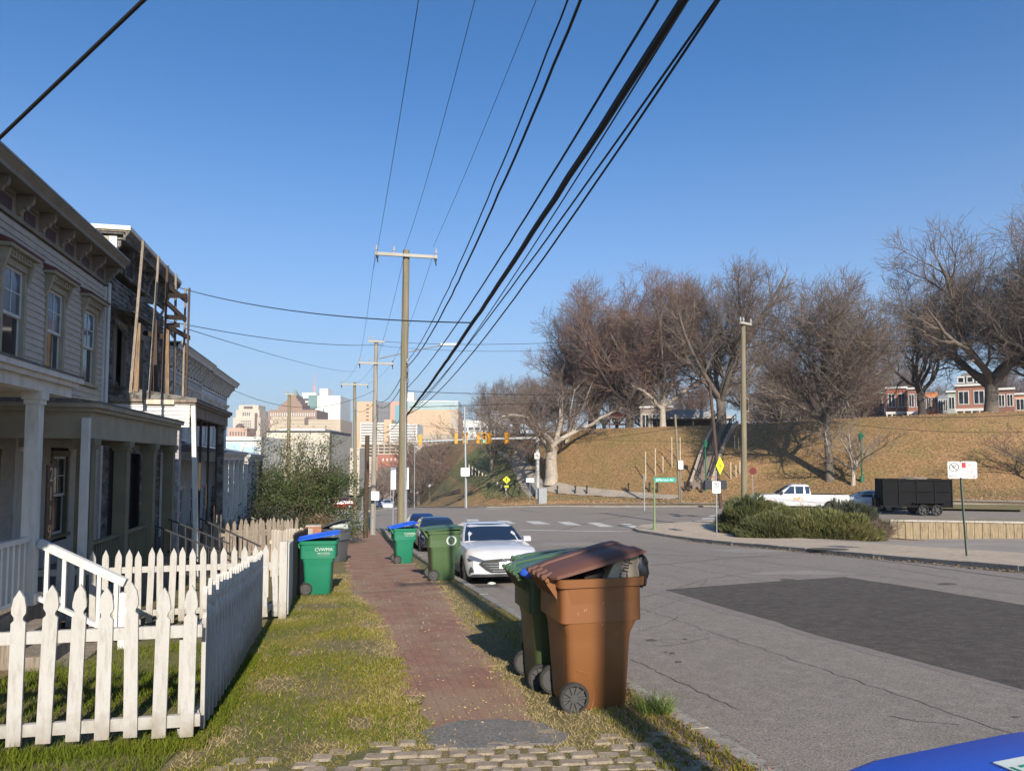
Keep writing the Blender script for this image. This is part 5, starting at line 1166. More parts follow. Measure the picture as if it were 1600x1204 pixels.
def flat_sign(t, c, w_, h, ang, mat, name='sign_panel', th=.012, shape='rect', z=0):
    """sign board in the thing's own axes, facing -y turned by ang"""
    mb = MB(); c = Vector(c); u = Vector((math.cos(ang), math.sin(ang), 0)); n = Vector((math.sin(ang), -math.cos(ang), 0)); up = Vector((0, 0, 1))
    if shape == 'diamond': pts = [(0, -h / 2), (w_ / 2, 0), (0, h / 2), (-w_ / 2, 0)]
    elif shape == 'disc': pts = [(w_ / 2 * math.cos(a), h / 2 * math.sin(a)) for a in np.linspace(0, 2 * math.pi, 20, endpoint=False)]
    else:
        q = min(w_, h) * .08; pts = [(-w_ / 2 + q, -h / 2), (w_ / 2 - q, -h / 2), (w_ / 2, -h / 2 + q), (w_ / 2, h / 2 - q), (w_ / 2 - q, h / 2), (-w_ / 2 + q, h / 2), (-w_ / 2, h / 2 - q), (-w_ / 2, -h / 2 + q)]
    mb.prism([c + u * x + up * z_ for x, z_ in pts], -n * th); o = mb.build(name, mat, t); return o, u, n
def marks(t, par, c, u, n, items, mat, name='lettering'):
    mb = MB(); c = Vector(c) + n * .004; up = Vector((0, 0, 1))
    for it in items:
        if it[0] == 't': add_text(mb, it[1], it[2], c + u * it[3] + up * it[4], u, up, depth_=.003)
        elif it[0] == 'ring': mb.tube([c + u * (it[1] + it[3] * math.cos(a)) + up * (it[2] + it[3] * math.sin(a)) for a in np.linspace(0, 2 * math.pi, 25)], it[4], 5)
        elif it[0] == 'bar': mb.bar(c + u * it[1] + up * it[2], c + u * it[3] + up * it[4], .004, it[5], up=up)
        elif it[0] == 'poly': mb.prism([c + u * x + up * z_ for x, z_ in it[1]], n * .002)
    return mb.build(name, mat, par)
CR = -R(YAW) * -1  # faces the camera
# no-parking sign, near right
b = PG(1511, 868); tp = PD(1500, 745, depth(b)) - b
S = thing('street_sign', 'pair of white no-parking plates on a leaning green post, near right pavement', 'sign', b)
MB().bar((0, 0, -.2), tp + Vector((0, 0, .45)), .03, .06).build('post', GREEN_M, S)
MB().bar(Vector((.06, 0, -.2)), tp + Vector((.06, 0, .0)), .02, .05).build('post_back', METAL, S) if 0 else None
c = tp + Vector((-.02, -.05, .22)); ang = R(YAW) + R(-26)
A_ = R(-30)
o1, u, n = flat_sign(S, c - Vector((math.cos(A_), math.sin(A_), 0)) * .175, .34, .52, A_, SIGN_W)
marks(S, o1, c - u * .175, u, n, [('ring', 0, .08, .125, .011), ('t', 'P', .20, 0, .075), ('bar', -.09, .17, .09, -.01, .02), ('bar', -.12, -.20, .12, -.20, .022), ('poly', [(-.15, -.2), (-.11, -.17), (-.11, -.23)]), ('t', '7AM  4PM', .045, 0, -.12)], SIGN_R if 0 else SIGN_K)
o2, u, n = flat_sign(S, c + Vector((math.cos(A_), math.sin(A_), 0)) * .225, .44, .52, A_, SIGN_W)
marks(S, o2, c + u * .225, u, n, [('poly', [(-.19, .06), (-.08, .06), (-.08, .23), (-.19, .23)]), ('t', 'MINUTE', .05, .06, .15), ('t', 'TOW AWAY', .045, .03, .02), ('t', 'LOADING', .05, .03, -.04), ('t', 'ZONE', .045, .03, -.10), ('bar', -.12, -.20, .14, -.20, .022), ('poly', [(.18, -.2), (.13, -.17), (.13, -.23)])], SIGN_R)
# small no-parking sign by the hedge
b = PG(1120, 838); H_ = PD(1121, 754, depth(b)) - b
S = thing('street_sign', 'small white no-parking sign on a thin post left of the hedge', 'sign', b)
MB().bar((0, 0, -.2), (0, 0, H_.z + .1), .03, .05).build('post', METAL, S)
o1, u, n = flat_sign(S, (0, -.05, H_.z - .22), .40, .60, A_, SIGN_W); marks(S, o1, Vector((0, -.05, H_.z - .22)), u, n, [('ring', 0, .12, .12, .012), ('t', 'P', .18, 0, .12), ('bar', -.08, .2, .08, .04, .02), ('bar', -.12, -.16, .12, -.16, .03), ('t', 'NO', .08, 0, -.08)], SIGN_K)
# street-name sign
b = PG(1023, 827); dj = depth(b); S = thing('street_name_sign', 'green street-name blade reading Jefferson on a green post at the corner', 'sign', b)
hz = (PD(1023, 748, dj) - b).z
MB().tube([(0, 0, -.1), (0, 0, .35), (0, 0, .36), (0, 0, hz)], [.13, .10, .06, .05], 10).build('post', M('verdigris_post', (.13, .20, .10), (.18, .22, .12), rough=.7, sc1=6), S)
SG = M('sign_green', (.01, .28, .22), rough=.45)
o1, u, n = flat_sign(S, Vector((.62, -.08, hz - .05)), 1.30, .26, R(-10), SG, 'name_blade'); marks(S, o1, Vector((.62, -.08, hz - .05)), u, n, [('t', 'Jefferson Av', .21, 0, 0)], SIGN_W)
# yellow crossing sign, signal boxes and white pole
b = GD(1118, 52); S = thing('crossing_sign', 'yellow pedestrian diamond above dark signal boxes on a white pole', 'sign', b)
z_ = lambda px, py, d=52: PD(px, py, d) - b
MB().tube([(0, 0, -.2), (0, 0, z_(1118, 735).z)], .05, 8).build('post', METAL_P, S)
FY_ = M('fluorescent_yellow', (.72, .78, .02), rough=.5)
o1, u, n = flat_sign(S, z_(1125, 727), .62, 1.25, 0, FY_, shape='diamond')
def walker(c, s_, par, u, n):
    return marks(S, par, c, u, n, [('poly', [(-.05 * s_, .1 * s_), (.05 * s_, .1 * s_), (.04 * s_, -.12 * s_), (-.04 * s_, -.12 * s_)]), ('ring', 0, .2 * s_, .025 * s_, .03 * s_), ('bar', .0, -.1 * s_, -.12 * s_, -.32 * s_, .05 * s_), ('bar', .0, -.1 * s_, .10 * s_, -.32 * s_, .05 * s_), ('bar', 0, .08 * s_, .14 * s_, -.06 * s_, .035 * s_), ('bar', 0, .08 * s_, -.13 * s_, -.04 * s_, .035 * s_)], SIGN_K, 'walker_symbol')
walker(z_(1125, 727), .8, o1, u, n)
for px in (1106, 1129): mb = MB(); c = z_(px, 757); mb.box(c.x - .26, c.x + .26, c.y - .12, c.y + .12, c.z - .32, c.z + .32); mb.build('signal_box', M('box_dark', (.03, .032, .04), rough=.5), S, bevel=.02)
MB().bar(z_(1106, 745), z_(1132, 745), .04, .05).build('bracket', M('rust', (.2, .08, .03)), S)
# yellow crossing sign beyond the junction
b = PG(792, 776); d9 = depth(b); S = thing('crossing_sign', 'yellow pedestrian diamond with arrow plate beyond the junction', 'sign', b); z_ = lambda px, py: PD(px, py, d9) - b
MB().tube([(0, 0, 0), (0, 0, z_(792, 742).z)], .04, 8).build('post', METAL_P, S)
o1, u, n = flat_sign(S, z_(791.5, 749) + Vector((0, -.08, 0)), 1.15, 1.15, R(YAW), FY_, shape='diamond'); walker(z_(791.5, 749) + Vector((0, -.085, 0)), 1.15, o1, u, n)
o1, u, n = flat_sign(S, z_(791.5, 760) + Vector((0, -.08, 0)), .62, .34, R(YAW), FY_, 'arrow_plate'); marks(S, o1, z_(791.5, 760) + Vector((0, -.085, 0)), u, n, [('bar', -.2, -.08, .2, .08, .06), ('poly', [(-.25, -.12), (-.1, -.12), (-.2, .02)])], SIGN_K)
def post_sign(label, px, py_base, py_top, w_, h, shape='rect', post=.03, n_=1, d=None, mat=None, txt=None, cat='sign', group=None):
    b = PG(px, py_base) if d is None else GD(px, d); dd_ = depth(b); z_ = PD(px, py_top, dd_).z - b.z; S = thing('street_sign', label, cat, b, group=group)
    MB().tube([(0, 0, -.1), (0, 0, z_ + h * .2)], post, 6).build('post', METAL_P, S)
    o1, u, n = flat_sign(S, (0, -.06, z_ - h * .3), w_, h, R(YAW), mat or SIGN_W, shape=shape)
    if txt: marks(S, o1, Vector((0, -.065, z_ - h * .3)), u, n, [('t', txt, h * .4, 0, 0)], SIGN_K)
    return S
post_sign('white diamond and square traffic signs on the slender grey pole', 727, 772, 733, 1.0, .95, 'rect', d=83.5, txt='25')
post_sign('small white sign on a post, left of two below the green slope', 642, 786, 768, .35, .45)
post_sign('small white sign on a post, right of two below the green slope', 652, 784, 768, .38, .5)
post_sign('white square sign standing higher on the green slope', 671, 778, 757, .42, .5)
post_sign('white sign on the mast pole of the traffic signals', 839, 778, 709, .75, .85, d=dA - .35, txt='R')
post_sign('small white sign on the mossy leaning far pole', 1063, 785, 722, .5, .9, d=depth(p8) - .3)
post_sign('white sign plate hanging on the tall mossy utility pole, left side', 615, 800, 737, .30, 1.3, d=44)
post_sign('white sign plate seen edge-on right of the tall mossy utility pole', 636, 800, 737, .22, 1.3, d=44.5)
post_sign('white sign on the grey utility pole at the corner', 587, 826, 770, .5, .55, d=45.5)
post_sign('thin white post with a signal box in front of the crosswalk', 567, 824, 765, .36, .5, d=50, mat=SIGN_K)
post_sign('red stop sign seen from the side at the foot of the hill', 1175, 790, 732, .62, .62, 'disc', d=64, mat=M('sign_back_red', (.12, .02, .02)))
post_sign('white low sign board beside the control cabinet', 828, 775, 748, 1.0, .5, d=92)
post_sign('thin white rod standing in front of the evergreen', 514, 815, 780, .12, .2, d=36)
cbx = GD(847, 88); tag(MB().box(-.5, .5, -.35, .35, -.2, 1.9).build('control_cabinet', METAL_P, None, cbx, bevel=.03), 'grey roadside control cabinet beside the signal mast', 'cabinet')
# ================================================================== trees and shrubs
def tube_np(V, F, pts, rs, n):
    """append a tapered n-sided tube along pts (m,3)"""
    m = len(pts); base = sum(len(v) for v in V) if False else V[1]
    d = np.gradient(pts, axis=0); d /= (np.linalg.norm(d, axis=1, keepdims=True) + 1e-9)
    ref = np.array([0., 0., 1.]) if abs(d[0][2]) < .9 else np.array([1., 0., 0.])
    u = np.cross(d, ref); u /= (np.linalg.norm(u, axis=1, keepdims=True) + 1e-9); w_ = np.cross(d, u)
    a = np.arange(n) * 2 * np.pi / n
    ring = pts[:, None, :] + rs[:, None, None] * (u[:, None, :] * np.cos(a)[None, :, None] + w_[:, None, :] * np.sin(a)[None, :, None])
    V[0].append(ring.reshape(-1, 3)); i = np.arange(m - 1)[:, None] * n; j = np.arange(n)[None, :]; j2 = (j + 1) % n
    F.append(np.stack([base + i + j, base + i + j2, base + i + n + j2, base + i + n + j], -1).reshape(-1, 4)); V[1] += m * n
def np_mesh(name, V, F, mat):
    v = np.concatenate(V); f = np.concatenate(F).astype(np.int32); k = f.shape[1]; me = bpy.data.meshes.new(name)
    me.vertices.add(len(v)); me.vertices.foreach_set('co', v.astype(np.float32).ravel()); me.loops.add(f.size); me.loops.foreach_set('vertex_index', f.ravel())
    me.polygons.add(len(f)); me.polygons.foreach_set('loop_start', np.arange(0, f.size, k, dtype=np.int32)); me.polygons.foreach_set('loop_total', np.full(len(f), k, dtype=np.int32))
    me.materials.append(mat); me.update(calc_edges=True); me.validate(); return me
def bare_tree(seed, H=20., trunk=.22, limbs=5, spread=.62, tr=.45, kids=(7, 6, 6, 5), lens=(.42, .24, .125, .065, .036), twist=.22, tmin=.011, up=.12, flat=1.0, low=.25, lean=(0, 0), env=None):
    r_ = np.random.default_rng(seed); VT, FT, VC, FC = [[], 0], [], [[], 0], []
    def grow(p, d, L_, r0, lvl, r1=None):
        m = 7 if lvl <= 1 else (5 if lvl == 2 else (4 if lvl == 3 else 3)); pts = [p]; dd = d.copy()
        for k in range(m):
            dd = dd + r_.normal(0, twist * (1 if lvl > 0 else .10), 3) + np.array([0, 0, up * (.5 if lvl > 2 else 1)]); dd /= np.linalg.norm(dd); pts.append(pts[-1] + dd * L_ / m)
        if env is not None and lvl > 0:
            q_ = np.array(pts); e_ = (np.hypot(q_[:, 0], q_[:, 1]) / (env[0] * H)) ** 2 + ((q_[:, 2] - env[1] * H) / ((env[2] if q_[-1][2] > env[1] * H else env[3]) * H)) ** 2
            lim_ = 1 + .16 * math.sin(3 * math.atan2(q_[-1][1], q_[-1][0]) + seed) + r_.normal(0, .07)
            out_ = np.nonzero(e_ > lim_)[0]
            if lvl == 1: out_ = out_[out_ >= 4]
            if lvl <= 2 and len(out_): out_ = out_[out_ >= 2]
            if len(out_) and out_[0] < 1: return
            if len(out_): pts = pts[:max(2, out_[0] + 1)]; m = len(pts) - 1
        pts = np.array(pts); rend = r1 if r1 is not None else max(tmin * .6, r0 * (.35 if lvl < 4 else .5)); rs = np.linspace(r0, rend, m + 1)
        if lvl == 0: rs = r0 * np.array([1.35, 1.08, .98, .93, .9, .88, .86, .84]); 
        n = 12 if lvl == 0 else (8 if lvl == 1 else (5 if lvl == 2 else 3))
        if lvl <= 1: tube_np(VT, FT, pts, rs, n)
        else: tube_np(VC, FC, pts, rs, n)
        if lvl >= len(kids) + 1: return
        if lvl == 0:
            nk = limbs; tt = np.clip(np.linspace(1 - low, 1.0, nk), 0, 1)
        else:
            nk = kids[lvl - 1]; tt = np.linspace(.22 if lvl == 1 else .12, 1.0, nk)
        az0 = r_.uniform(0, 6.28)
        for i, t in enumerate(tt):
            x = t * m; k = min(int(x), m - 1); q = pts[k] + (pts[k + 1] - pts[k]) * (x - k); ax = pts[k + 1] - pts[k]; ax /= np.linalg.norm(ax)
            az = az0 + i * 2.4 + r_.uniform(-.5, .5) * (.5 if lvl == 0 else 1); ref = np.array([0, 0, 1.]) if abs(ax[2]) < .95 else np.array([1., 0, 0]); u = np.cross(ax, ref); u /= np.linalg.norm(u); w_ = np.cross(ax, u)
            side = u * math.cos(az) + w_ * math.sin(az)
            ang = (spread * r_.uniform(.75, 1.25) if lvl == 0 else r_.uniform(.45, .95)) * (.35 if (lvl > 0 and i == nk - 1) else 1)
            nd = ax * math.cos(ang) + side * math.sin(ang); nd[2] = nd[2] * flat + .05; nd /= np.linalg.norm(nd)
            Ln = H * lens[lvl] * r_.uniform(.75, 1.2) * (1 - .35 * t if lvl >= 1 else (.85 + .3 * t))
            rr = max(tmin, (rs[k] * (.62 if lvl == 0 else .5)) * r_.uniform(.85, 1.1)) if lvl < 3 else max(tmin, .04 * .55 ** (lvl - 2) * H / 20)
            grow(q, nd, Ln, rr, lvl + 1)
    d0 = np.array([lean[0], lean[1], 1.0]); grow(np.array([0, 0, -.3]), d0 / np.linalg.norm(d0), H * trunk, tr, 0)
    return VT, FT, VC, FC
BARKS = {'grey': M('grey_bark', (.135, .11, .09), (.085, .07, .058), (.19, .165, .135), rough=.95, sc1=1.2, sc2=6, bump=1, bs=10, stretch=(3, 3, .5)),
         'pale': M('pale_bark', (.36, .31, .25), (.24, .20, .16), (.42, .38, .32), rough=.9, sc1=1.2, sc2=5, bump=.8, bs=10, stretch=(3, 3, .5)),
         'dark': M('dark_bark', (.075, .06, .05), (.05, .042, .036), rough=.95, sc1=1.2, bump=1, bs=10, stretch=(3, 3, .5))}
TWIG = {'grey': M('grey_twigs', (.175, .132, .105), (.13, .10, .082), rough=.9, sc1=.4), 'red': M('reddish_twigs', (.165, .11, .088), (.125, .10, .085), (.19, .095, .068), rough=.9, sc1=.25, sc2=.9),
        'pale': M('pale_twigs', (.26, .21, .165), (.18, .145, .12), rough=.9, sc1=.4), 'dark': M('dark_twigs', (.085, .07, .058), (.11, .085, .07), rough=.9, sc1=.4)}
_trees = {}
def tree_proto(key, bark, twig, **k):
    VT, FT, VC, FC = bare_tree(**k); zz = np.concatenate(VC[0]); _trees[key] = (np_mesh('trunk', VT[0], FT, BARKS[bark]), np_mesh('crown', VC[0], FC, TWIG[twig]), float(np.percentile(zz[:, 2], 99.7))); print(key, len(zz), zz.max(0), zz.min(0))
def put_tree(key, label, px, d, top=None, width=1.0, rz=0, name='bare_tree', group='bare trees on the hill', p=None, bark=None, twig=None, sink=0):
    p = p or GD(px, d); tm, cm, H = _trees[key]
    h = (PD(px, top, depth(p)).z - p.z) if top else H; s_ = h / (H * 1.0)
    t = thing(name, label, 'tree', (p.x, p.y, p.z - sink), rz, group); t.scale = (s_ * width, s_ * width, s_)
    for nm_, me, m_ in (('trunk', tm, bark), ('crown', cm, twig)):
        o = link(nm_, me, t)
        if m_: o.material_slots[0].link = 'OBJECT'; o.material_slots[0].material = m_
    return t
tree_proto('oak', 'grey', 'grey', seed=3, H=20, trunk=.20, limbs=9, spread=.90, tr=.60, kids=(9, 7, 6, 5), lens=(.52, .28, .17, .095, .05), up=.08, tmin=.007, env=(.50, .58, .43, .38))
tree_proto('elm', 'grey', 'red', seed=9, H=20, trunk=.18, limbs=10, spread=.80, tr=.46, kids=(9, 7, 6, 5), lens=(.54, .28, .17, .095, .05), up=.09, low=.4, tmin=.007, env=(.44, .58, .43, .40))
tree_proto('vase', 'grey', 'grey', seed=14, H=20, trunk=.19, limbs=10, spread=.72, tr=.58, kids=(9, 7, 6, 5), lens=(.58, .28, .16, .09, .048), up=.10, twist=.13, tmin=.007, env=(.42, .60, .41, .42))
tree_proto('tall', 'grey', 'grey', seed=27, H=20, trunk=.40, limbs=12, spread=.72, tr=.36, kids=(9, 7, 6, 5), lens=(.42, .25, .15, .085, .045), low=.4, up=.09, tmin=.007, env=(.36, .60, .41, .34))
tree_proto('gnarl', 'dark', 'dark', seed=31, H=20, trunk=.26, limbs=7, spread=.85, tr=.40, kids=(8, 6, 6, 5), lens=(.44, .27, .15, .08, .045), twist=.32, low=.4)
tree_proto('small', 'grey', 'pale', seed=41, H=8, trunk=.22, limbs=7, spread=.75, tr=.16, kids=(6, 5, 5), lens=(.46, .26, .15, .08), tmin=.012, up=.1)
tree_proto('pale', 'pale', 'pale', seed=52, H=14, trunk=.26, limbs=6, spread=.85, tr=.50, kids=(7, 6, 5, 5), lens=(.46, .28, .17, .09, .05), up=.05, twist=.28, tmin=.009)
FT = 1.13
L_ = 'bare tree'
put_tree('elm', 'great reddish bare tree with dark trunk on the left brow of the hill', 984, 112, 428, 1.05, 0, bark=BARKS['dark'])
put_tree('elm', 'reddish bare tree with pale trunk standing beside the low pavilion', 1036, 108, 436, .85, 2.1, bark=BARKS['pale'])
put_tree('vase', 'broad vase-shaped bare tree at the head of the park stairs', 1128, 104, 420, 1.0, 1.0)
put_tree('tall', 'tall bare tree with pale trunk growing on the hill slope above the pickup', 1297, 0, 425, 1.0, .6, p=PG(1297, 748), twig=TWIG['grey'])
put_tree('gnarl', 'crooked bare tree on the hilltop left of the white-trimmed brick house', 1443, 96, 425, .95, .3)
put_tree('oak', 'largest bare tree with massive trunk before the brick house at the right', 1550, 92, 345, .98, 1.0)
put_tree('oak', 'bare tree with low boughs entering the frame at the right edge', 1655, 88, 400, 1.0, 4.0, bark=BARKS['dark'], twig=TWIG['dark'])
put_tree('vase', 'dark bare tree on the left shoulder of the hill', 925, 120, 478, 1.05, 3.0, bark=BARKS['dark'], twig=TWIG['dark'])
put_tree('oak', 'bushy dark bare tree low on the left end of the hill', 893, 122, 540, 1.1, 1.3, bark=BARKS['dark'], twig=TWIG['red'])
put_tree('pale', 'pale sycamore with thick short trunk beside the signal mast', 862, 0, 570, 1.15, 1.2, p=PG(862, 752), twig=TWIG['grey'])
put_tree('small', 'thin bare tree behind the board fence on the green slope', 768, 0, 622, 1.15, .5, p=PG(768, 738), bark=BARKS['grey'], twig=TWIG['grey'])
put_tree('small', 'young forked bare tree on the lawn behind the black trailer', 1333, 0, 640, 1.35, 2.4, p=PG(1333, 757), bark=BARKS['pale'], twig=TWIG['pale'])
put_tree('small', 'pale many-stemmed shrub tree at the right edge of the lawn', 1606, 0, 660, 1.6, .9, p=PG(1604, 748), twig=TWIG['red'])
put_tree('gnarl', 'bare tree rising beyond the green slope over the white building', 765, 150, 600, .9, 4.4, twig=TWIG['grey'])
put_tree('vase', 'faint bare tree farther left behind the slope', 808, 165, 590, .9, 5.1, twig=TWIG['grey'])
r_ = random.Random(77); keys = ['elm', 'vase', 'oak', 'gnarl']
bgl = [(1010, 155, 585), (1085, 140, 590), (1190, 170, 545), (1215, 140, 575), (1250, 155, 560), (1345, 150, 575), (1375, 165, 545), (1412, 175, 590), (1478, 190, 600), (1590, 150, 570), (945, 150, 570), (965, 165, 560), (840, 150, 605), (870, 140, 600), (1290, 165, 580), (1320, 190, 590)]
_wh = ['between the pavilion and the stair-head tree', 'behind the slope tree', 'by the hilltop houses', 'behind the left brow', 'near the long roof', 'behind the hilltop lawn']
ordn = ['first', 'second', 'third', 'fourth', 'fifth', 'sixth', 'seventh', 'eighth', 'ninth', 'tenth', 'eleventh', 'twelfth', 'thirteenth', 'fourteenth', 'fifteenth', 'sixteenth', 'seventeenth', 'eighteenth', 'nineteenth', 'twentieth', 'twenty-first', 'twenty-second']
_o = sorted(range(len(bgl)), key=lambda i: bgl[i][0]); wh = {i: '%s from the left of the distant bare trees on the hilltop plateau' % ordn[k] for k, i in enumerate(_o)}
for i, (px, d, top) in enumerate(bgl):
    put_tree(keys[i % 4], wh[i], px, d, top, r_.uniform(.85, 1.15), r_.uniform(0, 6), group='distant trees of the hilltop plateau', twig=[TWIG['grey'], TWIG['red'], TWIG['grey'], TWIG['pale']][i % 4])
lowl = [(640, 190, 690), (668, 175, 672), (690, 165, 668), (712, 170, 680), (655, 160, 712), (700, 150, 705), (735, 160, 650), (620, 200, 715), (598, 170, 735), (752, 145, 690)]
for i, (px, d, top) in enumerate(lowl):
    p = GD(px, d); p.z = min(p.z, -6); put_tree('small', '%s from the left of the leafless thicket trees below the green slope' % ordn[sorted(range(len(lowl)), key=lambda q: lowl[q][0]).index(i)], px, d, top, 1.5, r_.uniform(0, 6), group='thicket trees below the slope', p=p, twig=TWIG['red'] if i % 2 else TWIG['grey'], bark=BARKS['grey'])
# broken pale branches leaning beside the sycamore
b = PG(893, 690); t = thing('dead_snag', 'pale dead snag with two bare leaning stems on the hill flank', 'tree', b)
dB = depth(b)
for nm_, q in (('stem', [(884, 692), (890, 650), (897, 612), (899, 606)]), ('stem', [(886, 690), (900, 660), (915, 625), (926, 596)]), ('branch', [(903, 652), (915, 632), (920, 624)]), ('branch', [(897, 612), (910, 596), (922, 585)])):
    MB().tube([PD(x, y, dB) - b for x, y in q], [.15, .11, .07, .04][:len(q)] if nm_ == 'stem' else [.05, .035, .02][:len(q)], 7).build(nm_, BARKS['pale'], t, smooth=True)
# ---- leaf clouds
def leaf_mesh(name, cen, nrm_up, size, mat, aspect=2.2, seed=1, up=0.0, flat=False):
    """flat rhombic leaves at points cen (n,3)"""
    r2 = np.random.default_rng(seed); n = len(cen); a = r2.normal(size=(n, 3)); a[:, 2] += up; a /= np.linalg.norm(a, axis=1, keepdims=True)
    if flat: a[:, 2] *= .15; a /= np.linalg.norm(a, axis=1, keepdims=True)
    b = r2.normal(size=(n, 3)) * (np.array([1, 1, .25]) if flat else 1); b -= a * (a * b).sum(1, keepdims=True); b /= np.linalg.norm(b, axis=1, keepdims=True)
    s_ = size * r2.uniform(.6, 1.3, (n, 1)); v = np.stack([cen, cen + a * s_ * .5 + b * s_ * .5 / aspect, cen + a * s_, cen + a * s_ * .5 - b * s_ * .5 / aspect], 1).reshape(-1, 3)
    f = np.arange(n * 4).reshape(-1, 4); return np_mesh(name, [v], [f], mat)
def leafmat(name, c, c2, c3):
    m = M(name, c, c2, c3, rough=.55, sc1=.8, sc2=9, spec=.35, lo=.38, hi=.62); return m
LEAF_E = leafmat('evergreen_leaves', (.038, .06, .014), (.07, .095, .018), (.018, .028, .01))
TW_E = M('shrub_twigs', (.12, .085, .055), (.08, .06, .04), rough=.9, sc1=3)
# evergreen tree at the corner of the yards (leafy, with open twiggy top)
cE = GD(450, 36.0); cE = Vector((cE.x, cE.y, cE.z)); t = thing('evergreen_tree', 'wide leafy evergreen tree with open twiggy top behind the weathered fence', 'tree', cE)
VT, FT_, VC, FC = bare_tree(seed=61, H=6.2, trunk=.10, limbs=9, spread=1.0, tr=.16, kids=(7, 6, 5), lens=(.58, .36, .22, .13), tmin=.008, up=.10, twist=.3)
link('trunk', np_mesh('trunk', VT[0], FT_, TW_E), t); link('branches', np_mesh('branches', VC[0], FC, TW_E), t)
r2 = np.random.default_rng(5); cl = []
tips = np.concatenate(VC[0]); 
sel = tips[r2.integers(0, len(tips), 46000)] + r2.normal(0, .11, (46000, 3)); hfac = np.clip(1.35 - sel[:, 2] / 5.4, .16, 1) 
sel = sel[r2.random(len(sel)) < hfac * 1.0]
extra = []
for k in range(150):
    a = r2.uniform(0, 6.28); rad = math.sqrt(r2.uniform(0, 1)) * 3.3; c = np.array([rad * math.cos(a), rad * math.sin(a), r2.uniform(.2, 3.5)]); extra.append(c + r2.normal(0, 1, (260, 3)) * np.array([.34, .34, .22]))
sel = np.concatenate([sel] + extra)
link('crown', leaf_mesh('crown', sel, None, .095, LEAF_E, seed=9), t)
# brown shrub next to the grey bin, and a dark shrub in the yard
def shrub(label, p, rx, ry, h, n, size, mat, tw=TW_E, seed=1, stems=26, aspect=2.2, up=.3):
    t = thing('shrub', label, 'shrub', p); r2 = np.random.default_rng(seed); V, F = [[], 0], []
    for k in range(stems):
        a = r2.uniform(0, 6.28); q = np.array([0, 0, 0.]) + np.array([math.cos(a) * rx * .2, math.sin(a) * ry * .2, 0]); e = np.array([math.cos(a) * rx * r2.uniform(.3, 1), math.sin(a) * ry * r2.uniform(.3, 1), h * r2.uniform(.5, 1.05)]); pts = np.array([q + (e - q) * s_ + r2.normal(0, .04, 3) * (s_ > 0) for s_ in np.linspace(0, 1, 6)]); tube_np(V, F, pts, np.linspace(.018, .005, 6), 4)
        for j in range(5):
            q2 = pts[2 + j % 4]; e2 = q2 + r2.normal(0, .25, 3) * np.array([rx, ry, h]) * .7; tube_np(V, F, np.array([q2, (q2 + e2) / 2 + r2.normal(0, .03, 3), e2]), np.array([.009, .006, .003]), 3)
    link('stems', np_mesh('stems', V[0], F, tw), t)
    if n:
        c = []
        for k in range(max(8, n // 150)):
            a = r2.uniform(0, 6.28); rad = math.sqrt(r2.random()) * .85; z = r2.uniform(.1, .92) * h; fl = math.sqrt(max(.1, 1 - (z / h) ** 2)); c.append(np.array([rad * rx * math.cos(a) * fl, rad * ry * math.sin(a) * fl, z]) + r2.normal(0, 1, (150, 3)) * np.array([rx * .16, ry * .16, h * .09]))
        link('foliage', leaf_mesh('foliage', np.concatenate(c)[:n], None, size, mat, aspect, seed + 1, up), t)
    return t
BROWNL = leafmat('brown_shrub_leaves', (.17, .11, .06), (.11, .075, .045), (.06, .05, .025)); DRKL = leafmat('dark_shrub_leaves', (.02, .028, .012), (.035, .04, .02), (.012, .015, .01))
shrub('brown twiggy shrub hanging over the brick pier', GD(503, 26), 1.0, .9, 1.5, 4200, .07, BROWNL, seed=3)
shrub('dark dense shrub between the weathered fence and the evergreen', GD(425, 29), 1.7, 1.2, 1.9, 9000, .09, DRKL, seed=4)
shrub('dark green shrub at the right foot of the evergreen', GD(478, 38), 1.2, 1.2, 2.6, 8000, .09, LEAF_E, seed=5)
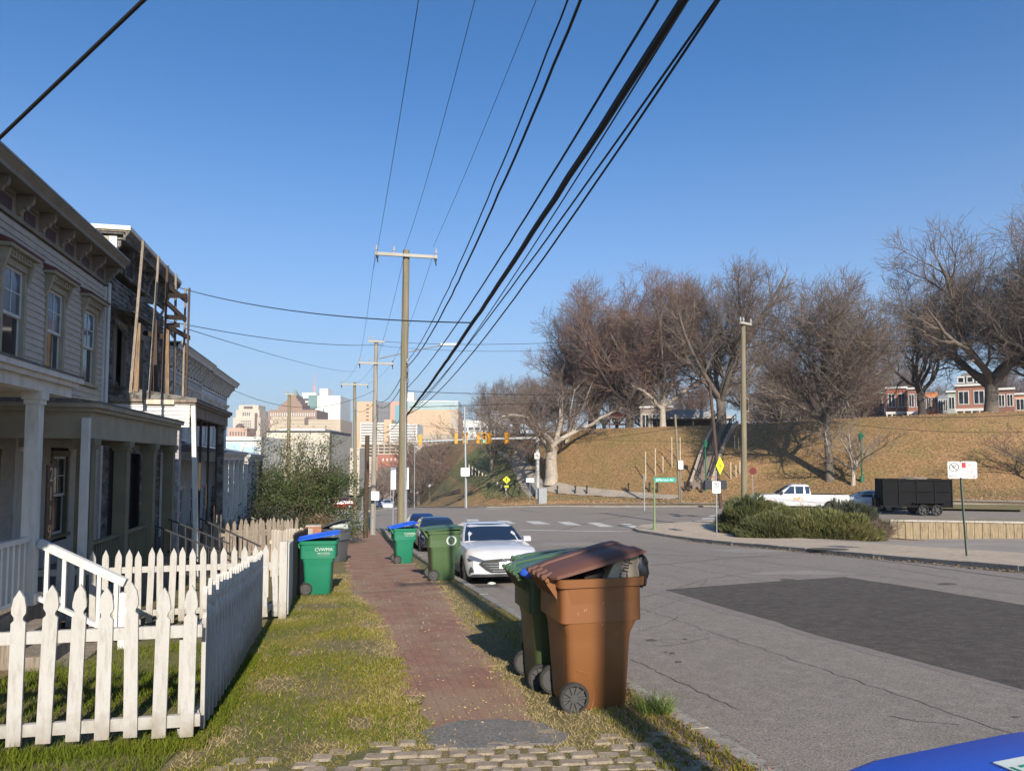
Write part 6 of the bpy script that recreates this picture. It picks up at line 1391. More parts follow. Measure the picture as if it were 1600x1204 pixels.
# ---- juniper hedge: sprays of upright shoots
def juniper(label, p, rx, ry, h, n, seed, cols):
    t = thing('juniper_shrub', label, 'shrub', p, R(-25)); r2 = np.random.default_rng(seed); m = n
    az = r2.uniform(0, 6.28, m); el = np.arcsin(r2.uniform(.02, 1, m)); lump = 1 + .12 * np.sin(3 * az + seed) + .10 * np.sin(5 * el * 2 + az * 2)
    d = np.stack([np.cos(az) * np.cos(el), np.sin(az) * np.cos(el), np.sin(el)], 1); rad = r2.uniform(.72, 1.0, m) * lump
    c = d * rad[:, None] * np.array([rx, ry, h])
    V, F = [], []
    k = 0; parts = []
    for q in range(7):
        off = r2.normal(0, .03, (m, 3)); dirs = d * np.array([1, 1, .5]) + np.array([0, 0, .95]) + r2.normal(0, .28, (m, 3)); dirs /= np.linalg.norm(dirs, axis=1, keepdims=True)
        s_ = r2.uniform(.16, .36, (m, 1)); sd_ = np.cross(dirs, r2.normal(size=(m, 3))); sd_ /= np.linalg.norm(sd_, axis=1, keepdims=True); w_ = .017
        b0 = c + off; parts.append(np.stack([b0 - sd_ * w_, b0 + sd_ * w_, b0 + dirs * s_ * .7 + sd_ * w_ * .9, b0 + dirs * s_], 1).reshape(-1, 3))
    v = np.concatenate(parts); link('foliage', np_mesh('foliage', [v], [np.arange(len(v)).reshape(-1, 4)], cols), t)
    # added solid dark core that stops light shining straight through
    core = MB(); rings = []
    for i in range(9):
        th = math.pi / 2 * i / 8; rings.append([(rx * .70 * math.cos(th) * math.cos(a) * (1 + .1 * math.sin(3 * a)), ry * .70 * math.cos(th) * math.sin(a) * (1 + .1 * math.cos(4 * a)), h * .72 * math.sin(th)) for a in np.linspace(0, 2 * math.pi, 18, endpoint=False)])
    core.loft(rings, True, False).build('light_block_core', M('light_block_core', (.02, .022, .012), (.04, .035, .02), rough=1, sc1=8, bump=1, bs=10), t)
    return t
J1 = leafmat('juniper_green', (.075, .088, .028), (.105, .105, .038), (.045, .058, .022)); J2 = leafmat('juniper_yellow', (.115, .125, .038), (.16, .14, .05), (.07, .085, .03)); J3 = leafmat('juniper_grey', (.06, .07, .042), (.08, .08, .05), (.035, .042, .025))
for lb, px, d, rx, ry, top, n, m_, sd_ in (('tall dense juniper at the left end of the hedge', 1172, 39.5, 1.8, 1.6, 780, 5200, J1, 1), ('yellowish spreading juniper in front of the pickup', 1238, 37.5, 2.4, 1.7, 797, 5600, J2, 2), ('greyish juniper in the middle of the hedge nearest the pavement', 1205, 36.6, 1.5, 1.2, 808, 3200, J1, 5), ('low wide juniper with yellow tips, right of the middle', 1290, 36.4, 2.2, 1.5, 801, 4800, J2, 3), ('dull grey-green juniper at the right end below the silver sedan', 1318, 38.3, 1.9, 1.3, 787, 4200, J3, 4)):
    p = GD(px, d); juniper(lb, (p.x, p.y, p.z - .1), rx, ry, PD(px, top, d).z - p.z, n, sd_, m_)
shrub('leafless brown brushy shrub beside the timber wall', GD(1372, 36.0), 1.5, .9, 1.0, 700, .08, BROWNL, M('bare_brush', (.10, .07, .055), (.15, .11, .085), rough=.9, sc1=4), 8, 60)
# ---- timber retaining wall under the cross road
wx0, wx1 = 28.8, 62.0; WA = Vector((wx0, nline(-4.05, wx0), 0)); wd = Vector((.9036, -.4302, 0)).normalized(); wn_ = Vector((-.4302, -.9036, 0)); WL = (wx1 - wx0) / wd.x
WA.z = g(WA.x, WA.y - .3); t = thing('retaining_wall', 'low retaining wall of upright buff timbers below the cross road', 'wall', WA); TM = M('buff_timber', (.32, .25, .155), (.235, .18, .11), (.15, .115, .075), rough=.9, sc1=1.5, sc2=6, bump=.6, bs=20, stretch=(3, 3, .4)); n = 99; r2 = random.Random(6)
for k in range(n):
    p = wd * (WL * (k + .5) / n); W = WA + p; z0 = g(W.x + wn_.x * .3, W.y + wn_.y * .3) - .25 - WA.z; z1 = zroad(W.x, W.y) + .06 + r2.uniform(-.03, .02) - WA.z; hw_ = WL / n / 2 - .012
    MB().prism([p - wd * hw_ + Vector((0, 0, z0)), p + wd * hw_ + Vector((0, 0, z0)), p + wd * hw_ + Vector((0, 0, z1)), p - wd * hw_ + Vector((0, 0, z1))], wn_ * r2.uniform(.13, .16)).build('timber', TM, t)
cp = MB()
for k in range(27): a, b = wd * (WL * k / 27 + .01), wd * (WL * (k + 1) / 27 - .01); za_, zb_ = [zroad((WA + q).x, (WA + q).y) + .12 - WA.z for q in (a, b)]; cp.bar(a + wn_ * .06 + Vector((0, 0, za_)), b + wn_ * .06 + Vector((0, 0, zb_)), .28, .09)
cp.build('coping', CONC, t)
# ================================================================== downtown skyline
def facing(px): return R(YAW) - math.atan((px - 800) / FPX)
def block(name, label, px0, px1, ytop, d, mat, thick=30, zb=-14.0, cat='building', cap=None, capm=None):
    """building whose front runs between two pixel columns at depth d; local x along the front, y away from the camera"""
    a, b = PD(px0, ytop, d), PD(px1, ytop, d); w_ = (b - a).length; ux = (b - a).normalized(); h = a.z - zb
    t = thing(name, label, cat, (a.x, a.y, zb), math.atan2(ux.y, ux.x)); t['w'] = w_; del t['w']
    mb = MB(); mb.box(0, w_, 0, thick, 0, h); mb.build('wall', mat, t)
    if cap: c = MB(); c.box(-.3, w_ + .3, -.3, thick + .3, h, h + cap); c.build('parapet', capm or mat, t)
    return t, w_, h
def wpart(t, x0, x1, z0, z1, mat, name='window', y=-.15, dy=.2): return MB().box(x0, x1, y, y + dy, z0, z1).build(name, mat, t)
def wgrid(t, x0, x1, z0, z1, nx, nz, fw, fh, mat, name='window', skip=0, seed=1, y=-.12):
    r_ = random.Random(seed); sx, sz = (x1 - x0) / nx, (z1 - z0) / nz; me = None
    for i in range(nx):
        for j in range(nz):
            if r_.random() < skip: continue
            if me is None:
                o = MB().box(-sx * fw / 2, sx * fw / 2, -.1, .1, -sz * fh / 2, sz * fh / 2).build(name, mat, t); me = o.data
            else: o = link(name, me, t)
            o.location = (x0 + sx * (i + .5), y, z0 + sz * (j + .5))
DW = M('city_window', (.07, .075, .09), (.10, .11, .12), rough=.3, sc1=.1); DWB = M('city_window_brown', (.13, .09, .07), rough=.4)
CT = lambda n, a, k=.88: M(n, a, tuple(v * k for v in a), rough=.85, sc1=.03, sc2=.2, c3=tuple(v * .93 for v in a))
cream, tan, orange, brickc = CT('cream_stone', (.50, .44, .36)), CT('tan_stone', (.46, .385, .29)), CT('orange_stone', (.50, .36, .235)), CT('brown_brick', (.28, .19, .14))
white, glassg, grey = CT('white_panel', (.66, .66, .62)), M('green_city_glass', (.13, .22, .21), (.17, .26, .25), rough=.3, sc1=.08), CT('grey_panel', (.17, .17, .18))
cite = 'building'
D1 = 620
def zof(py, d): return PD(500, py, d).z + 14.0
# cream art-deco tower
t, w_, h = block('office_tower', 'cream stepped stone tower on the left of the skyline', 364, 407, 652, D1, cream, 26)
sc_ = w_ / 43
up = MB(); up.box(3 * sc_, 40 * sc_, 2, 24, h, zof(640, D1)); up.box(6 * sc_, 37 * sc_, 4, 22, zof(640, D1), zof(632, D1)); up.build('setback', cream, t)
wgrid(t, 12 * sc_, 29 * sc_, zof(676, D1), zof(656, D1), 6, 5, .45, .55, DW); wgrid(t, 13 * sc_, 26 * sc_, zof(650, D1), zof(643, D1), 4, 1, .45, .8, DW, y=1.9)
wpart(t, 14 * sc_, 28 * sc_, zof(638, D1), zof(634, D1), DWB, 'louvre', 3.8); wpart(t, 34 * sc_, 38 * sc_, 40, zof(645, D1), DWB, 'painted_bay_shade'); MB().tube([(11 * sc_, 8, zof(632, D1)), (11 * sc_, 8, zof(626, D1))], .3, 5).build('antenna', METAL_P, t)  # right-hand bay is only a brown strip, its shade put into the colour
t, w_, h = block('low_building', 'small pinkish low building at the foot of the cream tower', 356, 386, 668, 560, CT('pink_stone', (.50, .33, .25)), 20)
MB().loft([[(w_ * .48 + 3.4 * math.cos(a) * math.cos(e), 6 + 3.4 * math.sin(a) * math.cos(e), h + 3.6 * math.sin(e)) for a in np.linspace(0, 2 * math.pi, 14, endpoint=False)] for e in (0, .5, 1.0, 1.4)], True, True).build('dome', DWB, t, smooth=True)
wgrid(t, 1, w_ - 1, h - 7, h - 2, 6, 1, .4, .6, DW)
# brown ziggurat
t, w_, h = block('office_tower', 'brown brick ziggurat-shaped tower behind the utility pole', 420, 495, 640, 640, brickc, 40); s_ = w_ / 75
up = MB()
for k, (a, b, y) in enumerate(((434, 472, 634), (438, 470, 630), (442, 467, 626), (446, 463, 622), (449, 460, 616))): up.box((a - 420) * s_, (b - 420) * s_, 1 + k, 30 - k, h if k == 0 else zof((634, 630, 626, 622)[k - 1], 640), zof(y, 640))
up.build('setback', brickc, t); wgrid(t, 1, w_ - 1, h - 26, h - 1, 20, 4, .45, .5, CT('window_white', (.55, .52, .48))); MB().loft([[(((449 + 460) / 2 - 420) * s_ + q * 3.2 * k, 12 + p * 3.2 * k, zof(616, 640) + z) for q, p in ((-1, -1), (1, -1), (1, 1), (-1, 1))] for k, z in ((1, 0), (.05, 5.5))], True, True).build('pyramid_roof', M('copper_green', (.16, .22, .18)), t)
# white hospital block
t, w_, h = block('hospital_block', 'big white hospital block with green glass panel and rooftop mast', 493, 532, 618, 720, white, 45); s_ = w_ / 39
lw_ = MB(); lw_.box(-22 * s_, 0, 2, 40, 0, zof(613, 720)); lw_.box(-34 * s_, -22 * s_, 4, 36, 0, zof(621, 720)); lw_.box(4 * s_, 17 * s_, 6, 24, h, zof(606, 720)); lw_.build('wing', white, t)
wpart(t, -11 * s_, 3 * s_, zof(638, 720), zof(617, 720), glassg, 'glass_panel', 1.6 if False else -.3); wpart(t, -30 * s_, -12 * s_, zof(625.5, 720), zof(622, 720), DW, 'window_band', 1.6, .6)
for y in (628.5, 633.5): wpart(t, -21 * s_, -12 * s_, zof(y + 1, 720), zof(y, 720), DW, 'window_band', 1.8, .3)
wpart(t, 12 * s_, 13.5 * s_, zof(656, 720), zof(638, 720), DW, 'window_band')
mt = MB(); mx, mz = -6 * s_, zof(613, 720)
for k in range(8): mt.bar((mx - 1.6, 10, mz + k), (mx + 1.6, 10, mz + k + 1), .25, .25); mt.bar((mx + 1.6, 10, mz + k), (mx - 1.6, 10, mz + k + 1), .25, .25)
mt.tube([(mx, 10, mz), (mx, 10, mz + 20)], .3, 5); mt.build('mast', M('mast_red', (.5, .25, .25)), t)
# beige wide block in front
t, w_, h = block('office_block', 'wide beige windowless block below the white hospital', 424, 532, 655, 540, tan, 40); s_ = w_ / 108
o = MB(); o.box(0, 54 * s_, -.5, 20, h, zof(651, 540)); o.build('parapet', tan, t)
for y in (657, 662, 667): wpart(t, 4 * s_, w_ - 3, zof(y + .5, 540), zof(y, 540), CT('joint', (.34, .25, .17)), 'reveal', -.1, .15)
wpart(t, 52 * s_, 58 * s_, zof(663, 540), zof(653, 540), DWB, 'louvre', -.6)
# nearer cream building behind the evergreen and pale blue-white one
t, w_, h = block('warehouse', 'large cream stucco building with dark roof trim behind the evergreen', 417, 516, 675, 210, CT('cream_stucco', (.50, .46, .38)), 26, zb=-14); s_ = w_ / 99
MB().box(-.15, w_ + .2, -.25, 26.2, h, h + .45).build('roof_trim', M('dark_trim', (.05, .05, .055)), t); MB().box(w_ - .1, w_ + .35, -.3, .2, 0, h - .01).build('corner_trim', M('dark_trim', (.05, .05, .055)), t)
o = MB(); o.box(3, w_ - 2, 2, 20, h + .451, h + 1.1); o.build('roof_edge', white, t); wgrid(t, 7 * s_, 93 * s_, h - 9, h - 3, 7, 2, .3, .4, M('pale_pane', (.30, .34, .36), rough=.3), y=-.05)
t, w_, h = block('warehouse', 'white low building with pale blue lower panels beyond the last row house', 352, 408, 682, 190, CT('white_stucco', (.60, .60, .57)), 22, zb=-14); s_ = w_ / 56
wpart(t, 2 * s_, 24 * s_, h - 4.6, h - 1.5, M('pale_blue_panel', (.34, .48, .58), rough=.5), 'panel', -.1, .1); wpart(t, 28 * s_, 52 * s_, h - 4.6, h - 2.6, M('pale_blue_panel', (.34, .48, .58)), 'panel', -.1, .1); wpart(t, 0, w_, h - 1.2, h - .9, DW, 'painted_cornice_shadow', -.05, .1)  # dark strip under the roof edge has the cornice shadow painted in
# orange towers
t, w_, h = block('office_tower', 'tall orange stone tower left of the tall mossy pole', 558, 582, 627, 600, orange, 26); s_ = w_ / 24
wgrid(t, 14 * s_, 19 * s_, zof(664, 600), zof(630, 600), 1, 6, .8, .35, DWB)
t, w_, h = block('office_tower', 'dark grey slab tower behind the grey utility pole', 582, 611, 628, 660, grey, 26); wgrid(t, 1, w_ - 1, h - 22, h - 2, 5, 4, .25, .3, DW)
t, w_, h = block('office_tower', 'narrow pinkish tower with teal glass corner', 610, 634, 627, 625, CT('pink_panel', (.50, .30, .22)), 24); wpart(t, w_ * .3, w_ * .75, h - 24, h - 3, M('teal_glass', (.16, .32, .38), rough=.2), 'glass_panel')
t, w_, h = block('hospital_tower', 'orange hospital wing with pale glass top storeys behind the tall pole', 630, 716, 640, 580, orange, 46); s_ = w_ / 86
gl = MB(); gl.box(0, w_, 0, 44, h, zof(627.5, 580)); gl.build('glass_storeys', M('pale_green_glass', (.33, .42, .42), (.27, .36, .37), rough=.3, sc1=.15), t)
o = MB(); o.box(-.3, w_ + .3, -.3, 44.3, zof(627.5, 580), zof(626.3, 580)); o.box(4 * s_, 15 * s_, 4, 20, zof(626.3, 580), zof(612, 580)); o.box(30 * s_, 70 * s_, 8, 30, zof(626.3, 580), zof(624.5, 580)); o.build('rooftop_plant', white, t)
r_ = random.Random(9)
for y in (645, 650, 655.5, 662, 668, 674):
    for k in range(8):
        if r_.random() < .6: x = (10 + k * 9 + r_.uniform(-2, 2)) * s_; wpart(t, x, x + 1.0 * s_, zof(y + .6, 580), zof(y - .6, 580), DWB)
for y in (646, 652, 658, 664, 670): wpart(t, 74 * s_, 85 * s_, zof(y + 2, 580), zof(y - 2, 580), M('grey_band', (.36, .33, .28)), 'window_band')
# white striped parking decks
for lb, a, b, y0, d, n in (('white striped parking deck left of the tall mossy pole', 563, 602, 660, 470, 10), ('white striped parking deck right of the tall mossy pole', 609, 652, 662, 450, 9)):
    t, w_, h = block('parking_deck', lb, a, b, y0, d, CT('deck_white', (.62, .61, .57)), 30); zz = [zof(y0 + 2 + k * 4.3, d) for k in range(n)]
    for z in zz: wpart(t, .5, w_ - .5, z - .9, z, M('deck_slot', (.22, .20, .18)), 'deck_opening', -.05, .3)
t, w_, h = block('office_block', 'orange stone block with square windows between the parking decks', 600, 612, 655, 465, orange, 20); wgrid(t, 1, w_ - 1, h - 22, h - 3, 1, 6, .4, .2, DWB)
t, w_, h = block('parking_deck', 'tan parking deck with dark openings at the foot of the skyline', 560, 640, 692, 430, tan, 30); s_ = w_ / 80
for k in range(4):
    z = zof(694.5 + 5 * k, 430); wgrid(t, 4 * s_, w_ - 3 * s_, z - 1.2, z, 8, 1, .82, .9, M('deck_dark', (.07, .05, .04)))
t, w_, h = block('brick_building', 'red brick building above the street at the foot of the decks', 590, 656, 710, 400, CT('red_brick_far', (.33, .13, .085)), 24); wgrid(t, 2, w_ * .75, h - 4, h - 1.5, 7, 1, .35, .6, CT('window_white', (.55, .52, .48)))
t, w_, h = block('brick_building', 'tan low block behind the traffic signals', 652, 716, 678, 420, CT('tan_low', (.38, .32, .24)), 24); wgrid(t, 2, w_ - 2, h - 6, h - 2, 9, 1, .6, .5, DW)
t, w_, h = block('low_building', 'white flat building above the green slope', 716, 786, 656, 520, white, 24); wgrid(t, 2, w_ - 2, h - 8, h - 4, 6, 1, .7, .5, DW); MB().box(.0, 3.5, -.6, 6, h - 14, h + 2).build('stair_tower', DWB, t)
t, w_, h = block('office_tower', 'bluish white office building seen through the trees', 762, 826, 622, 700, CT('bluish_panel', (.50, .55, .60)), 30)
for k in range(6): wpart(t, 1, w_ - 1, h - 6 - k * 6, h - 3.5 - k * 6, M('blue_glass', (.18, .24, .32), rough=.2), 'window_band')
t, w_, h = block('low_building', 'white framed building under the traffic signals', 716, 730, 690, 380, white, 16); wgrid(t, 1, w_ - 1, 2, h - 1, 2, 3, .6, .5, DW)
t, w_, h = block('low_building', 'cream low building in the gap below the downtown skyline', 530, 562, 700, 330, cream, 20); wgrid(t, 1, w_ - 1, h - 6, h - 1, 4, 2, .4, .5, DW)
t, w_, h = block('low_building', 'brown shopfront block far down the street under the decks', 592, 652, 730, 300, CT('brown_far', (.17, .13, .105)), 16, zb=-14); wgrid(t, 1, w_ - 1, h - 3, h - 1, 7, 1, .6, .6, DW)
# ================================================================== hilltop buildings
def hill_house(label, px0, px1, ytop, d, wall, roofm=None, storeys=2, nx=3, porch=False, mans=False, zlift=0, cap=True, wm=None, name='brick_house', thick=6):
    a, b = PD(px0, ytop, d), PD(px1, ytop, d); m = (a + b) / 2; zb = min(7.0, g(m.x, m.y)) - .3; an = facing((px0 + px1) / 2); ux = Vector((math.cos(an), math.sin(an), 0)); w_ = (b - a).length * math.cos(an - R(YAW)); h = a.z - zb; a = m - ux * w_ / 2; a.z = m.z
    t = thing(name, label, 'house', (a.x, a.y, zb), math.atan2(ux.y, ux.x)); MB().box(0, w_, 0, thick, 0, h).build('wall', wall, t)
    if cap: MB().box(-.2, w_ + .2, -.35, thick + .2, h, h + .35).build('cornice', WHITE_CLEAN, t)
    if mans: MB().loft([[(w_ / 2 + q * (w_ / 2 - i_), thick / 2 + p * (thick / 2 - i_), z) for q, p in ((-1, -1), (1, -1), (1, 1), (-1, 1))] for i_, z in ((.1, h + .352), (.9, h + 2.2), (1.3, h + 2.4))], True, True).build('roof', SHING, t)
    for k in range(3 if mans else 0):
        x = w_ * (k + .6) / 3.3; f = MB().box(x - .55, x + .55, .05, 1.2, h + .55, h + 1.75).build('dormer', WHITE_CLEAN, t); MB().box(x - .35, x + .35, -.0, .04, h + .75, h + 1.5).build('pane', GLASS, f)
    sh = h / storeys
    for j in range(storeys):
        for k in range(nx):
            x = w_ * (k + .5) / nx; ww = min(1.0, w_ / nx * .3); z0 = sh * j + sh * .28; z1 = sh * j + sh * .78
            f = MB(); f.box(x - ww - .12, x + ww + .12, -.08, -.005, z0 - .12, z1 + .14); fo = f.build('window', WHITE_CLEAN, t); p_ = MB(); p_.box(x - ww, x - .06, -.11, -.085, z0, z1); p_.box(x + .06, x + ww, -.11, -.085, z0, z1); p_.build('pane', wm or GLASS, fo)
    if porch:
        pf = MB(); pf.box(-.2, w_ + .2, -2.6, -.12, .3, .45); po = pf.build('porch', WHITE_CLEAN, t); MB().box(-.2, w_ + .2, -2.6, -.12, sh * .95, sh * 1.05).build('porch_roof', WHITE_CLEAN, po)
        for k in range(5): x = w_ * k / 4; MB().box(x - .12, x + .12, -2.55, -2.3, .45, sh * .95).build('porch_column', WHITE_CLEAN, po)
    return t
BRH = CT('hill_brick', (.26, .12, .085)); BR2 = CT('hill_brick_dark', (.20, .10, .075)); ORH = CT('orange_render', (.55, .20, .07))
hill_house('brick mansion with white trim, mansard roof and porch beside the massive oak', 1493, 1541, 603, 125, BRH, nx=2, porch=True, mans=True)
hill_house('plain red brick house right of the massive oak trunk', 1558, 1584, 609, 124, BR2, nx=2)
hill_house('pinkish orange house at the right edge of the hilltop', 1584, 1640, 616, 128, CT('salmon_render', (.50, .26, .16)), nx=3)
hill_house('bright orange flat-roofed house between the hilltop trunks', 1446, 1465, 613, 150, ORH, nx=2, cap=False)
hill_house('grey modern house beside the bright orange one', 1465, 1481, 617, 148, CT('grey_render', (.20, .22, .24)), nx=2, cap=False)
hill_house('pale green-grey house next to the brick mansion', 1480, 1493, 613, 140, CT('sage_render', (.32, .36, .30)), nx=1)
hill_house('brick house with white balustrade left of the crooked tree', 1418, 1441, 608, 140, BRH, nx=2, porch=True)
hill_house('red brick gabled house further left behind the young trees', 1385, 1416, 607, 146, CT('red_hill_brick', (.33, .11, .07)), nx=2, porch=True)
hill_house('long brown brick row behind the slope tree', 1155, 1300, 613, 160, CT('brown_row', (.15, .115, .09)), nx=9, porch=False, cap=False)
hill_house('pale low house on the left brow behind the pavilion', 1000, 1050, 637, 150, CT('pale_row', (.24, .20, .17)), nx=3, storeys=1)
hill_house('brown brick house half hidden by twigs over the lawn', 1305, 1380, 616, 158, BR2, nx=5, porch=True)
# pavilion
p = GD(1080, 118); t = thing('park_pavilion', 'low park pavilion with hipped grey roof at the top of the hill', 'pavilion', p, R(-18))
s_ = 118 / 1150; mb = MB(); W_ = 5.2
mb.loft([[(q * (W_ + 1.2 - i_), p_ * (3.4 - i_ * .9), z) for q, p_ in ((-1, -1), (1, -1), (1, 1), (-1, 1))] for i_, z in ((0, 1.9), (0, 2.05), (3.3, 3.5))], True, True).build('roof', M('pavilion_roof', (.36, .35, .33), rough=.8), t)
for x in (-5.6, -2.8, 0, 2.8, 5.6):
    for y in (-2.6, 2.6): MB().box(x - .15, x + .15, y - .15, y + .15, -.3, 1.9).build('pillar', M('pavilion_dark', (.04, .038, .035)), t)
MB().box(-5.4, 5.4, .5, 2.4, 0, 1.85).build('back_wall', M('pavilion_dark', (.04, .038, .035)), t)
# red equipment on the hill
p = GD(966, 117); t = thing('playground_frame', 'small red and orange play frame on the left brow of the hill', 'play equipment', p)
for x in (-1.4, .0, 1.4): MB().tube([(x, 0, -.2), (x, 0, 2.2)], .08, 6).build('post', M('play_red', (.45, .06, .05)), t)
MB().box(-1.5, 1.5, -.6, .6, 1.0, 1.2).build('deck', M('play_orange', (.5, .2, .05)), t); MB().prism([(-1.6, -.7, 2.2), (1.6, -.7, 2.2), (0, -.7, 3.0)], (0, 1.4, 0)).build('canopy', M('play_red', (.45, .06, .05)), t)
# ---- park stairs
sb, st_ = PG(1096, 762), PG(1138, 665); dv = Vector((st_.x - sb.x, st_.y - sb.y, 0)); Ls = dv.length; ds = dv.normalized(); ns = Vector((ds.y, -ds.x, 0)); zr0, zr1 = sb.z - .1, st_.z + .15
t = thing('park_stairs', 'long concrete stairway with dark handrails climbing the leafy hill', 'stairs', (sb.x, sb.y, zr0)); STM = M('step_concrete', (.22, .175, .14), (.175, .14, .115), rough=.95, sc1=.8, sc2=5, fine=.2, fs=30); n = 44; W_ = 1.05
def stz(k):   # stair level follows the bank, just above it
    q = sb + ds * (Ls * k / n); return max(g(q.x, q.y), g(q.x + ns.x * W_, q.y + ns.y * W_), g(q.x - ns.x * W_, q.y - ns.y * W_)) + .22 - zr0
zs = [stz(k) for k in range(n + 1)]; zs = [max(zs[:k + 1]) for k in range(n + 1)]; dk = Ls / n
mb = MB(); tr_ = MB()
for k in range(n):
    a, b = ds * (dk * k), ds * (dk * (k + 1)); z = zs[k + 1]; q = [a - ns * W_, a + ns * W_, b + ns * W_, b - ns * W_]
    mb.prism([v + Vector((0, 0, z - 1.0)) for v in q], (0, 0, 1.0)); mb.prism([a - ns * (W_ - .01) + Vector((0, 0, z + .003)) - ds * .06, a + ns * (W_ - .01) + Vector((0, 0, z + .003)) - ds * .06, a + ns * (W_ - .01) + Vector((0, 0, z + .003)) + ds * .12, a - ns * (W_ - .01) + Vector((0, 0, z + .003)) + ds * .12], (0, 0, .03), 1)
mb.build('steps', [STM, M('step_nosing', (.36, .30, .24), rough=.9)], t)
def along(off, up_, r_, mb_, w_=None):
    P_ = [ds * (dk * k) + ns * off + Vector((0, 0, zs[k] + up_)) for k in range(0, n + 1, 4)]
    for p_, q_ in zip(P_[:-1], P_[1:]):
        if w_: mb_.bar(p_, q_ + (q_ - p_) * .004, w_[0], w_[1])
        else: mb_.tube([p_, q_], r_, 6)
    return P_
for s_ in (-1, 1):
    c = MB(); along(s_ * (W_ + .15), .0, 0, c, (.24, .7)); c.build('cheek_wall', M('pale_concrete', (.38, .31, .24), (.31, .25, .20), rough=.9, sc1=1), t)
for s_ in (-.35, .95):
    c = MB(); P_ = along(s_ * W_, 1.2, .07, c); along(s_ * W_, .75, .05, c)
    for e in P_: c.tube([e, e - Vector((0, 0, 1.1))], .05, 6)
    c.build('handrail', BLACKM, t)
# bollards along the foot of the hill
bp = MB(); bp.tube([(0, 0, -.1), (0, 0, .12), (0, 0, .13), (0, 0, .85), (0, 0, .86), (0, 0, 1.0), (0, 0, 1.1)], [.17, .17, .10, .09, .13, .13, .03], 10)
blist = [(812, 772), (871, 771), (899, 771), (917, 771), (982, 768), (1015, 767), (1027, 768), (1070, 766), (1077, 766), (1096, 768)]
b0 = None
for i, (x, y) in enumerate(blist):
    q = PG(x, y); lab = '%s from the left of the black bollards at the foot of the hill' % ordn[i]
    if b0 is None: b0 = bp.build('bollard', BLACKM, None, q, smooth=True); tag(b0, lab, 'bollard', 'bollards at the foot of the hill')
    else: o = b0.copy(); sc.collection.objects.link(o); o.location = q; o['label'] = lab
# young tree stakes on the hill
stk = [(1009, 752, 705, 'left'), (1024, 742, 700, 'mid'), (1036, 738, 712, 'x'), (1050, 730, 682, 'x'), (1063, 725, 683, 'x'), (1142, 748, 722, 'x'), (1150, 745, 726, 'x'), (1156, 740, 720, 'x'), (1083, 660, 646, 'x'), (1093, 659, 646, 'x'), (1148, 700, 680, 'x'), (1154, 702, 684, 'x')]
for i, (x, y0, y1, _) in enumerate(stk):
    q = PG(x, y0); hh = PD(x, y1, depth(q)).z - q.z; tag(MB().tube([(0, 0, -.1), (.02, 0, hh)], .045, 5).build('tree_stake', WOOD_PALE, None, q), '%s from the left of the pale wooden stakes planted on the leafy hill' % ordn[sorted(range(len(stk)), key=lambda q: stk[q][0]).index(i)], 'stake', 'pale stakes on the leafy hill')
# green park lamp posts
for px, py, yt, lb in ((1103, 765, 700, 'green park lamp post at the foot of the stairs'), (1347, 752, 690, 'green park lamp post behind the black trailer')):
    q = PG(px, py); hh = PD(px, yt, depth(q)).z - q.z; t = thing('park_lamp', lb, 'lamp post', q); GP = M('lamp_green', (.012, .11, .06), rough=.5); MB().tube([(0, 0, -.1), (0, 0, .5), (0, 0, .55), (0, 0, hh)], [.22, .18, .08, .06], 10).build('post', GP, t); MB().tube([(0, 0, hh), (0, 0, hh + .15), (0, 0, hh + .6), (0, 0, hh + .7), (0, 0, hh + .95)], [.08, .18, .26, .3, .03], 10).build('lantern', GP, t)
# board fence along the sunken lane on the green slope
a, b = PG(733, 742), PG(790, 770); A_, B_ = Vector((a.x, a.y, 0)), Vector((b.x, b.y, 0)); t = thing('board_fence', 'dark plank fence with pale posts running down the green slope', 'fence', a)
for k in range(11):
    q = A_.lerp(B_, k / 10); z = a.z + (b.z - a.z) * k / 10 - a.z; hh = 1.9 - k * .10; MB().box(q.x - a.x - .1, q.x - a.x + .1, q.y - a.y - .1, q.y - a.y + .1, z - .3, z + hh).build('post', WOOD_PALE, t)
MB().prism([(0, 0, -.8), (b.x - a.x, b.y - a.y, b.z - a.z - .4), (b.x - a.x, b.y - a.y, b.z - a.z + .55), (0, 0, 1.35)], (.05, .1, 0)).build('boards', POLE_D, t)
a, b = PG(674, 784), PG(719, 771); t = thing('guard_rail', 'dark low guard rail at the head of the far street corner', 'guard rail', a)
for zz in (.4, .75): MB().bar((0, 0, zz), (b.x - a.x, b.y - a.y, b.z - a.z + zz), .08, .2).build('rail', BLACKM, t)
for k in range(5): q = (b - a) * (k / 4); MB().box(q.x - .07, q.x + .07, q.y - .07, q.y + .07, q.z - .2, q.z + .85).build('post', BLACKM, t)
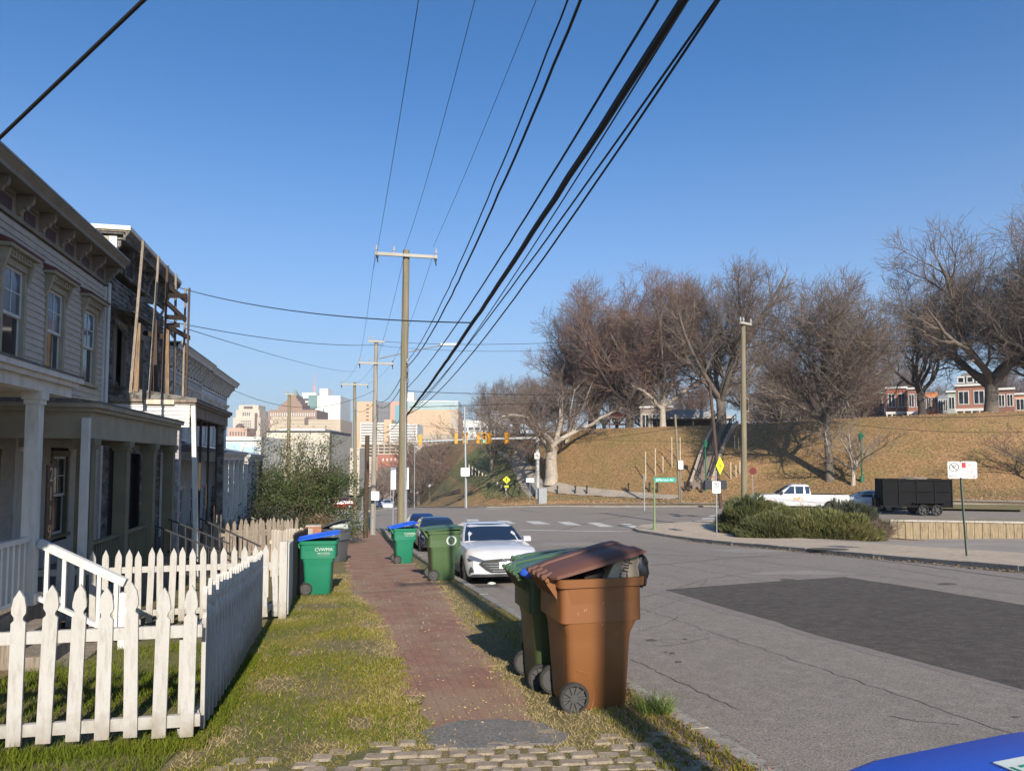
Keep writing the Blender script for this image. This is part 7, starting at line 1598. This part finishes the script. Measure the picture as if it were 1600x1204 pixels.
# ================================================================== near-ground detail
def walk_x(y):   # the brick walk's edges
    l = itp([5.5, 7.5, 10, 13.5, 15.5, 20, 30, 50], [.62, .62, .60, .45, .1, .15, 0, .3], y); r = itp([5.4, 6.2, 8.5, 12, 16, 30, 50], [1.45, 1.5, 1.55, 1.75, 2.0, 2.1, 2.2], y); return l, r
def blades(name, label, n, area, hh, ww, cols, seed, accept, lean=.5):
    """thousands of small blades as one mesh"""
    r2 = np.random.default_rng(seed); P = []
    while len(P) < n:
        X = r2.uniform(area[0], area[1], n); u = r2.random(n); Y = area[2] + (area[3] - area[2]) * u ** 1.5
        for x, y in zip(X, Y):
            if accept(x, y, r2.random()): P.append((x, y))
            if len(P) >= n: break
    P = np.array(P); Z = np.array([g(x, y) for x, y in P]); m = len(P); az = r2.uniform(0, 6.28, m); s_ = r2.uniform(.45, 1.25, m)
    b = np.stack([P[:, 0], P[:, 1], Z - .004], 1); side = np.stack([np.cos(az), np.sin(az), 0 * az], 1) * (ww * s_)[:, None]; ld = r2.uniform(0, 6.28, m)
    tip = np.stack([np.cos(ld) * lean * r2.uniform(.2, 1.3, m), np.sin(ld) * lean * r2.uniform(.2, 1.3, m), r2.uniform(.5, 1, m)], 1) * (hh * s_)[:, None]
    v = np.stack([b - side, b + side, b + tip * .6 + side * .6 , b + tip], 1).reshape(-1, 3); f = np.arange(m * 4).reshape(-1, 4)
    o = link(name, np_mesh(name, [v], [f], cols)); return tag(o, label, 'grass' if 'grass' in name else 'leaf litter', kind='stuff')
GRN = M('grass_green', (.085, .115, .009), (.125, .135, .014), (.045, .07, .006), rough=.95, sc1=1.4, sc2=30, spec=.1); STRAW = M('grass_straw', (.33, .25, .12), (.26, .20, .085), (.40, .32, .17), rough=.95, sc1=1.2, sc2=30, spec=.1); YGR = M('grass_yellow_green', (.18, .16, .016), (.23, .19, .03), (.115, .118, .012), rough=.95, sc1=1.3, sc2=30, spec=.1)
from mathutils import noise as mn
def patch(x, y, s_=1.0, o_=0): return mn.noise(Vector((x * s_, y * s_, o_)))
def left_ok(x, y):
    l, r = walk_x(y); lim = 5.32 + .12 * math.sin(x * 3.1) if x > -.55 else 4.3
    if y < lim: return False
    return x < l + .05 + .10 * patch(x, y, 3, 5) and x > -1.15
BARE = [(PG(*q).xy, r9) for q, r9 in (((430, 1068), .22), ((350, 1150), .16), ((500, 1185), .2), ((590, 935), .5), ((585, 975), .25), ((655, 1085), .18), ((530, 900), .7), ((620, 1020), .2), ((470, 1020), .14), ((560, 1130), .12), ((280, 1185), .18), ((180, 1195), .16))]
def bare(x, y):
    return max(math.exp(-((x - b.x) ** 2 + ((y - b.y) * .6) ** 2) / (r9 * r9)) for b, r9 in BARE)
def acc_green(x, y, q): return left_ok(x, y) and bare(x, y) < .35 + .3 * patch(x, y, 6) and q < .08 + 1.5 * patch(x, y, .9) + .38 + .8 * max(0, -.35 - x)
def acc_yel(x, y, q): return left_ok(x, y) and bare(x, y) < .5 + .3 * patch(x, y, 6) and q < .38 + 1.5 * patch(x, y, 1.0, 3)
def acc_straw(x, y, q):
    l, r = walk_x(y)
    if left_ok(x, y): return q < .10 + .8 * bare(x, y) + 1.6 * max(0, patch(x, y, 1.3, 9)) + .9 * max(0, 1 - abs(x - l) / .45)
    return x > r - .08 and x < 2.55 and y > 5.0 and q < .75
def acc_yard(x, y, q): return x < -1.15 and x > -4.2 and y < 10.2 and q < .6 + patch(x, y, .8, 2)
blades('cobble_grass', 'moss and weeds growing in the joints of the cobbled driveway', 5200, (-.8, 2.5, 4.2, 5.5), .022, .004, YGR, 31, lambda x, y, q: y < 5.6 and q < .3 + patch(x, y, 3, 2))
blades('green_grass', 'short green grass of the verge between picket fence and brick walk', 30000, (-1.15, .75, 4.3, 17), .045, .0035, GRN, 1, acc_green)
blades('yellow_grass', 'yellowish green grass mixed through the verge', 34000, (-1.15, .75, 4.3, 18), .035, .0032, YGR, 2, acc_yel)
blades('dry_grass', 'dry straw grass fringing both edges of the brick walk', 42000, (-1.1, 2.55, 4.6, 20), .038, .0032, STRAW, 3, acc_straw, 1.4)
blades('yard_grass', 'longer shaded grass growing in the yard behind the picket fence', 26000, (-4.2, -1.15, 4.9, 10.2), .10, .004, GRN, 4, acc_yard)
blades('fence_grass', 'tufted green grass along the foot of the picket fence', 6500, (-2.6, -.80, 4.4, 9.2), .06, .004, GRN, 5, lambda x, y, q: (abs(y - pc.y + .12 - .0 * x) < .16 and x < -.95) or (abs(x - (pc.x + (S2[0] - pc.x) * (y - pc.y) / (S2[1] - pc.y)) - .10) < .10 and y > pc.y))
tp = PG(1022, 1112); blades('tuft_grass', 'bright green grass tuft growing from the kerb right of the brown bin', 420, (tp.x - .14, tp.x + .12, tp.y - .16, tp.y + .2), .17, .005, M('tuft_green', (.14, .18, .035), (.09, .125, .025), rough=.6, sc1=20), 6, lambda x, y, q: (x - tp.x) ** 2 + (y - tp.y) ** 2 < .02, .8)
blades('kerb_grass', 'scrubby grass and weeds between the bins and the kerb', 7000, (2.0, 2.75, 4.2, 12), .055, .004, YGR, 7, lambda x, y, q: q < .5 and x < 2.58)
# fallen leaves and debris
def leaves(name, label, n, acc, area, size, mat, seed, zo=.012):
    r2 = np.random.default_rng(seed); P = []
    while len(P) < n:
        x, y = r2.uniform(area[0], area[1]), area[2] + (area[3] - area[2]) * r2.random() ** 1.4
        if acc(x, y, r2.random()): P.append((x, y, g(x, y) + (zo if x < 2.72 or x > 15 else ROAD + .008)))
    o = link(name, leaf_mesh(name, np.array(P), None, size, mat, 1.9, seed, 0, True)); return tag(o, label, 'leaf litter', kind='stuff')
LITT = M('fallen_leaf', (.20, .10, .055), (.30, .18, .10), (.13, .065, .04), rough=.85, sc1=18, sc2=50)
leaves('leaf_litter', 'brown fallen leaves and debris gathered along the near kerb', 3600, lambda x, y, q: 2.15 + .12 * patch(x, y, 3) < x < 2.95 and (x < 2.58 or q < .12), (2.0, 2.95, 2.6, 9), .032, LITT, 11)
leaves('grass_litter', 'dead leaves and straw bits strewn over the verge and cobbles', 2600, lambda x, y, q: q < .6, (-1.1, 2.5, 4.2, 14), .022, M('straw_bits', (.34, .25, .14), (.22, .14, .08), rough=.9, sc1=20), 12)
leaves('gutter_litter', 'dark leaf debris lying in the far gutter along the right pavement', 2600, lambda x, y, q: abs(x - 16.5) < .22 + .2 * patch(x, y, .3), (15.9, 16.75, 10, 34), .09, M('gutter_leaf', (.10, .075, .05), (.16, .12, .08), rough=.9, sc1=10), 13, ROAD + .01)
p = GD(768, 17.6); lt = crumple((0, 0, .02), .09, .06, .035, seed=2, amp=.4); tag(lt.build('litter', SIGN_W, None, (p.x, p.y, p.z + ROAD)), 'small white scrap of litter on the asphalt in front of the white sedan', 'litter')
p = GD(1290, 27); tag(MB().loft([[(p.x + .65 * r9 * math.cos(a), p.y + .8 * r9 * math.sin(a), g(p.x + .65 * r9 * math.cos(a), p.y + .8 * r9 * math.sin(a)) + .007 + z) for a in np.linspace(0, 2 * math.pi, 20, endpoint=False)] for r9, z in ((1, 0), (.9, .006))], True, True).build('drain_cover', M('drain_iron', (.07, .062, .055), rough=.8)), 'dark utility cover set in the right pavement', 'drain cover')
# mid-distance ground scatter on the hill
r2 = np.random.default_rng(21); P = []
while len(P) < 60000:
    X, Y = r2.uniform(20, 105), r2.uniform(18, 125); 
    d_ = min((X - 50) * .43 + (Y - 45.7) * .903, (X - 50) * .724 + (Y - 45.7) * .69)
    if 4 < d_ < 34: P.append((X, Y, g(X, Y) + .03))
tag(link('hill_leaves', leaf_mesh('hill_leaves', np.array(P), None, .125, M('hill_leaf', (.31, .18, .085), (.22, .13, .06), (.38, .26, .14), rough=.9, sc1=2, sc2=9), 1.6, 22, 1.0)), 'fallen brown leaves covering the park hillside', 'leaf litter', kind='stuff')
for o in [x for x in sc.objects if x.type == 'MESH' and x.name.startswith(('hedge', 'foliage'))]: pass

# stray straw and soil washed over the brick walk
leaves('path_litter', 'straw, grit and leaf bits scattered over the brick walk', 1100, lambda x, y, q: walk_x(y)[0] < x < walk_x(y)[1] and q < .25 + 1.4 * max(0, patch(x, y, 1.4, 4)) + .8 * max(0, 1 - min(x - walk_x(y)[0], walk_x(y)[1] - x) / .18), (0, 2.2, 5.3, 18), .024, STRAW, 15, .02)
blades('path_grass', 'low straw grass creeping onto the edges of the brick walk', 14000, (0, 2.2, 5.3, 18), .024, .003, STRAW, 16, lambda x, y, q: q < max(0, 1 - min(abs(x - walk_x(y)[0]), abs(walk_x(y)[1] - x)) / (.16 + .45 * max(0, patch(x, y, 1.6, 7)))), 1.5)
# ================================================================== air
hm = bpy.data.materials.new('thin_haze'); hm.use_nodes = True; hn = hm.node_tree; hn.nodes.remove(hn.nodes['Principled BSDF'])
pv = hn.nodes.new('ShaderNodeVolumePrincipled'); pv.inputs['Color'].default_value = (.80, .86, .96, 1); pv.inputs['Density'].default_value = .00028; pv.inputs['Anisotropy'].default_value = .2
hn.links.new(pv.outputs[0], hn.nodes['Material Output'].inputs['Volume'])
hz_ = MB().box(-5000, 5000, -5000, 6000, -16.5, 62).build('haze', hm); tag(hz_, 'thin pale winter haze over the whole street and the distant skyline', kind='stuff')
